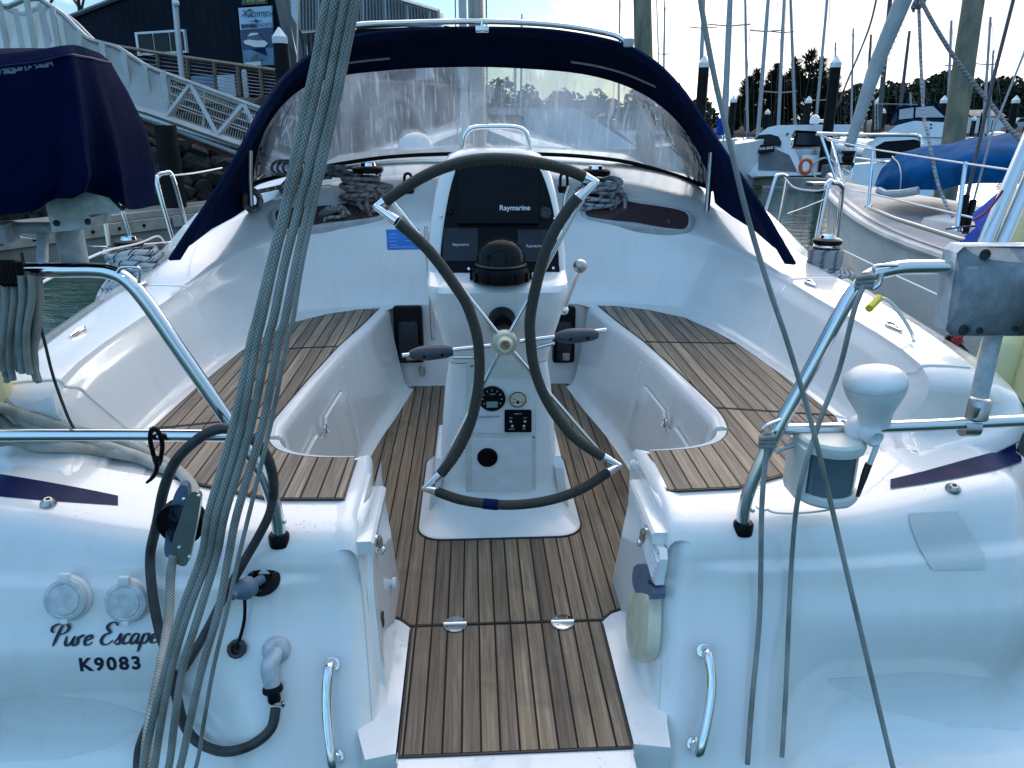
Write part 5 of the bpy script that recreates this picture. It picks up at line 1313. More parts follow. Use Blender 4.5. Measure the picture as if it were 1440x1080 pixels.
m.loft([[p+Vector((0,.0,0)) for p in qq],[p+Vector((0,-.004,0))*1 for p in qq]],cv=True); m.prism(qq,(0,.05,0)); plate_=part('plate',m,MT['galv'],br,ang=30)
for a_,b_,r in ((1385,358,.011),(1355,464,.011),(1377,464.5,.007),(1427,462,.007),(1440,464,.011)):
    m=MB(); m.lathe([(r*1.15,0),(r*1.15,.002),(r*.8,.0025),(r*.75,-.004),(0,-.004)],P(a_,b_,y=1.6545),(0,-1,0),n=20); part('bolt_hole',m,MT['rubber'],plate_)
m=MB(); m.tube([P(1352,375,y=1.68),P(1368,375,y=1.68)],.021,14); part('rail_collar',m,MT['galv'],br)
m=MB(); m.tube([P(1397,470,y=1.70),P(1377,558,y=1.69)],.0205,16); part('post',m,MT['galv'],br)
m=MB(); m.lathe([(0,0),(.026,0),(.026,.045),(.022,.05),(0,.05)],P(1373,588,y=1.69),(P(1397,470,y=1.70)-P(1377,558,y=1.69)),n=22); m.tube([P(1367,594,y=1.69),P(1371,582,y=1.68),P(1374,572,y=1.68)],.012,12); m.tube([P(1352,601,y=1.685),P(1374,601,y=1.685)],.022,16); part('post_clamp',m,MT['dull'],br)
for o_,lab in ((0,'inner of two steel poles leaning outward above the galvanised plate'),(24,'outer of two steel poles leaning outward above the galvanised plate')):
    m=MB(); m.tube([P(1372+o_,372,y=1.78),P(1466+o_,150,y=1.92),P(1560+o_,-60,y=2.05)],.0165,14); o=single('steel_pole',m,MT['steel'],lab,'pole',ang=60,group='leaning steel poles')
rope_thing('thin_line',[P(a_,b_,y=1.8) for a_,b_ in ((1368,310),(1385,300),(1402,280),(1410,268))],.003,'red','thin red cord tied between the leaning steel poles','cord',smooth=4)
# ---- coiled lines
def coil(name,c,rx,ry,rz,loops,r,mat,label,seed,tail=None,axis=None,squash=.5):
    g=random.Random(seed); pts=[]
    c=Vector(c)
    for k in range(loops*10):
        an=2*math.pi*k/10+g.uniform(-.12,.12); q=1+.16*math.sin(k*.37+seed)+g.uniform(-.08,.08)
        pts.append(c+Vector((math.cos(an)*rx*q,math.sin(an)*ry*q,rz*(k/(loops*10)-.5)*2*squash+.25*rz*math.sin(k*.53+seed*2))))
    if tail: pts+= [Vector(t) for t in tail]
    m=MB(); m.tube(pts,r,8,smooth=3); return single(name,m,MT[mat],label,'rope',ang=80)
wlp,wrp=wl_,wr_
coil('rope_coil',wlp+Vector((-.01,-.03,.045)),.115,.09,.075,9,.011,'rope_red','mauve grey rope heaped round the port cabin winch',3,squash=.8)
def hank(name,c,w_,h_,n,r,mat,label,seed,lean=0.):
    g=random.Random(seed); m=MB(); c=Vector(c)
    for k in range(n):
        a_=g.uniform(-.5,.5)*w_; ww=w_*g.uniform(.35,.6); hh=h_*g.uniform(.75,1.05); dy=g.uniform(-.05,.03)
        loop=[c+Vector((a_+math.cos(2*math.pi*i/10)*ww+lean*math.sin(2*math.pi*i/10)*hh,dy+.02*math.sin(i*1.3+k),-hh*.5+math.sin(2*math.pi*i/10)*hh*.5+g.uniform(-.006,.006))) for i in range(10)]
        m.tube(loop,r,8,closed=True,smooth=3)
    return single(name,m,MT[mat],label,'rope',ang=80)
hank('rope_hank',P(522,262,y=4.12),.12,.15,9,.0115,'rope_red','mauve rope hank hung in front of the port cabin winch',5)
coil('rope_coil',wrp+Vector((.02,-.02,.04)),.105,.085,.09,11,.010,'rope_fleck','blue flecked grey rope wound in turns round the starboard cabin winch',8,squash=.9,tail=[P(860,272,y=4.15),P(868,292,y=4.12),P(853,300,y=4.1),P(846,312,y=4.1),P(848,326,y=4.1)])
hank('rope_hank',P(862,268,y=4.13),.075,.14,11,.0095,'rope_fleck','small flecked rope hank hanging right of the starboard cabin winch',6)
g=random.Random(21); m=MB()
for k in range(16):
    t=k/15.; x0=g.uniform(392,420); x1=g.uniform(455,505); yb=lambda x: interp(x,[380,420,460,505],[262,248,240,240])
    pts=[(x0,yb(x0)+g.uniform(-2,16)),(lerp(x0,x1,.35),yb(lerp(x0,x1,.35))+g.uniform(-10,16)),(lerp(x0,x1,.7),yb(lerp(x0,x1,.7))+g.uniform(-8,14)),(x1,yb(x1)+g.uniform(-4,14))]
    m.tube([P(a_,b_,y=4.32+g.uniform(-.06,.06)) for a_,b_ in pts],.010,8,smooth=5)
for k in range(4):
    m.tube([P(395+8*k+math.cos(2*math.pi*i/9)*13,236+math.sin(2*math.pi*i/9)*10,y=4.4) for i in range(9)],.008,8,closed=True,smooth=3)
single('rope_bundle',m,MT['rope_dark'],'loose bundle of dark flecked ropes along the window foot to port','rope',ang=80)
m=MB()
for k in range(7):
    m.tube([P(355+math.cos(2*math.pi*i/10)*(11+g.uniform(-3,3)),282+math.sin(2*math.pi*i/10)*(12+g.uniform(-3,4)),y=3.98+.012*k) for i in range(10)],.010,8,closed=True,smooth=3)
m.tube(PL([(360,270),(380,266),(400,262),(425,262),(450,258)],[3.98,4.2]),.011,8,smooth=4)
single('rope_coil',m,MT['rope_dark'],'dark rope coiled at the foot of the port sprayhood strut','rope',ang=80)
m=MB()
for k in range(5): m.tube([P(447+k*4,304-k,y=4.05),P(462+k*3,292+k,y=4.03),P(478+2*k,290+2*k,y=4.03),P(486+k,298+k,y=4.04),P(470,308,y=4.04)],.010,8,smooth=4)
m.tube(PL([(470,296),(482,292),(480,304),(462,306),(456,312),(460,335),(463,360),(464,396)],4.0),.0085,8,smooth=5)
single('green_rope',m,MT['rope_green'],'green flecked rope with its tail hanging down the white bulkhead','rope',ang=80)
# sheets on the two coaming winches
for c_,sd_,lab in ((cw[0],-1,'white and blue rope heaped on the port coaming winch'),(cw[1],1,'grey flecked rope wound on the starboard coaming winch')):
    g=random.Random(31+sd_); m=MB()
    if sd_<0:
        for k in range(6): m.tube([c_+Vector((math.cos(2*math.pi*i/10)*(.10+.02*g.random())+.015*k,math.sin(2*math.pi*i/10)*.085,.085-.022*k+.012*math.sin(i*1.7+k))) for i in range(10)],.013,8,closed=True,smooth=3)
        for k in range(5): m.tube([c_+Vector((-.02+.02*k,-.02,.03)),c_+Vector((.06+.02*k,-.10,.0)),c_+Vector((.14,-.06+.02*k,-.01)),c_+Vector((.11,.06,.03))],.013,8,smooth=5)
        for k in range(3): m.tube([P(175-6*k,385,y=c_.y-.05),P(160-7*k,405,y=c_.y-.1),P(148-5*k,425,y=c_.y-.2),P(150-3*k,432,y=c_.y-.22)],.013,8,smooth=5)
    else:
        for k in range(8): m.tube([c_+Vector((math.cos(2*math.pi*i/10)*(.064+.006*g.random()),math.sin(2*math.pi*i/10)*.064,.085-.012*k)) for i in range(10)],.0095,8,closed=True,smooth=3)
        for k in range(4): m.tube([c_+Vector((-.06,-.05,.0)),c_+Vector((-.11-.015*k,-.06,.0)),c_+Vector((-.12,-.12-.01*k,-.01)),c_+Vector((-.02+.03*k,-.13,-.005)),c_+Vector((.06,-.06,.01))],.0095,8,smooth=5)
    single('rope_coil',m,MT['rope_blue' if sd_<0 else 'rope_fleck'],lab,'rope',ang=80)
# ---- fenders to starboard
fender(P(1376,600,y=2.55),.075,.40,(.10,0,1),'cream fender standing just left of the bracket post')
fender(P(1440,615,y=2.45),.085,.50,(.06,0,1),'tall cream fender at the right edge behind the bracket post')
fender(P(1462,372,y=2.7),.16,.30,(.2,.1,1),'fat cream fender above the galvanised plate')
m=MB(); g=random.Random(4)
for k in range(5): m.tube([P(1335+g.uniform(-10,10),478+g.uniform(-5,8),y=2.5),P(1345+g.uniform(-8,8),492,y=2.48),P(1352+g.uniform(-8,8),505,y=2.5),P(1338,515+g.uniform(-6,6),y=2.5)],.018,8,smooth=4)
single('strap_bundle',m,MT['black'],'black webbing straps bundled beside the cream fenders','strap',ang=80)
m=MB(); 
rows=[[P(1338+i*4.2+g.uniform(-1.5,1.5),476+j*4+g.uniform(-1.5,1.5)+.12*i*i-2*i,y=2.46+.015*g.random()) for i in range(5)] for j in range(4)]
m.loft(rows); m.loft([[p+Vector((0,.03,0)) for p in r_] for r_ in rows]); single('red_cloth',m,MT['red'],'crumpled red cloth on the black straps beside the fenders','cloth',ang=60)
rope_thing('power_lead',[P(a_,b_,y=y_) for a_,b_,y_ in ((1222,432,2.2),(1232,420,2.25),(1250,424,2.3),(1268,445,2.3),(1282,468,2.3),(1285,480,2.25))],.0065,'offwhite','cream power lead looping over the starboard coaming','cable',smooth=5)
m=MB(); m.tube([P(1222,434,y=2.2),P(1236,419,y=2.25)],.0125,8); single('yellow_tape',m,MT['yellow'],'yellow tape wrapped on the cream power lead','tape')
# ================================================================ harbour surroundings (world frame)
def WL(pts,ds):
    if isinstance(ds,(int,float)): return [W(a_,b_,d=ds) for a_,b_ in pts]
    return [W(a_,b_,d=interp(i/(len(pts)-1),[j/(len(ds)-1) for j in range(len(ds))],ds)) for i,(a_,b_) in enumerate(pts)]
MT['far_white']=simple('boat_white',(.70,.72,.74),.3,0,1.2,.12,coat=.3)
MT['far_glass']=simple('boat_window',(.010,.012,.015),.12,0,0,spec=.16)
MT['far_grey']=simple('boat_grey',(.10,.11,.12),.4,0,2,.3)
MT['mast_lt']=simple('mast_silver',(.27,.28,.29),.4,.4,3,.2)
MT['mast_dk']=simple('mast_dark',(.05,.05,.055),.5,.2,3,.2)
MT['pile_bk']=simple('pile_sleeve',(.009,.010,.011),.6,0,2.5,.5,.2,spec=.12)
MT['cone']=simple('pile_cap_white',(.72,.74,.76),.4,0,4,.12)
a=N('weathered_pile'); v=a.coord(scale=(3,3,.5)); z_=a.n('SeparateXYZ'); a.l(a.coord('Generated'),z_.inputs[0])
a.col(a.mix(a.ramp(a.noise(v,1.3,5),[(.35,(0,0,0)),(.65,(1,1,1))]),(.07,.085,.075),(.22,.19,.13))); a.set(Roughness=.85); a.bump(a.noise(a.coord(scale=(14,14,.7)),2,5),.7,.02); MT['woodpile']=a.m
def cladding():
    a=N('dark_cladding'); tc_=a.n('TexCoord'); s3=a.n('SeparateXYZ'); a.l(tc_.outputs['UV'],s3.inputs[0])
    q=a.math('FRACT',a.math('MULTIPLY',s3.outputs[0],1.)); rib=a.math('GREATER_THAN',q,.72)
    a.col(a.ramp(a.noise(a.coord(),.6,5),[(.3,(.007,.010,.018)),(.7,(.012,.017,.027))])); a.set(Roughness=.7); a.b.inputs['Specular IOR Level'].default_value=.06
    h=a.ramp(q,[(.66,(0,0,0)),(.74,(1,1,1)),(.92,(1,1,1)),(1.,(0,0,0))]); a.bump(h,1.,.04); return a.m
MT['clad']=cladding()
MT['railwood']=simple('weathered_timber',(.20,.16,.11),.7,0,6,.35,.3)
MT['concrete']=simple('concrete',(.20,.205,.19),.85,0,1.6,.4,.4)
MT['waler']=simple('grey_waler',(.30,.30,.27),.8,0,2.5,.35,.4)
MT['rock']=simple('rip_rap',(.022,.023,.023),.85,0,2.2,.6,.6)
MT['leaf']=simple('dark_foliage',(.030,.040,.022),.8,0,.8,.5)
MT['leaf2']=simple('olive_foliage',(.045,.055,.028),.8,0,.8,.5)
MT['bark']=simple('bark',(.06,.05,.04),.9,0,3,.4)
MT['galvrail']=simple('gangway_aluminium',(.40,.40,.39),.4,.5,2.5,.2)
def mesh_mat():
    a=N('perforated_sheet'); v=a.coord(); nz=a.noise(v,3,4)
    a.set(Base_Color=(.46,.46,.45),Roughness=.5,Metallic=.2)
    al=a.math('MULTIPLY_ADD',nz,.3,.48); a.l(al,a.b.inputs['Alpha']); return a.m
MT['perf']=mesh_mat()
ground=MT['rock']
# ---- land
m=MB(); m.loft([[(-400,135,-.5),(-60,150,-.5),(40,128,-.5),(160,128,-.5),(420,210,-.5)],[(-400,137,1.2),(-60,152,1.2),(40,130,1.2),(160,130,1.2),(420,212,1.2)],[(-400,420,9),(-60,420,9),(40,420,8),(160,420,8),(420,420,8)]])
single('far_shore',m,simple('dark_bank',(.02,.022,.018),.9),None,None,fr='w',kind='structure')
bn=Vector((.469,.883,0)); bp0=W(390,140,d=25.5)
def BW_(px,py,o=0.): return W(px,py,plane=(bp0-bn*o,bn))
bdir=Vector((.883,-.469,0))
m=MB(); q0=BW_(40,200); q1=BW_(610,200)
zt=3.35; m.prism([Vector((q0.x,q0.y,-1))-bdir*20-bn*3.5,Vector((q1.x,q1.y,-1))+bdir*2-bn*3.5,Vector((q1.x,q1.y,-1))+bdir*2+bn*8,Vector((q0.x,q0.y,-1))-bdir*20+bn*8],(0,0,1+2.6))
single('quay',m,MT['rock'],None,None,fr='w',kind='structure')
# ---- boatyard building
bld=thing('boatyard_building','dark corrugated boatyard building with a white framed window and slatted glass front','building',(BW_(300,150).x,BW_(300,150).y,3.4),fr='w')
def wall_uv(m,pts,u0=0):
    i=len(m.v); m.v+= [Vector(p) for p in pts]
    uv=[((p-bp0).dot(bdir)/.33,p.z) for p in [Vector(p) for p in pts]]; m.face(list(range(i,i+len(pts))),uv)
m=MB(); front=[BW_(95,26),BW_(165,-1),BW_(300,-48),BW_(401,-72),BW_(404,20),BW_(412,80),BW_(420,230),BW_(90,230)]
wall_uv(m,front); back=[p+bn*9 for p in front]
for k in (0,1,2,7): 
    k2=(k+1)%8; i=len(m.v); m.v+=[front[k],front[k2],back[k2],back[k]]; m.face((i,i+1,i+2,i+3))
part('wall',m,MT['clad'],bld,ang=20)
m=MB(); m.tube([BW_(93,26,.05),BW_(165,-2,.05),BW_(300,-50,.05),BW_(402,-75,.05)],.09,6); part('roof_edge',m,MT['far_grey'],bld)
def bquad(x0,y0,x1,y1,x2,y2,x3,y3,o,th):
    m=MB(); m.prism([BW_(x0,y0,o),BW_(x1,y1,o),BW_(x2,y2,o),BW_(x3,y3,o)],bn*th); return m
wfr=part('window_frame',bquad(189,45.5,258.5,41,262.5,74,193.5,78.5,.10,.10),MT['far_white'],bld)
for x0,x1 in ((193,213),(215,236),(238,256)):
    t0=(x0-190)/70.; t1=(x1-190)/70.
    part('pane',bquad(x0,48.5-4.5*t0,x1,48.5-4.5*t1,x1+3.2,71.5-4*t1+3,x0+3.2,71.5-4*t0+3,.13,.03),MT['far_glass'],wfr)
m=MB(); m.tube([BW_(393,-5,.25),BW_(410,78,.25),BW_(415,140,.25)],.16,4); m.tube([BW_(404,-5,.4),BW_(421,70,.4),BW_(430,150,.4)],.10,4); part('steel_beam',m,MT['far_grey'],bld)
m=MB(); m.prism([BW_(418,33,-.3),BW_(452,41,-.3),BW_(462,150,-.3),BW_(430,150,-.3)],bn*.05); part('glass_front',m,simple('reflecting_glass',(.35,.42,.45),.08,.6),bld)
m=MB()
for k in range(7): 
    x=418+k*6.5; m.tube([BW_(x,30,-.25),BW_(x+8,150,-.25)],.03,4)
part('mullion',m,MT['far_grey'],bld)
# slatted awning over the glass front, running on to the right
aw=[(405,-60),(470,-42),(547,-4),(616,17),(617,38),(560,36),(500,39),(425,47),(410,22)]
m=MB(); m.prism([BW_(a_,b_,1.0) for a_,b_ in aw],bn*.3); awn=part('awning',m,MT['far_grey'],bld)
m=MB()
for k in range(44):
    x=418+k*4.5; yt=interp(x,[418,470,547,616],[-56,-42,-4,17])+3; yb=interp(x,[418,500,560,616],[44,38,35,37])-1
    if x<612 and k%7!=6: m.tube([BW_(x,yt,1.08),BW_(x+1.5,yb,1.08)],.035,4)
part('slat',m,MT['far_grey'].copy(),awn); awn.data.materials[0]=MT['alu']
m=MB(); m.tube([BW_(547,-5,1.1),BW_(617,16,1.1),BW_(618,38,1.1)],.06,4); part('edge_trim',m,MT['alu'],awn)
m=MB(); m.prism([BW_(420,44,-.6),BW_(628,36,-.6),BW_(640,230,-.6),BW_(420,230,-.6)],bn*1.5); part('lower_wall',m,MT['clad'],bld)
for x0,x1 in ((585,608),(640,660)):
    part('window',bquad(x0,88,x1,88,x1,112,x0,112,-.5,.08),MT['far_white'],bld)
# ---- signs on the wall
bx=bdir; bz=Vector((0,0,1))
def sign_frame(px,py,o): return BW_(px,py,o)
sg=thing('sign_board','tall pale blue sign with boat pictures on the dark wall','sign',BW_(363,93,.1),fr='w')
part('board',bquad(335,11.3,381.6,8,385,91.5,342.5,92.5,.10,.06),simple('sign_blue',(.40,.55,.70),.4,0,1,.06),sg)
part('sea_picture',bquad(338,42,383.6,38,385,91,342.5,92,.115,.02),simple('sea_print',(.015,.05,.12),.4,0,1.5,.4),sg)
part('lower_picture',bquad(341,71,384.4,67,385,91,342.5,92,.125,.02),simple('sky_print',(.12,.22,.33),.4,0,1.5,.4),sg)
W_=(BW_(381,20,.1)-BW_(337,22,.1)).length
tx=(BW_(381,17,.1)-BW_(337,20,.1)).normalized(); ty=(BW_(336,12,.1)-BW_(340,60,.1)).normalized()
text('NAUTITECH',.16*W_,BW_(364,20.5,.13),tx,ty,MT['ink'],sg,extr=.003)
text('BAVARIA',.125*W_,BW_(350,36.5,.13),tx,ty,MT['ink'],sg,extr=.003,off=.008)
text('YACHTS',.125*W_,BW_(371.5,35,.13),tx,ty,MT['inkblue'],sg,extr=.003)
m=MB(); m.tube([BW_(341,14,.13),BW_(345,17,.13),BW_(349,14.5,.13),BW_(354,17,.13)],.012,4,smooth=4); m.tube([BW_(340,23,.13),BW_(345,18,.13),BW_(351,13,.13),BW_(357,17,.13)],.012,4,smooth=4); m.tube([BW_(351,30,.13),BW_(368,29,.13)],.008,4); m.prism([BW_(357,29.5,.13),BW_(360,26.5,.13),BW_(363,29.3,.13),BW_(360,32,.13)],-bn*.01); part('emblem',m,MT['ink'],sg)
def flat(pts,o,mat,nm,par): 
    m=MB(); m.prism([BW_(a_,b_,o) for a_,b_ in pts],bn*.01); part(nm,m,mat,par)
flat([(342,58),(350,55),(372,57),(377,61),(372,66),(358,66),(345,62)],.15,MT['far_white'],'boat_picture',sg)
flat([(346,55),(352,47.5),(362,47),(372,56),(362,57)],.155,MT['far_grey'],'boat_picture',sg)
flat([(348,51),(352,46.5),(362,46),(364,48),(354,50)],.16,MT['far_white'],'boat_picture',sg)
flat([(352,69),(372,67),(375,78)],.15,MT['stripe'],'sail_picture',sg)
flat([(352,83),(360,76),(362,82),(372,83),(366,86),(353,86)],.15,MT['far_grey'],'boat_picture',sg)
flat([(344,88),(366,86),(367,92),(344,92)],.15,MT['far_white'],'boat_picture',sg)
s2=thing('name_sign','dark green name sign with pale lettering above the tall sign','sign',BW_(358,7,.1),fr='w')
part('board',bquad(339,-9,375.6,-12,376.5,5.5,340,7.5,.10,.06),simple('sign_green',(.012,.022,.02),.4),s2)
text('BUSFIELD',.155*W_,BW_(360,-1.2,.13),tx,ty,simple('gold_ink',(.30,.26,.13),.5),s2,extr=.003,off=.01)
text('MARINE BROKERS',.072*W_,BW_(360,4.2,.13),tx,ty,simple('gold_ink',(.30,.26,.13),.5),s2,extr=.003)
m=MB(); m.prism([BW_(341,5,.13),BW_(343.5,-3,.13),BW_(345,5,.13)],bn*.01); part('emblem',m,simple('green_ink',(.05,.2,.12),.5),s2)
# ---- boardwalk, railing, lamp, pictures
rp0=W(390,120,d=22.5)
def RW(px,py,o=0.): return W(px,py,plane=(rp0-bn*o,bn))
rl_=thing('boardwalk_railing','long timber handrail with wire infill on the boardwalk before the dark building','railing',RW(300,140),fr='w')
m=MB(); m.tube([RW(120,58),RW(176,67),RW(263,81),RW(382,98),RW(470,110),RW(690,126)],.055,4); part('handrail',m,MT['railwood'],rl_)
for x in (221,263,301,334,366,398,430,462,496,530,562,594,626,658):
    yt=interp(x,[176,263,382,470,690],[67,81,98,110,126]); yb=interp(x,[176,263,382,470,690],[126,128,140,148,158])
    m=MB(); m.tube([RW(x,yt),RW(x+3,yb)],.055,4); part('post',m,MT['railwood'],rl_)
m=MB()
for k in range(1,9):
    t=k/9.; m.tube([RW(x,lerp(yt,yb,t),.0) for x,yt,yb in ((150,63,122),(263,81,128),(382,98,140),(470,110,148),(690,126,158))],.010,4)
part('wire',m,MT['dull'],rl_)
m=MB(); m.prism([RW(150,124,0.2),RW(690,159,.2),RW(690,159,-3.2),RW(150,124,-3.2)],(0,0,-.25)); single('boardwalk',m,MT['railwood'],None,None,fr='w',kind='structure')
m=MB(); 
for x in (300,420,540,660): 
    q=RW(x,150,.0); m.tube([Vector((q.x,q.y,q.z)),Vector((q.x,q.y,-.8))],.16,8)
single('boardwalk_pile',m,MT['pile_bk'],None,None,fr='w',kind='structure') if False else None
bn_=thing('picture_banner','low blue and white picture banner behind the boardwalk wires','banner',BW_(298,135,.6),fr='w')
part('panel',bquad(268,107,329,104.5,332,136,272,138,.6,.05),simple('banner_blue',(.10,.17,.28),.5,0,.8,.5),bn_)
part('sail_picture',bquad(303,106,329,105,332,136,310,137,.63,.02),simple('banner_white',(.45,.52,.62),.5,0,1.2,.3),bn_)
m=MB(); c=RW(347,137,-.6); m.lathe([(0,0),(.085,0),(.085,.72),(.06,.8),(0,.8)],c,n=14); single('bollard_light',m,MT['alu'],'short silver bollard light at the foot of the boardwalk railing','bollard',fr='w')
lp=thing('lamp_post','slim grey lamp post standing before the dark building window','lamp post',RW(257,110,.6),fr='w')
m=MB(); m.tube([RW(257,112,.6),RW(251,58,.6),RW(244,-20,.6)],.085,10); part('post',m,MT['alu'],lp)
m=MB(); m.tube([RW(246,6,.6),RW(248,1,.75)],.06,8); m.ball(RW(247.5,4.5,.7),.10,10,8); part('spotlight',m,MT['far_white'],lp)
# ---- gangway
gw=thing('gangway','white aluminium gangway sloping down with perforated side panels and truss','gangway',W(290,200,d=17),fr='w')
GD=17.; gback=W(300,150,d=18.4)-W(300,150,d=17)
def G(px,py,o=0.): return W(px,py,d=GD)+gback*o
topc=[(-60,-30),(0,8),(30,1),(53,-2),(70,8),(90,22),(110,42),(125,55),(145,61),(165,67),(185,80),(210,95),(234,104)]
for o in (0.,1.):
    m=MB(); m.tube([G(a_,b_,o) for a_,b_ in topc],.055,6,smooth=3); part('top_chord',m,MT['galvrail'],gw)
    m=MB(); m.tube([G(-60,95,o),G(150,140,o),G(205,158,o),G(234,166,o)],.07,4); part('bottom_chord',m,MT['galvrail'],gw)
    ends=[]
    for x in (8,47,82.5,116,148.5,178.5,206.5,232.5):
        yt=interp(x,[p[0] for p in topc],[p[1] for p in topc]); yb=interp(x,[-60,150,205,234],[95,140,158,166])
        m=MB(); m.box((G(x,yt,o)+G(x+1.5,yb,o))/2,(.115,.05,(G(x,yt,o)-G(x+1.5,yb,o)).length)); part('panel_post',m,MT['galvrail'],gw)
    xs=[-40+ i*5.5 for i in range(51)]
    m=MB(); m.loft([[G(x,interp(x,[p[0] for p in topc],[p[1] for p in topc]),o+.01) for x in xs],[G(x+1,interp(x,[-60,150,205,234],[95,140,158,166]),o+.01) for x in xs]]); part('mesh_panel',m,MT['perf'],gw)
tc_=lambda x: interp(x,[234,350,700],[104,147,262]); bc_=lambda x: interp(x,[205,330,700],[157,201,318])
for o in (0.,1.):
    m=MB(); m.tube([G(x,tc_(x),o) for x in (234,290,350,470)],.05,6); m.tube([G(x,tc_(x)+4,o) for x in (234,290,350,470)],.02,5); part('top_chord',m,MT['galvrail'],gw)
    m=MB(); m.tube([G(x,bc_(x),o) for x in (205,270,330,470)],.085,4); part('bottom_chord',m,MT['galvrail'],gw)
    for (xa,xb) in ((234,268),(306,268),(306,343),(378,343),(378,414)):
        m=MB(); m.tube([G(xa,bc_(xa)-2,o),G(xb,tc_(xb)+3,o)],.06,4); part('brace',m,MT['galvrail'],gw)
m=MB(); m.tube([G(286,127,.1),G(286,bc_(286),.1)],.022,5); part('baluster',m,MT['galvrail'],gw)
for f_ in (.22,.42,.60,.68):
    m=MB(); m.tube([G(x,lerp(tc_(x),bc_(x),f_),.9) for x in (236,300,350,470)],.02,5); part('mid_rail',m,MT['galvrail'],gw)
m=MB()
for k in range(62):
    x=236+k*3.6; m.tube([G(x-9,bc_(x)-3,.93),G(x+1,tc_(x)+8,.93)],.011,4)
part('baluster',m,MT['galvrail'],gw); 
m=MB(); m.prism([G(150,142,0),G(470,246,0),G(470,246,1),G(150,142,1)],(0,0,-.10)); m.prism([G(-60,97,0),G(150,142,0),G(150,142,1),G(-60,97,1)],(0,0,-.1)); part('deck',m,MT['alu'],gw)
m=MB(); m.tube([G(200,166,.2),G(350,222,.2),G(420,248,.2)],.055,8); part('service_pipe',m,MT['alu'],gw)
m=MB(); m.tube([G(200,172,.3),G(350,231,.3),G(420,258,.3)],.04,4); part('service_pipe',m,simple('rusty_pipe',(.10,.035,.02),.7),gw)
# ---- piles to port
def pile(px,pytop,d,wpx,label,cap=True,mat='pile_bk',lean=0.,grp='black marina piles with white cone caps'):
    t=W(px,pytop,d=d); r_=wpx*d/F/2; o=thing('marina_pile',label,'pile',(t.x,t.y,0),fr='w',group=grp)
    hcap=r_*2.1 if cap else 0; ztop=t.z-hcap
    m=MB(); m.tube([Vector((t.x-lean*.2,t.y,-.6)),Vector((t.x,t.y,ztop))],r_,18); part('sleeve',m,MT[mat],o)
    if cap:
        m=MB(); m.lathe([(0,0),(r_*1.06,0),(r_*1.06,hcap*.40),(r_*1.0,hcap*.43),(0.02,hcap)],Vector((t.x,t.y,ztop)),n=18); part('cap',m,MT['cone'],o)
    return o
pile(392,38,21,20.5,'black pile with white cone cap against the dark building')
pile(232,176,15.5,30,'thick black pile standing under the gangway among the rocks',cap=False,grp=None)
for px,py,d,wp,lab in ((991,78,29,15,'black pile with cone cap and pale band beside the sprayhood'),(1177,78,29,15,'nearest black pile with cone cap in front of the motor cruiser cabin'),
 (1032,134,60,9,'small black capped pile left of the dark conifers'),(1080,153,72,7,'distant capped pile low before the dark conifers'),(1138,135,60,9,'capped pile right of the cruiser radar dome'),
 (1243,152,72,6.5,'distant capped pile beside the pale furled sail'),(1236.5,136,58,10,'capped pile behind the black mast near the furled sail'),(1329,134,58,10,'capped pile against the trees left of the big timber pile'),
 (1371,163,75,6,'small capped pile in front of the pale shed'),(1385,151,70,6.5,'thin capped pile right of the pale shed'),(1430,134,56,10,'capped pile at the right edge before the trees')):
    pile(px,py,d,wp,lab)
def wood(px0,py0,px1,py1,d,wpx,label):
    a_=W(px1,py1,d=d); b_=W(px0,py0,d=d); dirv=(b_-a_).normalized(); base=a_+dirv*((-.6-a_.z)/dirv.z)
    m=MB(); g=random.Random(int(px0)); r_=wpx*d/F/2; n_=14; rows=[]
    top=b_+dirv*2.5
    for i in range(n_+1):
        c=base.lerp(top,i/n_); rows.append([c+Vector((math.cos(2*math.pi*k/20),math.sin(2*math.pi*k/20),0))*r_*(1.06-.12*i/n_)*(1+g.uniform(-.02,.02)) for k in range(20)])
    m.loft(rows,cv=True,cap=True); o=single('timber_pile',m,MT['woodpile'],label,'pile',fr='w',ang=60); return o
wood(1369,0,1341,193,14.0,29,'big weathered timber pile rising behind the blue dinghy cover')
wood(903,-10,905,75,15.5,26,'big weathered timber pile rising behind the starboard half of the sprayhood')
# ---- pontoon to port and rock bank
pa=Vector((-7.9,12.2,0)); pb=Vector((-5.3,17.2,0)); pd=(pb-pa).normalized(); pn_=Vector((-pd.y,pd.x,0))
A0=pa-pd*7; B0=pb+pd*5
po=thing('concrete_pontoon','grey concrete pontoon with bolted timber edge along the port side water','pontoon',(A0.x,A0.y,0),fr='w')
m=MB(); m.prism([A0+Vector((0,0,-.5)),B0+Vector((0,0,-.5)),B0+pn_*2.4+Vector((0,0,-.5)),A0+pn_*2.4+Vector((0,0,-.5))],(0,0,1.02)); part('float',m,MT['concrete'],po,ang=20)
sg_=[0,.2,.42,.63,.82,1.0]
for i in range(5):
    s0=A0.lerp(B0,sg_[i]+.002); s1=A0.lerp(B0,sg_[i+1]-.002); m=MB(); m.prism([s0+Vector((0,0,.34))-pn_*.06,s1+Vector((0,0,.34))-pn_*.06,s1+Vector((0,0,.34)),s0+Vector((0,0,.34))],(0,0,.21)); wq=part('waler',m,MT['waler'],po,ang=20)
    m=MB(); L=(s1-s0).length
    for k in range(int(L/.55)):
        c=s0+pd*(.25+k*.55)+Vector((0,0,.445))-pn_*.06; m.lathe([(0,0),(.035,0),(.03,.02),(0,.025)],c,-pn_,n=8)
    part('bolt',m,MT['black'],wq)
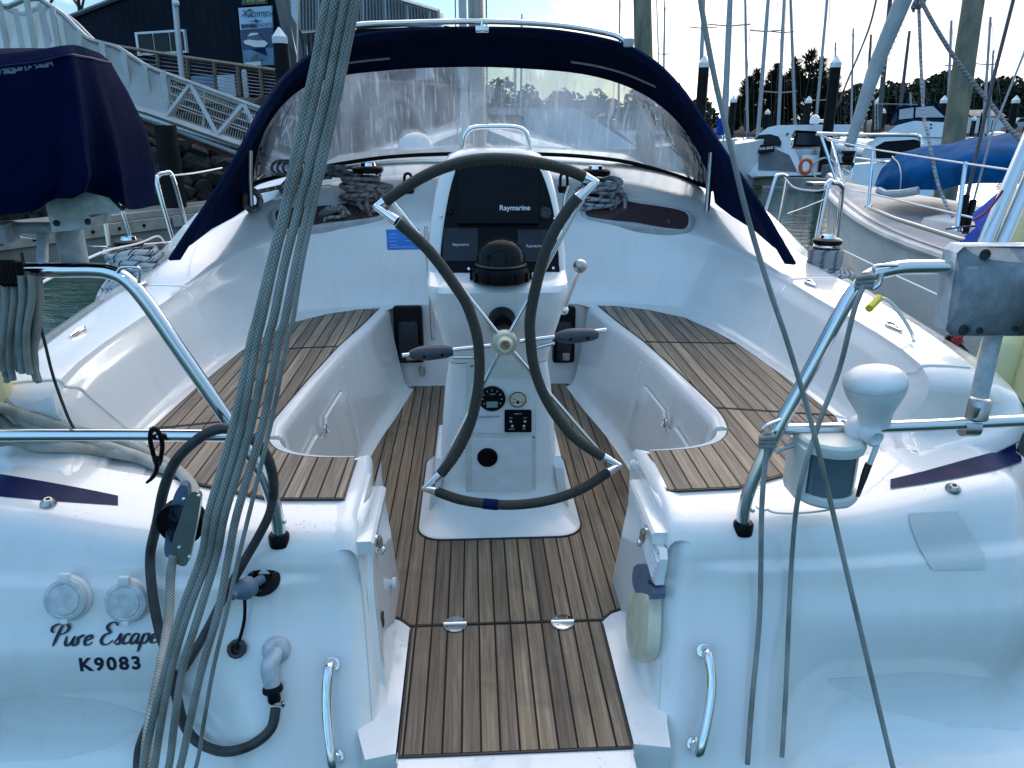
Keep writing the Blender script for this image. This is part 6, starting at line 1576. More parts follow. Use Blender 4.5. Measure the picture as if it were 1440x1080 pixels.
m=MB(); m.prism([A0+pn_*.3+Vector((0,0,.53)),B0+pn_*.3+Vector((0,0,.53)),B0+pn_*.45+Vector((0,0,.53)),A0+pn_*.45+Vector((0,0,.53))],(0,0,.12)); part('kerb',m,MT['waler'],po,ang=20)
g=random.Random(5); m=MB()
for k in range(620):
    t=g.random(); u_=g.random(); base=Vector((lerp(-16,0.5,t),lerp(16.5,24.5,t)*1.0+u_*2.6,-.1+u_*2.9)); s=g.uniform(.18,.5)
    bm=bmesh.new(); bmesh.ops.create_icosphere(bm,subdivisions=1,radius=s)
    for v_ in bm.verts: v_.co*=g.uniform(.72,1.15)
    m.add_bm(bm,Matrix.Translation(base)@Matrix.Rotation(g.uniform(0,6),4,Vector((g.random(),g.random(),g.random()+.01)))@Matrix.Diagonal((1.2,.9,.7,1)))
m.loft([[(-17,17.0,-.4),(1,24.9,-.4)],[(-17,20.5,2.7),(1,28.5,2.7)]])
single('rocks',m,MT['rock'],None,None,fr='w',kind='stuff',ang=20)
# ---- trees
def leafy(name,label,px,py_top,d,wpx,seed,kind='round',mat='leaf',grp='trees on the far shore',n=1500,py_base=186):
    g=random.Random(seed); base=W(px,py_base,d=d); base.z=1.0; top=W(px,py_top,d=d).z; H=top-base.z; R=wpx*d/F/2
    t=thing(name,label,'tree',base,fr='w',group=grp)
    m=MB(); m.tube([base,base+Vector((R*.03,0,H*.35)),base+Vector((-R*.04,0,H*.85))],[R*.09,R*.07,R*.02],7)
    cl=[]
    for k in range(9 if kind=='round' else 16):
        if kind=='round':
            an=g.uniform(0,6.28); rr=R*g.uniform(.25,.72); hh=H*g.uniform(.38,.80)
            c=base+Vector((math.cos(an)*rr,math.sin(an)*rr*.7,hh)); s=(R*g.uniform(.32,.5),H*g.uniform(.14,.22))
            cl.append((c,s[0],s[1])); m.tube([base+Vector((0,0,H*.3)),c],[R*.035,R*.012],5)
        else:
            f=k/15.; an=g.uniform(0,6.28); rr=R*(1-.75*f)*g.uniform(.55,1.0); hh=H*(.22+.74*f)
            c=base+Vector((math.cos(an)*rr,math.sin(an)*rr*.6,hh)); cl.append((c,R*(.42-.26*f),H*.055)); m.tube([base+Vector((0,0,hh-H*.10)),c+Vector((0,0,H*.01))],[R*.03,R*.008],5)
    if kind=='round': cl.append((base+Vector((0,0,H*.83)),R*.42,H*.17)); cl.append((base+Vector((0,0,H*.55)),R*.8,H*.30))
    else:
        cl.append((base+Vector((0,0,H*.42)),R*.62,H*.30)); cl.append((base+Vector((0,0,H*.66)),R*.34,H*.22))
    part('trunk',m,MT['bark'],t)
    m=MB()
    wts=[c[1]*c[1]*c[2] for c in cl]
    for k in range(n):
        c,rx,rz=g.choices(cl,[w_**.6 for w_ in wts])[0]
        while True:
            q=Vector((g.uniform(-1,1),g.uniform(-1,1),g.uniform(-1,1)))
            if q.length<=1: break
        q*=(1/(q.length+1e-6))*(q.length**.35)
        if kind!='round': q.z+= .55*(Vector((q.x,q.y,0)).length-.5)
        p=c+Vector((q.x*rx,q.y*rx*.8,q.z*rz)); s=g.uniform(.5,1.1)*d/F*(6.5 if kind=='round' else 6.0)
        a1=Vector((g.uniform(-1,1),g.uniform(-1,1),g.uniform(-.5,.5))).normalized(); b1=a1.cross(Vector((g.uniform(-1,1),g.uniform(-1,1),g.uniform(-1,1)))).normalized()
        if kind!='round':
            a1=(Vector((q.x,q.y,.35+.2*g.random()))).normalized()*1.9; b1=a1.cross(Vector((0,0,1))).normalized()*.45
        i=len(m.v); m.v+=[p-a1*s*.5-b1*s*.2,p+b1*s*.5,p+a1*s*.75,p-b1*s*.45]; m.face((i,i+1,i+2,i+3))
    part('crown',m,MT[mat],t,ang=10); return t
cf='tall dark conifer '
for k,(px,py,d,wp,lab) in enumerate(((1131,76,140,92,'tallest dark conifer with a spiky top behind the masts'),(1080,94,142,66,'dark conifer with ragged crown between the two leftmost capped piles'),(1104,88,146,66,'dark conifer squeezed behind the tall slender masts'),(1053,102,140,56,'leftmost dark conifer leaning out beside the silver mast'),(1158,100,143,60,'dark conifer just left of the nearest black pile'))):
    leafy('conifer_tree',lab,px,py,d,wp,40+k,'con',n=4200,grp='conifers on the far shore')
for k,(px,py,d,wp,lab) in enumerate(((1028,150,150,40,'low round tree at the left foot of the conifers'),(1200,119,150,60,'round tree between the nearest black pile and the furled sail'),(1240,116,155,56,'round tree behind the black mast'),(1283,112,152,62,'broad round tree behind the hanging rope'),(1318,101,150,64,'tallest round tree left of the big timber pile'),(1362,112,154,60,'round tree seen right of the big timber pile'),(1398,109,150,58,'round tree above the pale shed'),(1440,106,150,62,'round tree cut by the right edge'),(1478,108,150,60,'round tree mostly beyond the right edge'))):
    leafy('round_tree',lab,px,py,d,wp,70+k,'round',mat='leaf2' if k%2 else 'leaf',n=2600)
for k,(px,py,d,wp) in enumerate(((700,112,150,50),(742,120,150,60),(790,124,152,62),(838,126,150,60),(890,128,152,60),(940,130,150,60),(985,138,150,56))):
    leafy('hazy_tree',['tree seen hazily through the clear window right of the mast','second tree from the mast seen through the clear window','third tree from the mast seen through the clear window','fourth tree from the mast seen through the clear window','tree seen through the clear window beside the timber pile','tree low at the window edge of the sprayhood','tree hidden mostly by the starboard sprayhood canvas'][k],px,py,d,wp,90+k,'round',n=900)
def bare(px,py,d,H,seed,label):
    g=random.Random(seed); base=W(px,py,d=d); t=thing('bare_tree',label,'tree',base,fr='w'); m=MB(); tw=MB()
    def br(p,dv,L,r,k):
        mid=p+dv*L*.5+Vector((g.uniform(-1,1),g.uniform(-1,1),0))*L*.06; e=p+dv*L
        (m if k>3 else tw).tube([p,mid,e],[r,r*.8,r*.6],5 if k>2 else 3)
        if k==0: return
        for _ in range(3 if k>1 else 2):
            nd=(dv+Vector((g.uniform(-.8,.8),g.uniform(-.8,.8),g.uniform(-.25,.5)))).normalized(); br(p+dv*L*g.uniform(.6,1.0),nd,L*g.uniform(.6,.82),r*.58,k-1)
    br(base,Vector((0,0,1)),H*.34,.14,5); part('trunk',m,MT['bark'],t); part('twigs',tw,MT['bark'],t)
bare(70,60,40,7.0,3,'bare branched tree behind the upper end of the gangway'); bare(118,52,42,5.5,9,'bare twiggy tree showing over the dark roof edge')
# ---- moored yachts across the basin: each with hull, cabin, mast and rig
def moored(name,label,px0,px1,pytop,d,sp=(),mat='mast_lt',wpx=4.5,sph=12,heading=0.3,L=9.5,seed=1,hullmat='far_white',boom=True,grp='yachts moored across the basin',stay=True):
    g=random.Random(seed); foot=W(px0,190,d=d); foot=Vector((foot.x,foot.y,0)); tp=W(px1,pytop,d=d)
    t=thing(name,label,'yacht',foot,fr='w',group=grp)
    f=Vector((math.sin(heading),math.cos(heading),0)); s=Vector((f.y,-f.x,0)); B=L*.155; fb=1.0
    rows=[]
    for i in range(13):
        u_=i/12.; y=(-.45+u_)*L; bw=B*(.72+.28*math.sin(math.pi*min(1,u_*1.15))) if u_<.55 else B*math.cos((u_-.55)/.45*math.pi/2)**.7
        bw=max(bw,.02); z=fb+.25*u_*u_
        c=foot+f*y
        rows.append([c+s*bw+Vector((0,0,z)),c+s*bw*.96+Vector((0,0,.45)),c+s*bw*.7+Vector((0,0,-.2)),c-s*bw*.7+Vector((0,0,-.2)),c-s*bw*.96+Vector((0,0,.45)),c-s*bw+Vector((0,0,z)),c+Vector((0,0,z+.05))])
    m=MB(); m.loft(rows,cv=True,cap=True); hu=part('hull',m,MT[hullmat],t,ang=35)
    m=MB(); rows=[]
    for u_,w_,h_ in ((-.18,.5,.05),(-.15,.62,.42),(.05,.62,.42),(.16,.5,.3),(.24,.3,.04)):
        c=foot+f*(u_*L); rows.append([c+s*B*w_+Vector((0,0,fb)),c+s*B*w_*.85+Vector((0,0,fb+h_+.05)),c-s*B*w_*.85+Vector((0,0,fb+h_+.05)),c-s*B*w_+Vector((0,0,fb))])
    m.loft(rows,cap=True); cb=part('cabin',m,MT[hullmat],t,ang=30)
    for sg2 in (1,-1):
        m=MB(); c=foot+f*(-.05*L)+s*B*.60*sg2+Vector((0,0,fb+.27)); m.box(c,(.04,L*.16,.16),Matrix((s,f,Vector((0,0,1)))).transposed()); part('cabin_window',m,MT['far_glass'],t)
    r_=wpx*d/F/2
    m=MB(); mb=foot+Vector((0,0,fb)); m.tube([mb,mb.lerp(tp,.5),tp],[r_,r_,r_*.75],8); ms=part('mast',m,MT[mat],t)
    for (yy,half) in sp:
        q=(yy-190)/(pytop-190); c=mb.lerp(tp,q); hw=half*d/F
        sv=Vector((BW[0].x,BW[0].y,0)) 
        m=MB(); m.tube([c-sv*hw+Vector((0,0,hw*.08)),c,c+sv*hw+Vector((0,0,hw*.08))],.022*d/40+.012,5); part('spreader',m,MT[mat],t)
    m=MB(); rw=max(.006,d*.00016)
    sv=Vector((BW[0].x,BW[0].y,0)); hw=(sp[0][1] if sp else 10)*d/F
    q=((sp[0][0]-190)/(pytop-190)) if sp else .6
    for sg2 in (1,-1): m.tube([tp,mb.lerp(tp,q)+sv*hw*sg2,mb+sv*hw*.9*sg2-Vector((0,0,0))],rw,4)
    if stay: m.tube([tp,foot+f*L*.53+Vector((0,0,fb+.3))],rw,4); m.tube([tp,foot-f*L*.44+Vector((0,0,fb))],rw,4)
    part('rigging',m,MT['mast_dk'] ,t)
    if boom:
        m=MB(); b0=mb+Vector((0,0,.9)); m.tube([b0,b0-f*L*.2+Vector((0,0,.1)),b0-f*L*.36+Vector((0,0,.12))],[.16,.14,.07],8); part('boom_cover',m,MT[g.choice(['blue','navy','seal','far_white'])],t)
    m=MB()
    for sg2 in (1,-1):
        pts=[foot+f*(k/8.-.45)*L*.98+s*B*(.7 if k<6 else .35 if k<8 else .02)*sg2+Vector((0,0,fb+.62)) for k in range(9)]
        m.tube(pts,.018,4)
        for p in pts[::2]: m.tube([p,p-Vector((0,0,.62))],.018,4)
    part('guard_rail',m,MT['steel'],t)
    return t
MY=[(1019,1031,-90,44,[(26,30)],'mast_lt',9,.25,'yacht with the thick silver mast next to the sprayhood'),
(983,992,-60,52,[(32,20)],'mast_lt',6,.5,'yacht whose grey mast stands beside the banded pile'),
(1066,1085,-60,50,[(36,22)],'mast_lt',6,.15,'yacht with leaning silver mast and double spreaders'),
(1095,1106,-70,56,[(117,24),(38,16)],'mast_lt',5,.3,'yacht with dark topped mast and low spreaders'),
(1121,1109,-80,58,[],'mast_lt',4.5,.4,'yacht whose pale mast leans to port'),
(1146,1166,-30,60,[(129,19)],'mast_lt',4.5,.2,'yacht with mast before the tallest conifer'),
(1053,1047,-60,62,[],'mast_lt',4,.35,'yacht with the thin mast right of the thick silver mast'),
(1262,1279,44,55,[(50,1)],'mast_dk',5,.1,'yacht with a short black mast topped by a wind vane'),
(1236,1257,-60,48,[],'mast_dk',7,.2,'yacht with the tall black mast behind the furled sail'),
(1217,1225,49,60,[],'mast_dk',4,.3,'yacht with thin dark mast just left of the furled sail'),
(1334,1338,29,58,[(86,7)],'mast_lt',4,.25,'yacht with slim pale mast left of the big timber pile'),
(1384,1393,24,62,[(85,16)],'mast_lt',4,.3,'yacht with dark topped mast right of the big timber pile'),
(1391,1397,71,70,[],'mast_lt',3.5,.2,'yacht with a short thin mast near the pale shed'),
(1286,1280,130,66,[],'mast_lt',3.5,.2,'yacht with pale stubby mast before the round trees')]
for k,(a0,a1,pt,d,sp,mt,wp,hd,lab) in enumerate(MY): moored('moored_yacht',lab,a0,a1,pt,d,sp,mt,wp,heading=hd+math.pi*(k%2),L=9+.4*(k%4),seed=k,boom=k%3!=2)
for k,(px,pt,d,lab) in enumerate(((734,20,40,'yacht with thin mast seen above the middle of the sprayhood'),(872,-20,48,'yacht with thin mast left of the starboard timber pile'),(935,0,60,'distant yacht with thin mast right of the starboard timber pile'),(1300,112,75,'distant yacht with a faint mast before the tallest round tree'),(1175,60,72,'distant yacht with a faint mast by the nearest black pile'),(1200,40,78,'distant yacht with a faint mast between pile and furled sail'))):
    moored('moored_yacht',lab,px-2,px,pt,d,[(70,8)] if k<3 else [],'mast_lt',3,heading=.3,L=8.5,seed=30+k,boom=False)
# ---- motor cruisers
def cruiser(name,label,O,f,L,B,parts_fn):
    pass
def mc_hull(m,O,f,L,B,zb,zs,flare=.8):
    s=Vector((f.y,-f.x,0)); rows=[]
    for i in range(15):
        u_=i/14.; y=u_*L; bw=B if u_<.5 else B*max(.02,math.cos((u_-.5)/.5*math.pi/2)**.65)
        z=lerp(zs,zb,u_**1.5); c=O+f*y
        rows.append([c+s*bw+Vector((0,0,z)),c+s*bw*(.97-.2*u_)+Vector((0,0,z*.45)),c+s*bw*(.8-.5*u_)+Vector((0,0,-.2)),c-s*bw*(.8-.5*u_)+Vector((0,0,-.2)),c-s*bw*(.97-.2*u_)+Vector((0,0,z*.45)),c-s*bw+Vector((0,0,z)),c+Vector((0,0,z+.04))])
    m.loft(rows,cv=True,cap=True); return m
# cruiser for sale: stern to starboard, seen from its port quarter
mc=thing('motor_cruiser','white hardtop motor cruiser with grey hull side and for sale sign','motor cruiser',W(1130,250,d=31),fr='w')
Q=lambda a_,b_,o=0.: W(a_,b_,d=30.5+o)
dz=W(1100,240,d=33.6)-W(1100,240,d=30.5)
def slab(name,pts,mat,par,back=1.0,o=0.): 
    m=MB(); m.prism([Q(a_,b_,o) for a_,b_ in pts],dz*back); return part(name,m,MT[mat],par,ang=25)
slab('hull',[(1040,209),(1062,205),(1085,208),(1118,210),(1128,241),(1160,242),(1160,250),(1058,250),(1040,232)],'far_white',mc,1.,.0)
slab('hull_panel',[(1067,212),(1090,209),(1110,218),(1120,241.5),(1067,239)],'far_grey',mc,.02,-.05)
slab('superstructure',[(1055,201),(1068,188),(1080,179),(1095,176),(1160,175),(1200,175),(1200,186),(1160,185),(1118,183),(1113,190),(1112,209),(1085,207)],'far_white',mc,1.,.0)
slab('side_window',[(1056,201),(1067,190),(1083,188.5),(1095,192),(1099,200),(1098,206),(1084,204)],'far_glass',mc,.02,-.06)
slab('cabin_glass',[(1114,208),(1119,184),(1152,185),(1158,206)],'far_glass',mc,.9,.15)
slab('saloon_door',[(1119,203),(1122,187),(1150,188),(1151,204)],'scrgrey',mc,.02,.05)
slab('cockpit_side',[(1088,208),(1115,209),(1122,220),(1129,242),(1122,242),(1110,218)],'far_white',mc,.1,-.06)
slab('transom',[(1128,218),(1158,218),(1159,242),(1130,242)],'far_white',mc,.1,-.05)
slab('swim_platform',[(1062,243),(1162,242),(1162,246),(1062,248)],'far_white',mc,.4,-.6)
m=MB(); m.ball(Q(1107.5,188.5,-.1),.05,8,6); part('port_light',m,MT['far_glass'],mc)
m=MB(); c=Q(1145,174,1.2); m.lathe([(0,0),(.17,0),(.19,.12),(.17,.24),(.10,.33),(0,.36)],c,n=20); part('radar_dome',m,MT['far_white'],mc)
m=MB(); m.box(Q(1153,170,1.4),(.5,.3,.12),bev=.05); m.tube([Q(1163,176,1.2),Q(1163,150,1.2)],.03,6); part('radar_bar',m,MT['far_white'],mc)
fs=thing('for_sale_sign','small black for sale sign hung on the motor cruiser rail','sign',Q(1077,216,-.2),fr='w')
m=MB(); m.prism([Q(a_,b_,-.22) for a_,b_ in ((1065.5,204),(1088,202),(1089,213.5),(1067,216))],(0,.05,0)); part('board',m,MT['black'],fs)
fx=(Q(1088,207,-.22)-Q(1067,209.5,-.22)).normalized(); text('FOR SALE',.125,Q(1077.5,208.6,-.30),fx,(0,0,1),MT['inkwhite'],fs,extr=.004,off=.004)
lb=MB(); c=Q(1133,234,-.7); rr=8.2*30/F
lb.tube([c+Vector((math.cos(2*math.pi*i/20)*rr,0,math.sin(2*math.pi*i/20)*rr*1.12)) for i in range(20)],rr*.30,8,closed=True)
single('lifebuoy',lb,MT['orange'],'orange horseshoe lifebuoy hanging at the motor cruiser stern','lifebuoy',fr='w',ang=60)
ra=thing('tender_ring','white inflatable tender tube and outboard behind the cruiser platform','tender',Q(1155,250,-1),fr='w')
m=MB(); c=Q(1157,238,-1.2); m.tube([c+Vector((math.cos(2*math.pi*i/16)*.38,0.1*math.sin(i),math.sin(2*math.pi*i/16)*.42)) for i in range(16)],.035,6,closed=True); part('hoop',m,MT['seal'],ra)
m=MB(); m.box(Q(1162,240,-1.0),(.30,.3,.45),bev=.08); m.tube([Q(1162,238,-1.0),Q(1158,250,-1.0)],.07,8); part('outboard',m,MT['far_grey'],ra)
# second cruiser with canvas wheelhouse
fc=thing('flybridge_cruiser','white cruiser with a dark canvas and clear plastic wheelhouse cover','motor cruiser',W(1290,215,d=36),fr='w')
R2=lambda a_,b_,o=0.: W(a_,b_,d=36+o)
dz2=W(1290,190,d=39)-W(1290,190,d=36)
def slab2(name,pts,mat,back=1.,o=0.):
    m=MB(); m.prism([R2(a_,b_,o) for a_,b_ in pts],dz2*back); return part(name,m,MT[mat],fc,ang=25)
slab2('hull',[(1228,196),(1246,186),(1265,180),(1335,190),(1342,240),(1226,240)],'far_white',1.,.1)
slab2('cabin',[(1241,190),(1262,176),(1285,170),(1330,172),(1332,193),(1265,192)],'far_white',.9,0.)
slab2('canopy',[(1250,176),(1256,155),(1265,150),(1300,147),(1318,148),(1332,166),(1328,167),(1300,165),(1268,168)],'navy',.8,.15)
slab2('clear_panel',[(1252,172),(1261,156),(1262,170),(1254,175)],'scrgrey',.02,.1)
slab2('clear_panel',[(1264,168),(1265,154),(1285,151),(1284,166)],'seal',.02,.1)
slab2('clear_panel',[(1287,165),(1288,151),(1312,149),(1329,165)],'seal',.02,.1)
slab2('trim',[(1256,177),(1262,171),(1300,166),(1331,168),(1331,171),(1300,170),(1264,175)],'stripe',.02,.05)
for (ax,ay),tt,sz in (((1254,188),'',.2),): pass
slab2('vent_window',[(1308,174),(1311,174),(1311,176),(1308,176)],'far_glass',.02,-.03); slab2('vent_window',[(1308,179),(1310.5,179),(1310.5,181),(1308,181)],'far_glass',.02,-.03)
m=MB(); m.tube([R2(1230,187),R2(1231,147),R2(1234,146),R2(1290,147)],.03,5); m.tube([R2(1235,187),R2(1234,147)],.03,5)
for k in range(5): m.tube([R2(1230.5,155+k*7),R2(1234.5,155+k*7)],.02,4)
part('ladder',m,MT['mast_lt'],fc)
slab2('red_cover',[(1228,183),(1244,180),(1244,183),(1229,187)],'bark',.3,-.1)
# near cockpit enclosure boat
kb=thing('dark_hatch_boat','white boat with a black cockpit screen behind the neighbouring bow rail','boat',W(1270,240,d=20),fr='w')
K=lambda a_,b_,o=0.: W(a_,b_,d=20+o)
dz3=K(1270,200,2.)-K(1270,200,0)
def slab3(name,pts,mat,back=1.,o=0.):
    m=MB(); m.prism([K(a_,b_,o) for a_,b_ in pts],dz3*back); return part(name,m,MT[mat],kb,ang=25)
slab3('hull',[(1196,232),(1245,228),(1330,225),(1330,275),(1200,275)],'far_white',1.,.1); slab3('screen',[(1231,205),(1243,197),(1285,195),(1294,198),(1296,222),(1232,223)],'black',.5,.0)
slab3('coaming',[(1225,203),(1245,193),(1290,191),(1296,195),(1296,199),(1286,196),(1244,199),(1230,207)],'far_white',.5,-.05)
# inflatable, shed, cars far off
m=MB(); m.tube([W(1184,208,d=26),W(1205,212,d=25),W(1222,216,d=24)],.22,10,smooth=4); m.tube([W(1186,200,d=27),W(1206,203,d=26),W(1226,206,d=25)],.2,10,smooth=4); single('inflatable_dinghy',m,MT['far_white'],'white inflatable dinghy tubes behind the neighbouring bow rail','dinghy',fr='w')
sh=thing('waterside_shed','pale low shed at the water edge under the round trees','shed',W(1376,185,d=95),fr='w')
m=MB(); q=W(1376,176,d=95); m.box(q,(3.9,3,1.9)); part('wall',m,MT['far_white'],sh); m=MB(); m.prism([q+Vector((-2.2,-1.7,1.0)),q+Vector((2.2,-1.7,1.0)),q+Vector((2.2,0,1.7)),q+Vector((-2.2,0,1.7))],(0,.1,.08)); part('roof',m,MT['far_grey'],sh)
m=MB(); m.box(q+Vector((-.6,-1.52,-.2)),(.12,.05,1.5)); m.box(q+Vector((.7,-1.52,-.2)),(.12,.05,1.5)); part('door_frame',m,MT['far_grey'],sh)
def car(px,py,d,mat,lab):
    c=W(px,py,d=d); t=thing('parked_car',lab,'car',c,fr='w',group='cars parked on the far shore')
    m=MB(); m.loft([[c+Vector((x,-.8+.2*0,z)) for x,z in pr] for pr in ([(-2.1,.3),(-2.1,.75),(-1.3,.85),(-.8,1.4),(.7,1.4),(1.4,.85),(2.1,.75),(2.1,.3)],)]+[[c+Vector((x,.8,z)) for x,z in [(-2.1,.3),(-2.1,.75),(-1.3,.85),(-.8,1.4),(.7,1.4),(1.4,.85),(2.1,.75),(2.1,.3)]]],cv=True,cap=True); part('body',m,MT[mat],t,ang=25)
    m=MB(); m.prism([c+Vector((x,-.82,z)) for x,z in ((-1.15,.88),(-.72,1.32),(.62,1.32),(1.2,.88))],(0,.02,0)); part('window',m,MT['far_glass'],t)
    for x in (-1.3,1.3): m=MB(); m.lathe([(0,0),(.33,0),(.33,.2),(0,.2)],c+Vector((x,-.85,.33)),(0,1,0),n=14); part('wheel',m,MT['black'],t)
car(1407,182,105,'far_white','white car parked right of the pale shed'); car(1434,181,105,'seal','grey car parked at the right edge under the trees'); car(1345,184,108,'far_grey','dark car parked left of the pale shed')
# pontoon behind
m=MB(); q0=W(1052,247,d=31); q1=W(1166,246,d=28.5); 
m.prism([Vector((q0.x,q0.y,.1)),Vector((q1.x,q1.y,.1)),Vector((q1.x+1,q1.y+1.6,.1)),Vector((q0.x+1,q0.y+1.6,.1))],(0,0,.36)); single('timber_pontoon',m,MT['waler'],'low timber pontoon in front of the for sale cruiser','pontoon',fr='w',ang=20)
# boats ahead, seen through the window
def simple_boat(lab,px,d,L,B,hd,cab,mat='far_white'):
    O=W(px,190,d=d); O=Vector((O.x,O.y,0)); f=Vector((math.sin(hd),math.cos(hd),0)); s=Vector((f.y,-f.x,0)); t=thing('motor_yacht',lab,'motor yacht',O,fr='w'); O=O-f*L*.5
    m=MB(); mc_hull(m,O,f,L,B,1.9,1.35); part('hull',m,MT[mat],t,ang=35)
    m=MB(); m.loft([[O+f*L*a_+s*B*w_*sx+Vector((0,0,z)) for sx in (1,-1)] for a_,w_,z in ((.05,.8,1.4),(.08,.78,cab),(.5,.74,cab),(.68,.6,1.5))],); rows=[[O+f*L*a_+s*B*.8+Vector((0,0,1.3)),O+f*L*b_+s*B*.7+Vector((0,0,z)),O+f*L*b_-s*B*.7+Vector((0,0,z)),O+f*L*a_-s*B*.8+Vector((0,0,1.3))] for a_,b_,z in ((.06,.08,cab),(.5,.46,cab),(.72,.66,1.6))]
    m.loft(rows,cap=True); part('cabin',m,MT[mat],t,ang=30)
    for sg2 in (1,-1):
        m=MB(); m.prism([O+f*L*a_+s*B*.765*sg2+Vector((0,0,z)) for a_,z in ((.14,lerp(1.3,cab,.62)),(.14,lerp(1.3,cab,.85)),(.30,lerp(1.3,cab,.85)),(.32,lerp(1.3,cab,.62)))],s*sg2*.03); part('window',m,MT['far_glass'],t)
    m=MB(); m.tube([O+f*L*.3+Vector((0,0,cab)),O+f*L*.3+Vector((0,0,cab+1.4))],.05,6); part('aerial',m,MT['far_white'],t)
simple_boat('white motor yacht seen hazily through the window right of the mast',705,27,9,1.5,1.45,2.6)
simple_boat('long white motor yacht seen hazily through the middle right of the window',815,26,11,1.7,1.5,2.9)
simple_boat('white launch seen hazily through the window near the starboard strut',965,30,7,1.3,1.4,2.2)
m=MB(); c=Y2W(P(585,214,y=7.4)); m.lathe([(.0,0),(.155,0),(.165,.05),(.145,.11),(.09,.155),(.03,.172),(0,.174)],c,n=28); dm=single('white_fender_ball',m,MT['far_white'],'white rounded dome lying on the foredeck behind the clear window','dome',fr='w',ang=60)
fl=thing('burgee_flag','blue flag hanging low beside the sprayhood edge','flag',W(1018,190,d=24),fr='w')
m=MB(); m.loft([[W(1007+i*3+1.2*math.sin(j),166+j*6,d=24+.05*math.sin(i*2+j)) for i in range(5)] for j in range(5)]); part('cloth',m,MT['tarp'],fl); m=MB(); m.tube([W(1020,158,d=24),W(1017,200,d=24)],.02,5); part('staff',m,MT['mast_lt'],fl)
# ---- neighbouring yacht to starboard
ny=thing('neighbour_yacht','white yacht berthed to starboard with bow rail and blue covered dinghy on deck','sailing yacht',(5.6,7,0),fr='w')
NX=5.6
st=[(2.0,1.25,1.08),(3.0,1.38,1.07),(4.4,1.44,1.08),(5.6,1.42,1.09),(6.8,1.36,1.11),(7.8,1.27,1.14),(8.8,1.10,1.19),(9.8,.85,1.25),(10.8,.56,1.31),(11.6,.26,1.37),(12.1,.03,1.41)]
stc=catmull([Vector(q) for q in st],4)
def NV(y,b,z,side=-1): return Vector((NX+side*b,y,z))
for side in (-1,1):
    m=MB(); rows=[]
    for q in stc:
        y,b,z=q; k=sstep(8,12.1,y)
        rows.append([NV(y,b,z-.02,side),NV(y-.03*k,b*(.99-.02*k),z-.18,side),NV(y-.12*k,b*(.97-.16*k),.7,side),NV(y-.35*k,b*(.92-.45*k),.3,side),NV(y-.7*k,b*(.8-.6*k),-.15,side)])
    m.loft(rows); part('hull',m,MT['far_white'],ny,ang=50)
    m=MB(); m.tube([NV(q.x,q.y+.015,q.z-.03,side) for q in stc],.045,8); part('rubbing_strake',m,simple('toe_rail_white',(.6,.6,.58),.45,0,3,.25),ny)
    m=MB(); rows=[[NV(q.x,max(0,q.y-.07),q.z+.012,side),NV(q.x,max(0,q.y-.14),q.z+.014,side)] for q in stc]; m.loft(rows); part('deck_edge',m,MT['seal'],ny)
m=MB(); m.loft([[NV(q.x,q.y,q.z,-1),NV(q.x,q.y*.5,q.z+.03,-1),NV(q.x,0,q.z+.045,-1),NV(q.x,q.y*.5,q.z+.03,1),NV(q.x,q.y,q.z,1)] for q in stc]); part('deck',m,simple('grey_white_deck',(.34,.36,.38),.6,0,3,.2,spec=.15),ny,ang=50)
m=MB(); rows=[]
for y,b,h in ((2.2,.9,.3),(3.5,.95,.32),(5.2,.95,.28),(6.6,.92,.22),(7.6,.86,.17),(8.3,.70,.10),(8.7,.45,.04)):
    z=interp(y,[q[0] for q in st],[q[2] for q in st]); rows.append([NV(y,b,z+.01),NV(y,b*.96,z+h*.7),NV(y,b*.85,z+h),NV(y,0,z+h+.06),NV(y,b*.85,z+h,1),NV(y,b*.96,z+h*.7,1),NV(y,b,z+.01,1)])
rows=[catmull(r_,3) for r_ in rows]; m.loft(rows,cap=True); part('cabin_trunk',m,simple('trunk_white',(.5,.52,.54),.55,0,3,.15,spec=.2),ny,ang=50)
m=MB(); m.tube([NV(y,.62,z) for y,z in ((4.0,1.47),(5.3,1.44),(6.5,1.39))],.03,8); part('hand_rail',m,MT['waler'],ny)
for pts,r in (([(1148,188),(1180,189),(1220,190),(1275,190),(1292,192),(1297,202)],.028),([(1148,188),(1158,192),(1170,197),(1200,202),(1228,209)],.022),([(1155,193),(1166,225),(1178,260)],.024),([(1170,197),(1178,226),(1187,258)],.024),([(1204,190),(1201,222),(1196,252)],.022),([(1164,222),(1180,234),(1200,246)],.018),([(1200,222),(1222,225),(1245,228)],.018)):
    m=MB(); m.tube([W(a_,b_,d=11.3) for a_,b_ in pts],r,8,smooth=3); part('bow_rail',m,MT['steel'],ny)
for a_,b_,dd_ in (((1228,208),(1221,292),8.9),((1358,228),(1345,324),6.6)):
    m=MB(); m.tube([W(*a_,d=dd_),W(*b_,d=dd_)],.018,8); m.lathe([(0,0),(.05,0),(.04,.03),(0,.04)],W(*b_,d=dd_),n=12); part('stanchion',m,MT['steel'],ny)
for pts,ds in (([(1170,198),(1228,210),(1358,230),(1470,246)],[11,8.9,6.6,5.4]),([(1195,267),(1224,272),(1350,302),(1470,330)],[10.5,8.9,6.6,5.4])):
    m=MB(); m.tube(WL(pts,ds),.009,6); part('lifeline',m,MT['inkwhite'],ny)
m=MB(); m.tube(WL([(1222,292),(1260,308),(1345,335),(1460,365)],[8.8,5.6]),.022,8); part('jib_track',m,MT['dull'],ny)
m=MB(); m.tube(WL([(1297,-60),(1270,0),(1232,92),(1194,206)],[10.6,11.3]),[.145,.12,.105,.065],14); jb=part('furled_jib',m,simple('furled_sail',(.34,.37,.38),.7,0,5,.2,.3),ny,ang=60)
m=MB(); pth=WL([(1270,0),(1232,92),(1194,206)],[11.2,11.3]); 
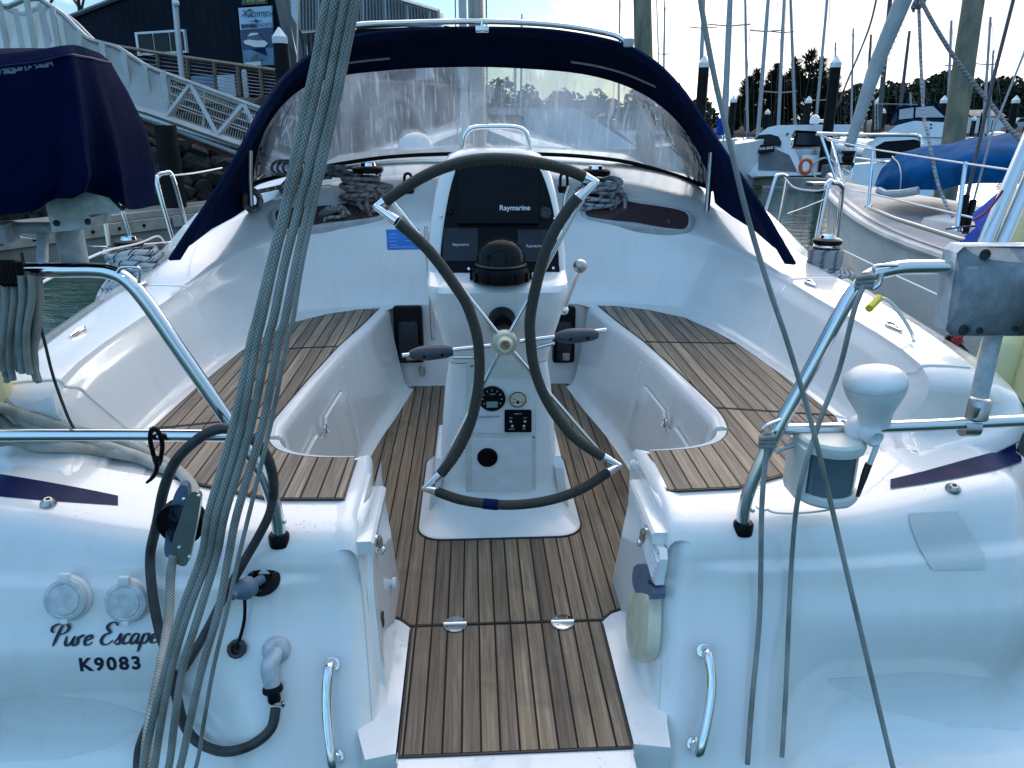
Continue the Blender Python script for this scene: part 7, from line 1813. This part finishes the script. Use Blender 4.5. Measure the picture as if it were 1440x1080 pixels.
for k in range(26):
    t=k/26.; c=pth[0].lerp(pth[2],t); ax=(pth[2]-pth[0]).normalized(); x=ax.orthogonal().normalized(); y=ax.cross(x); r_=lerp(.122,.07,t)
    m.tube([c+(x*math.cos(i*.7)+y*math.sin(i*.7))*r_+ax*(i*.045) for i in range(9)],.0045,4)
part('sail_lashing',m,MT['seal'],jb)
m=MB(); c=W(1191,232,d=11.3); m.lathe([(0,0),(.10,0),(.10,.03),(.05,.05),(.05,.15),(.10,.17),(.10,.2),(0,.2)],c,n=18); m.ball(c+Vector((0,0,.1)),.085,12,8); part('furling_drum',m,MT['pile_bk'],ny)
m=MB(); m.box(W(1150,259,d=12.0),(.28,.3,.07),bev=.02); m.tube([W(1165,248,d=11.8),W(1180,258,d=11.6)],.06,8); part('bow_roller',m,MT['dull'],ny)
for pts,r,mt,nm in (([(1437,-60),(1425,0),(1397,110),(1374,215),(1353,308)],.016,'mast_dk','shroud'),([(1450,40),(1440,75),(1394,190),(1362,310)],.010,'mast_lt','shroud')):
    m=MB(); m.tube(WL(pts,6.9),r,8); part(nm,m,MT[mt],ny)
for a_,b_ in (((1359,275),(1351,325)),((1369,282),(1357,328))):
    m=MB(); m.tube([W(*a_,d=6.85),W(*b_,d=6.85)],.030,8); part('turnbuckle',m,MT['black'],ny)
def mix_rope(pts,ds,r,mat,lab,sm=5): 
    m=MB(); m.tube(WL(pts,ds),r,8,smooth=sm); single('mooring_rope',m,MT[mat],lab,'rope',fr='w',ang=80)
mix_rope([(1291,-20),(1292,8),(1298,150),(1305,190),(1320,262),(1340,305)],[8.5,7.5],.017,'rope_fleck','flecked rope hanging straight from aloft in front of the blue dinghy cover')
mix_rope([(1293,-20),(1300,10),(1345,85),(1400,155),(1425,187),(1470,232)],[8,7],.021,'rope_dark','thick flecked rope slanting down across the big timber pile')
m=MB(); c=W(1293,4,d=8.2)
for k in range(4): m.tube([c+Vector((math.cos(i*.63+k)*.05,.04*math.sin(k+i),math.sin(i*.63+k)*.045)) for i in range(10)],.018,8,closed=True)
m.tube(WL([(1287,2),(1284,10),(1285,17)],8.2),[.02,.025,.012],8); single('rope_knot',m,MT['rope_dark'],'bulky rope knot at the top edge above the blue dinghy','knot',fr='w',ang=80)
mix_rope([(1236,-20),(1222,40),(1190,118),(1178,150)],[9.5,11],.012,'rope_dark','dark line slanting from aloft to the nearest black pile')
# blue covered dinghy on its deck
dg=thing('covered_dinghy','upturned dinghy under a bright blue cover lashed on the neighbouring deck','dinghy',W(1330,262,d=8),fr='w')
tops=[(1230,259),(1240,238),(1255,222),(1280,210),(1320,204),(1360,196),(1400,189.5),(1440,187.5),(1490,190),(1540,205)]
bots=[(1231,261),(1246,270),(1266,272),(1292,267),(1325,267),(1342,262),(1370,258),(1420,258),(1480,262),(1540,270)]
m=MB(); rows=[]
for i,(tq,bq) in enumerate(zip(tops,bots)):
    u_=i/9.; d0=lerp(9.3,7.6,u_); wd=1.5*math.sin(math.pi*min(.97,.06+u_*.72))+.05
    fr_=W(*bq,d=d0-.0); tp=W(*tq,d=d0+wd*.5); bk=W(bq[0],bq[1]-3,d=d0+wd)
    rows.append(catmull([fr_,fr_.lerp(Vector((fr_.x,fr_.y,tp.z)),.55)+Vector((-.02,0,0)),fr_.lerp(tp,.5)+Vector((0,0,(tp.z-fr_.z)*.36)),tp,bk.lerp(tp,.5)+Vector((0,0,(tp.z-bk.z)*.3)),bk],4))
rws=[]
for j in range(len(rows[0])): rws.append(catmull([r_[j] for r_ in rows],4))
for j,r_ in enumerate(rws):
    for i,p in enumerate(r_): p+=Vector((0,0,1))*.012*math.sin(i*1.1+j*.6)*math.sin(j*.4)
m.loft(rws); part('cover',m,MT['blue'],dg,ang=70)
m=MB(); m.tube([q+Vector((-.01,-.01,.012)) for q in [r_[8] for r_ in rws[:15]]],.008,6); m.tube(WL([(1236,268),(1246,273),(1268,272),(1292,268)],[9.0,8.6]),.045,8); part('lashing',m,MT['seal'],dg)
m=MB(); g=random.Random(2); rows=[[W(lerp(1378,1480,i/7)+g.uniform(-2,2)-j*3,lerp(330,292,min(1,i/3.))+j*(-7)+g.uniform(-2,2),d=5.3+.25*j-.05*i) for i in range(8)] for j in range(5)]
m.loft(rows); m.loft([[p+Vector((.1,.25,-.25)) for p in r_] for r_ in rows]); single('blue_tarp',m,MT['tarp'],'crumpled bright blue tarpaulin on the neighbouring deck behind the steel poles','tarpaulin',fr='w',ang=70)
mix_rope([(1330,322),(1370,318),(1400,322),(1440,330)],6.2,.008,'rope_red','red flecked line lying on the neighbouring side deck')
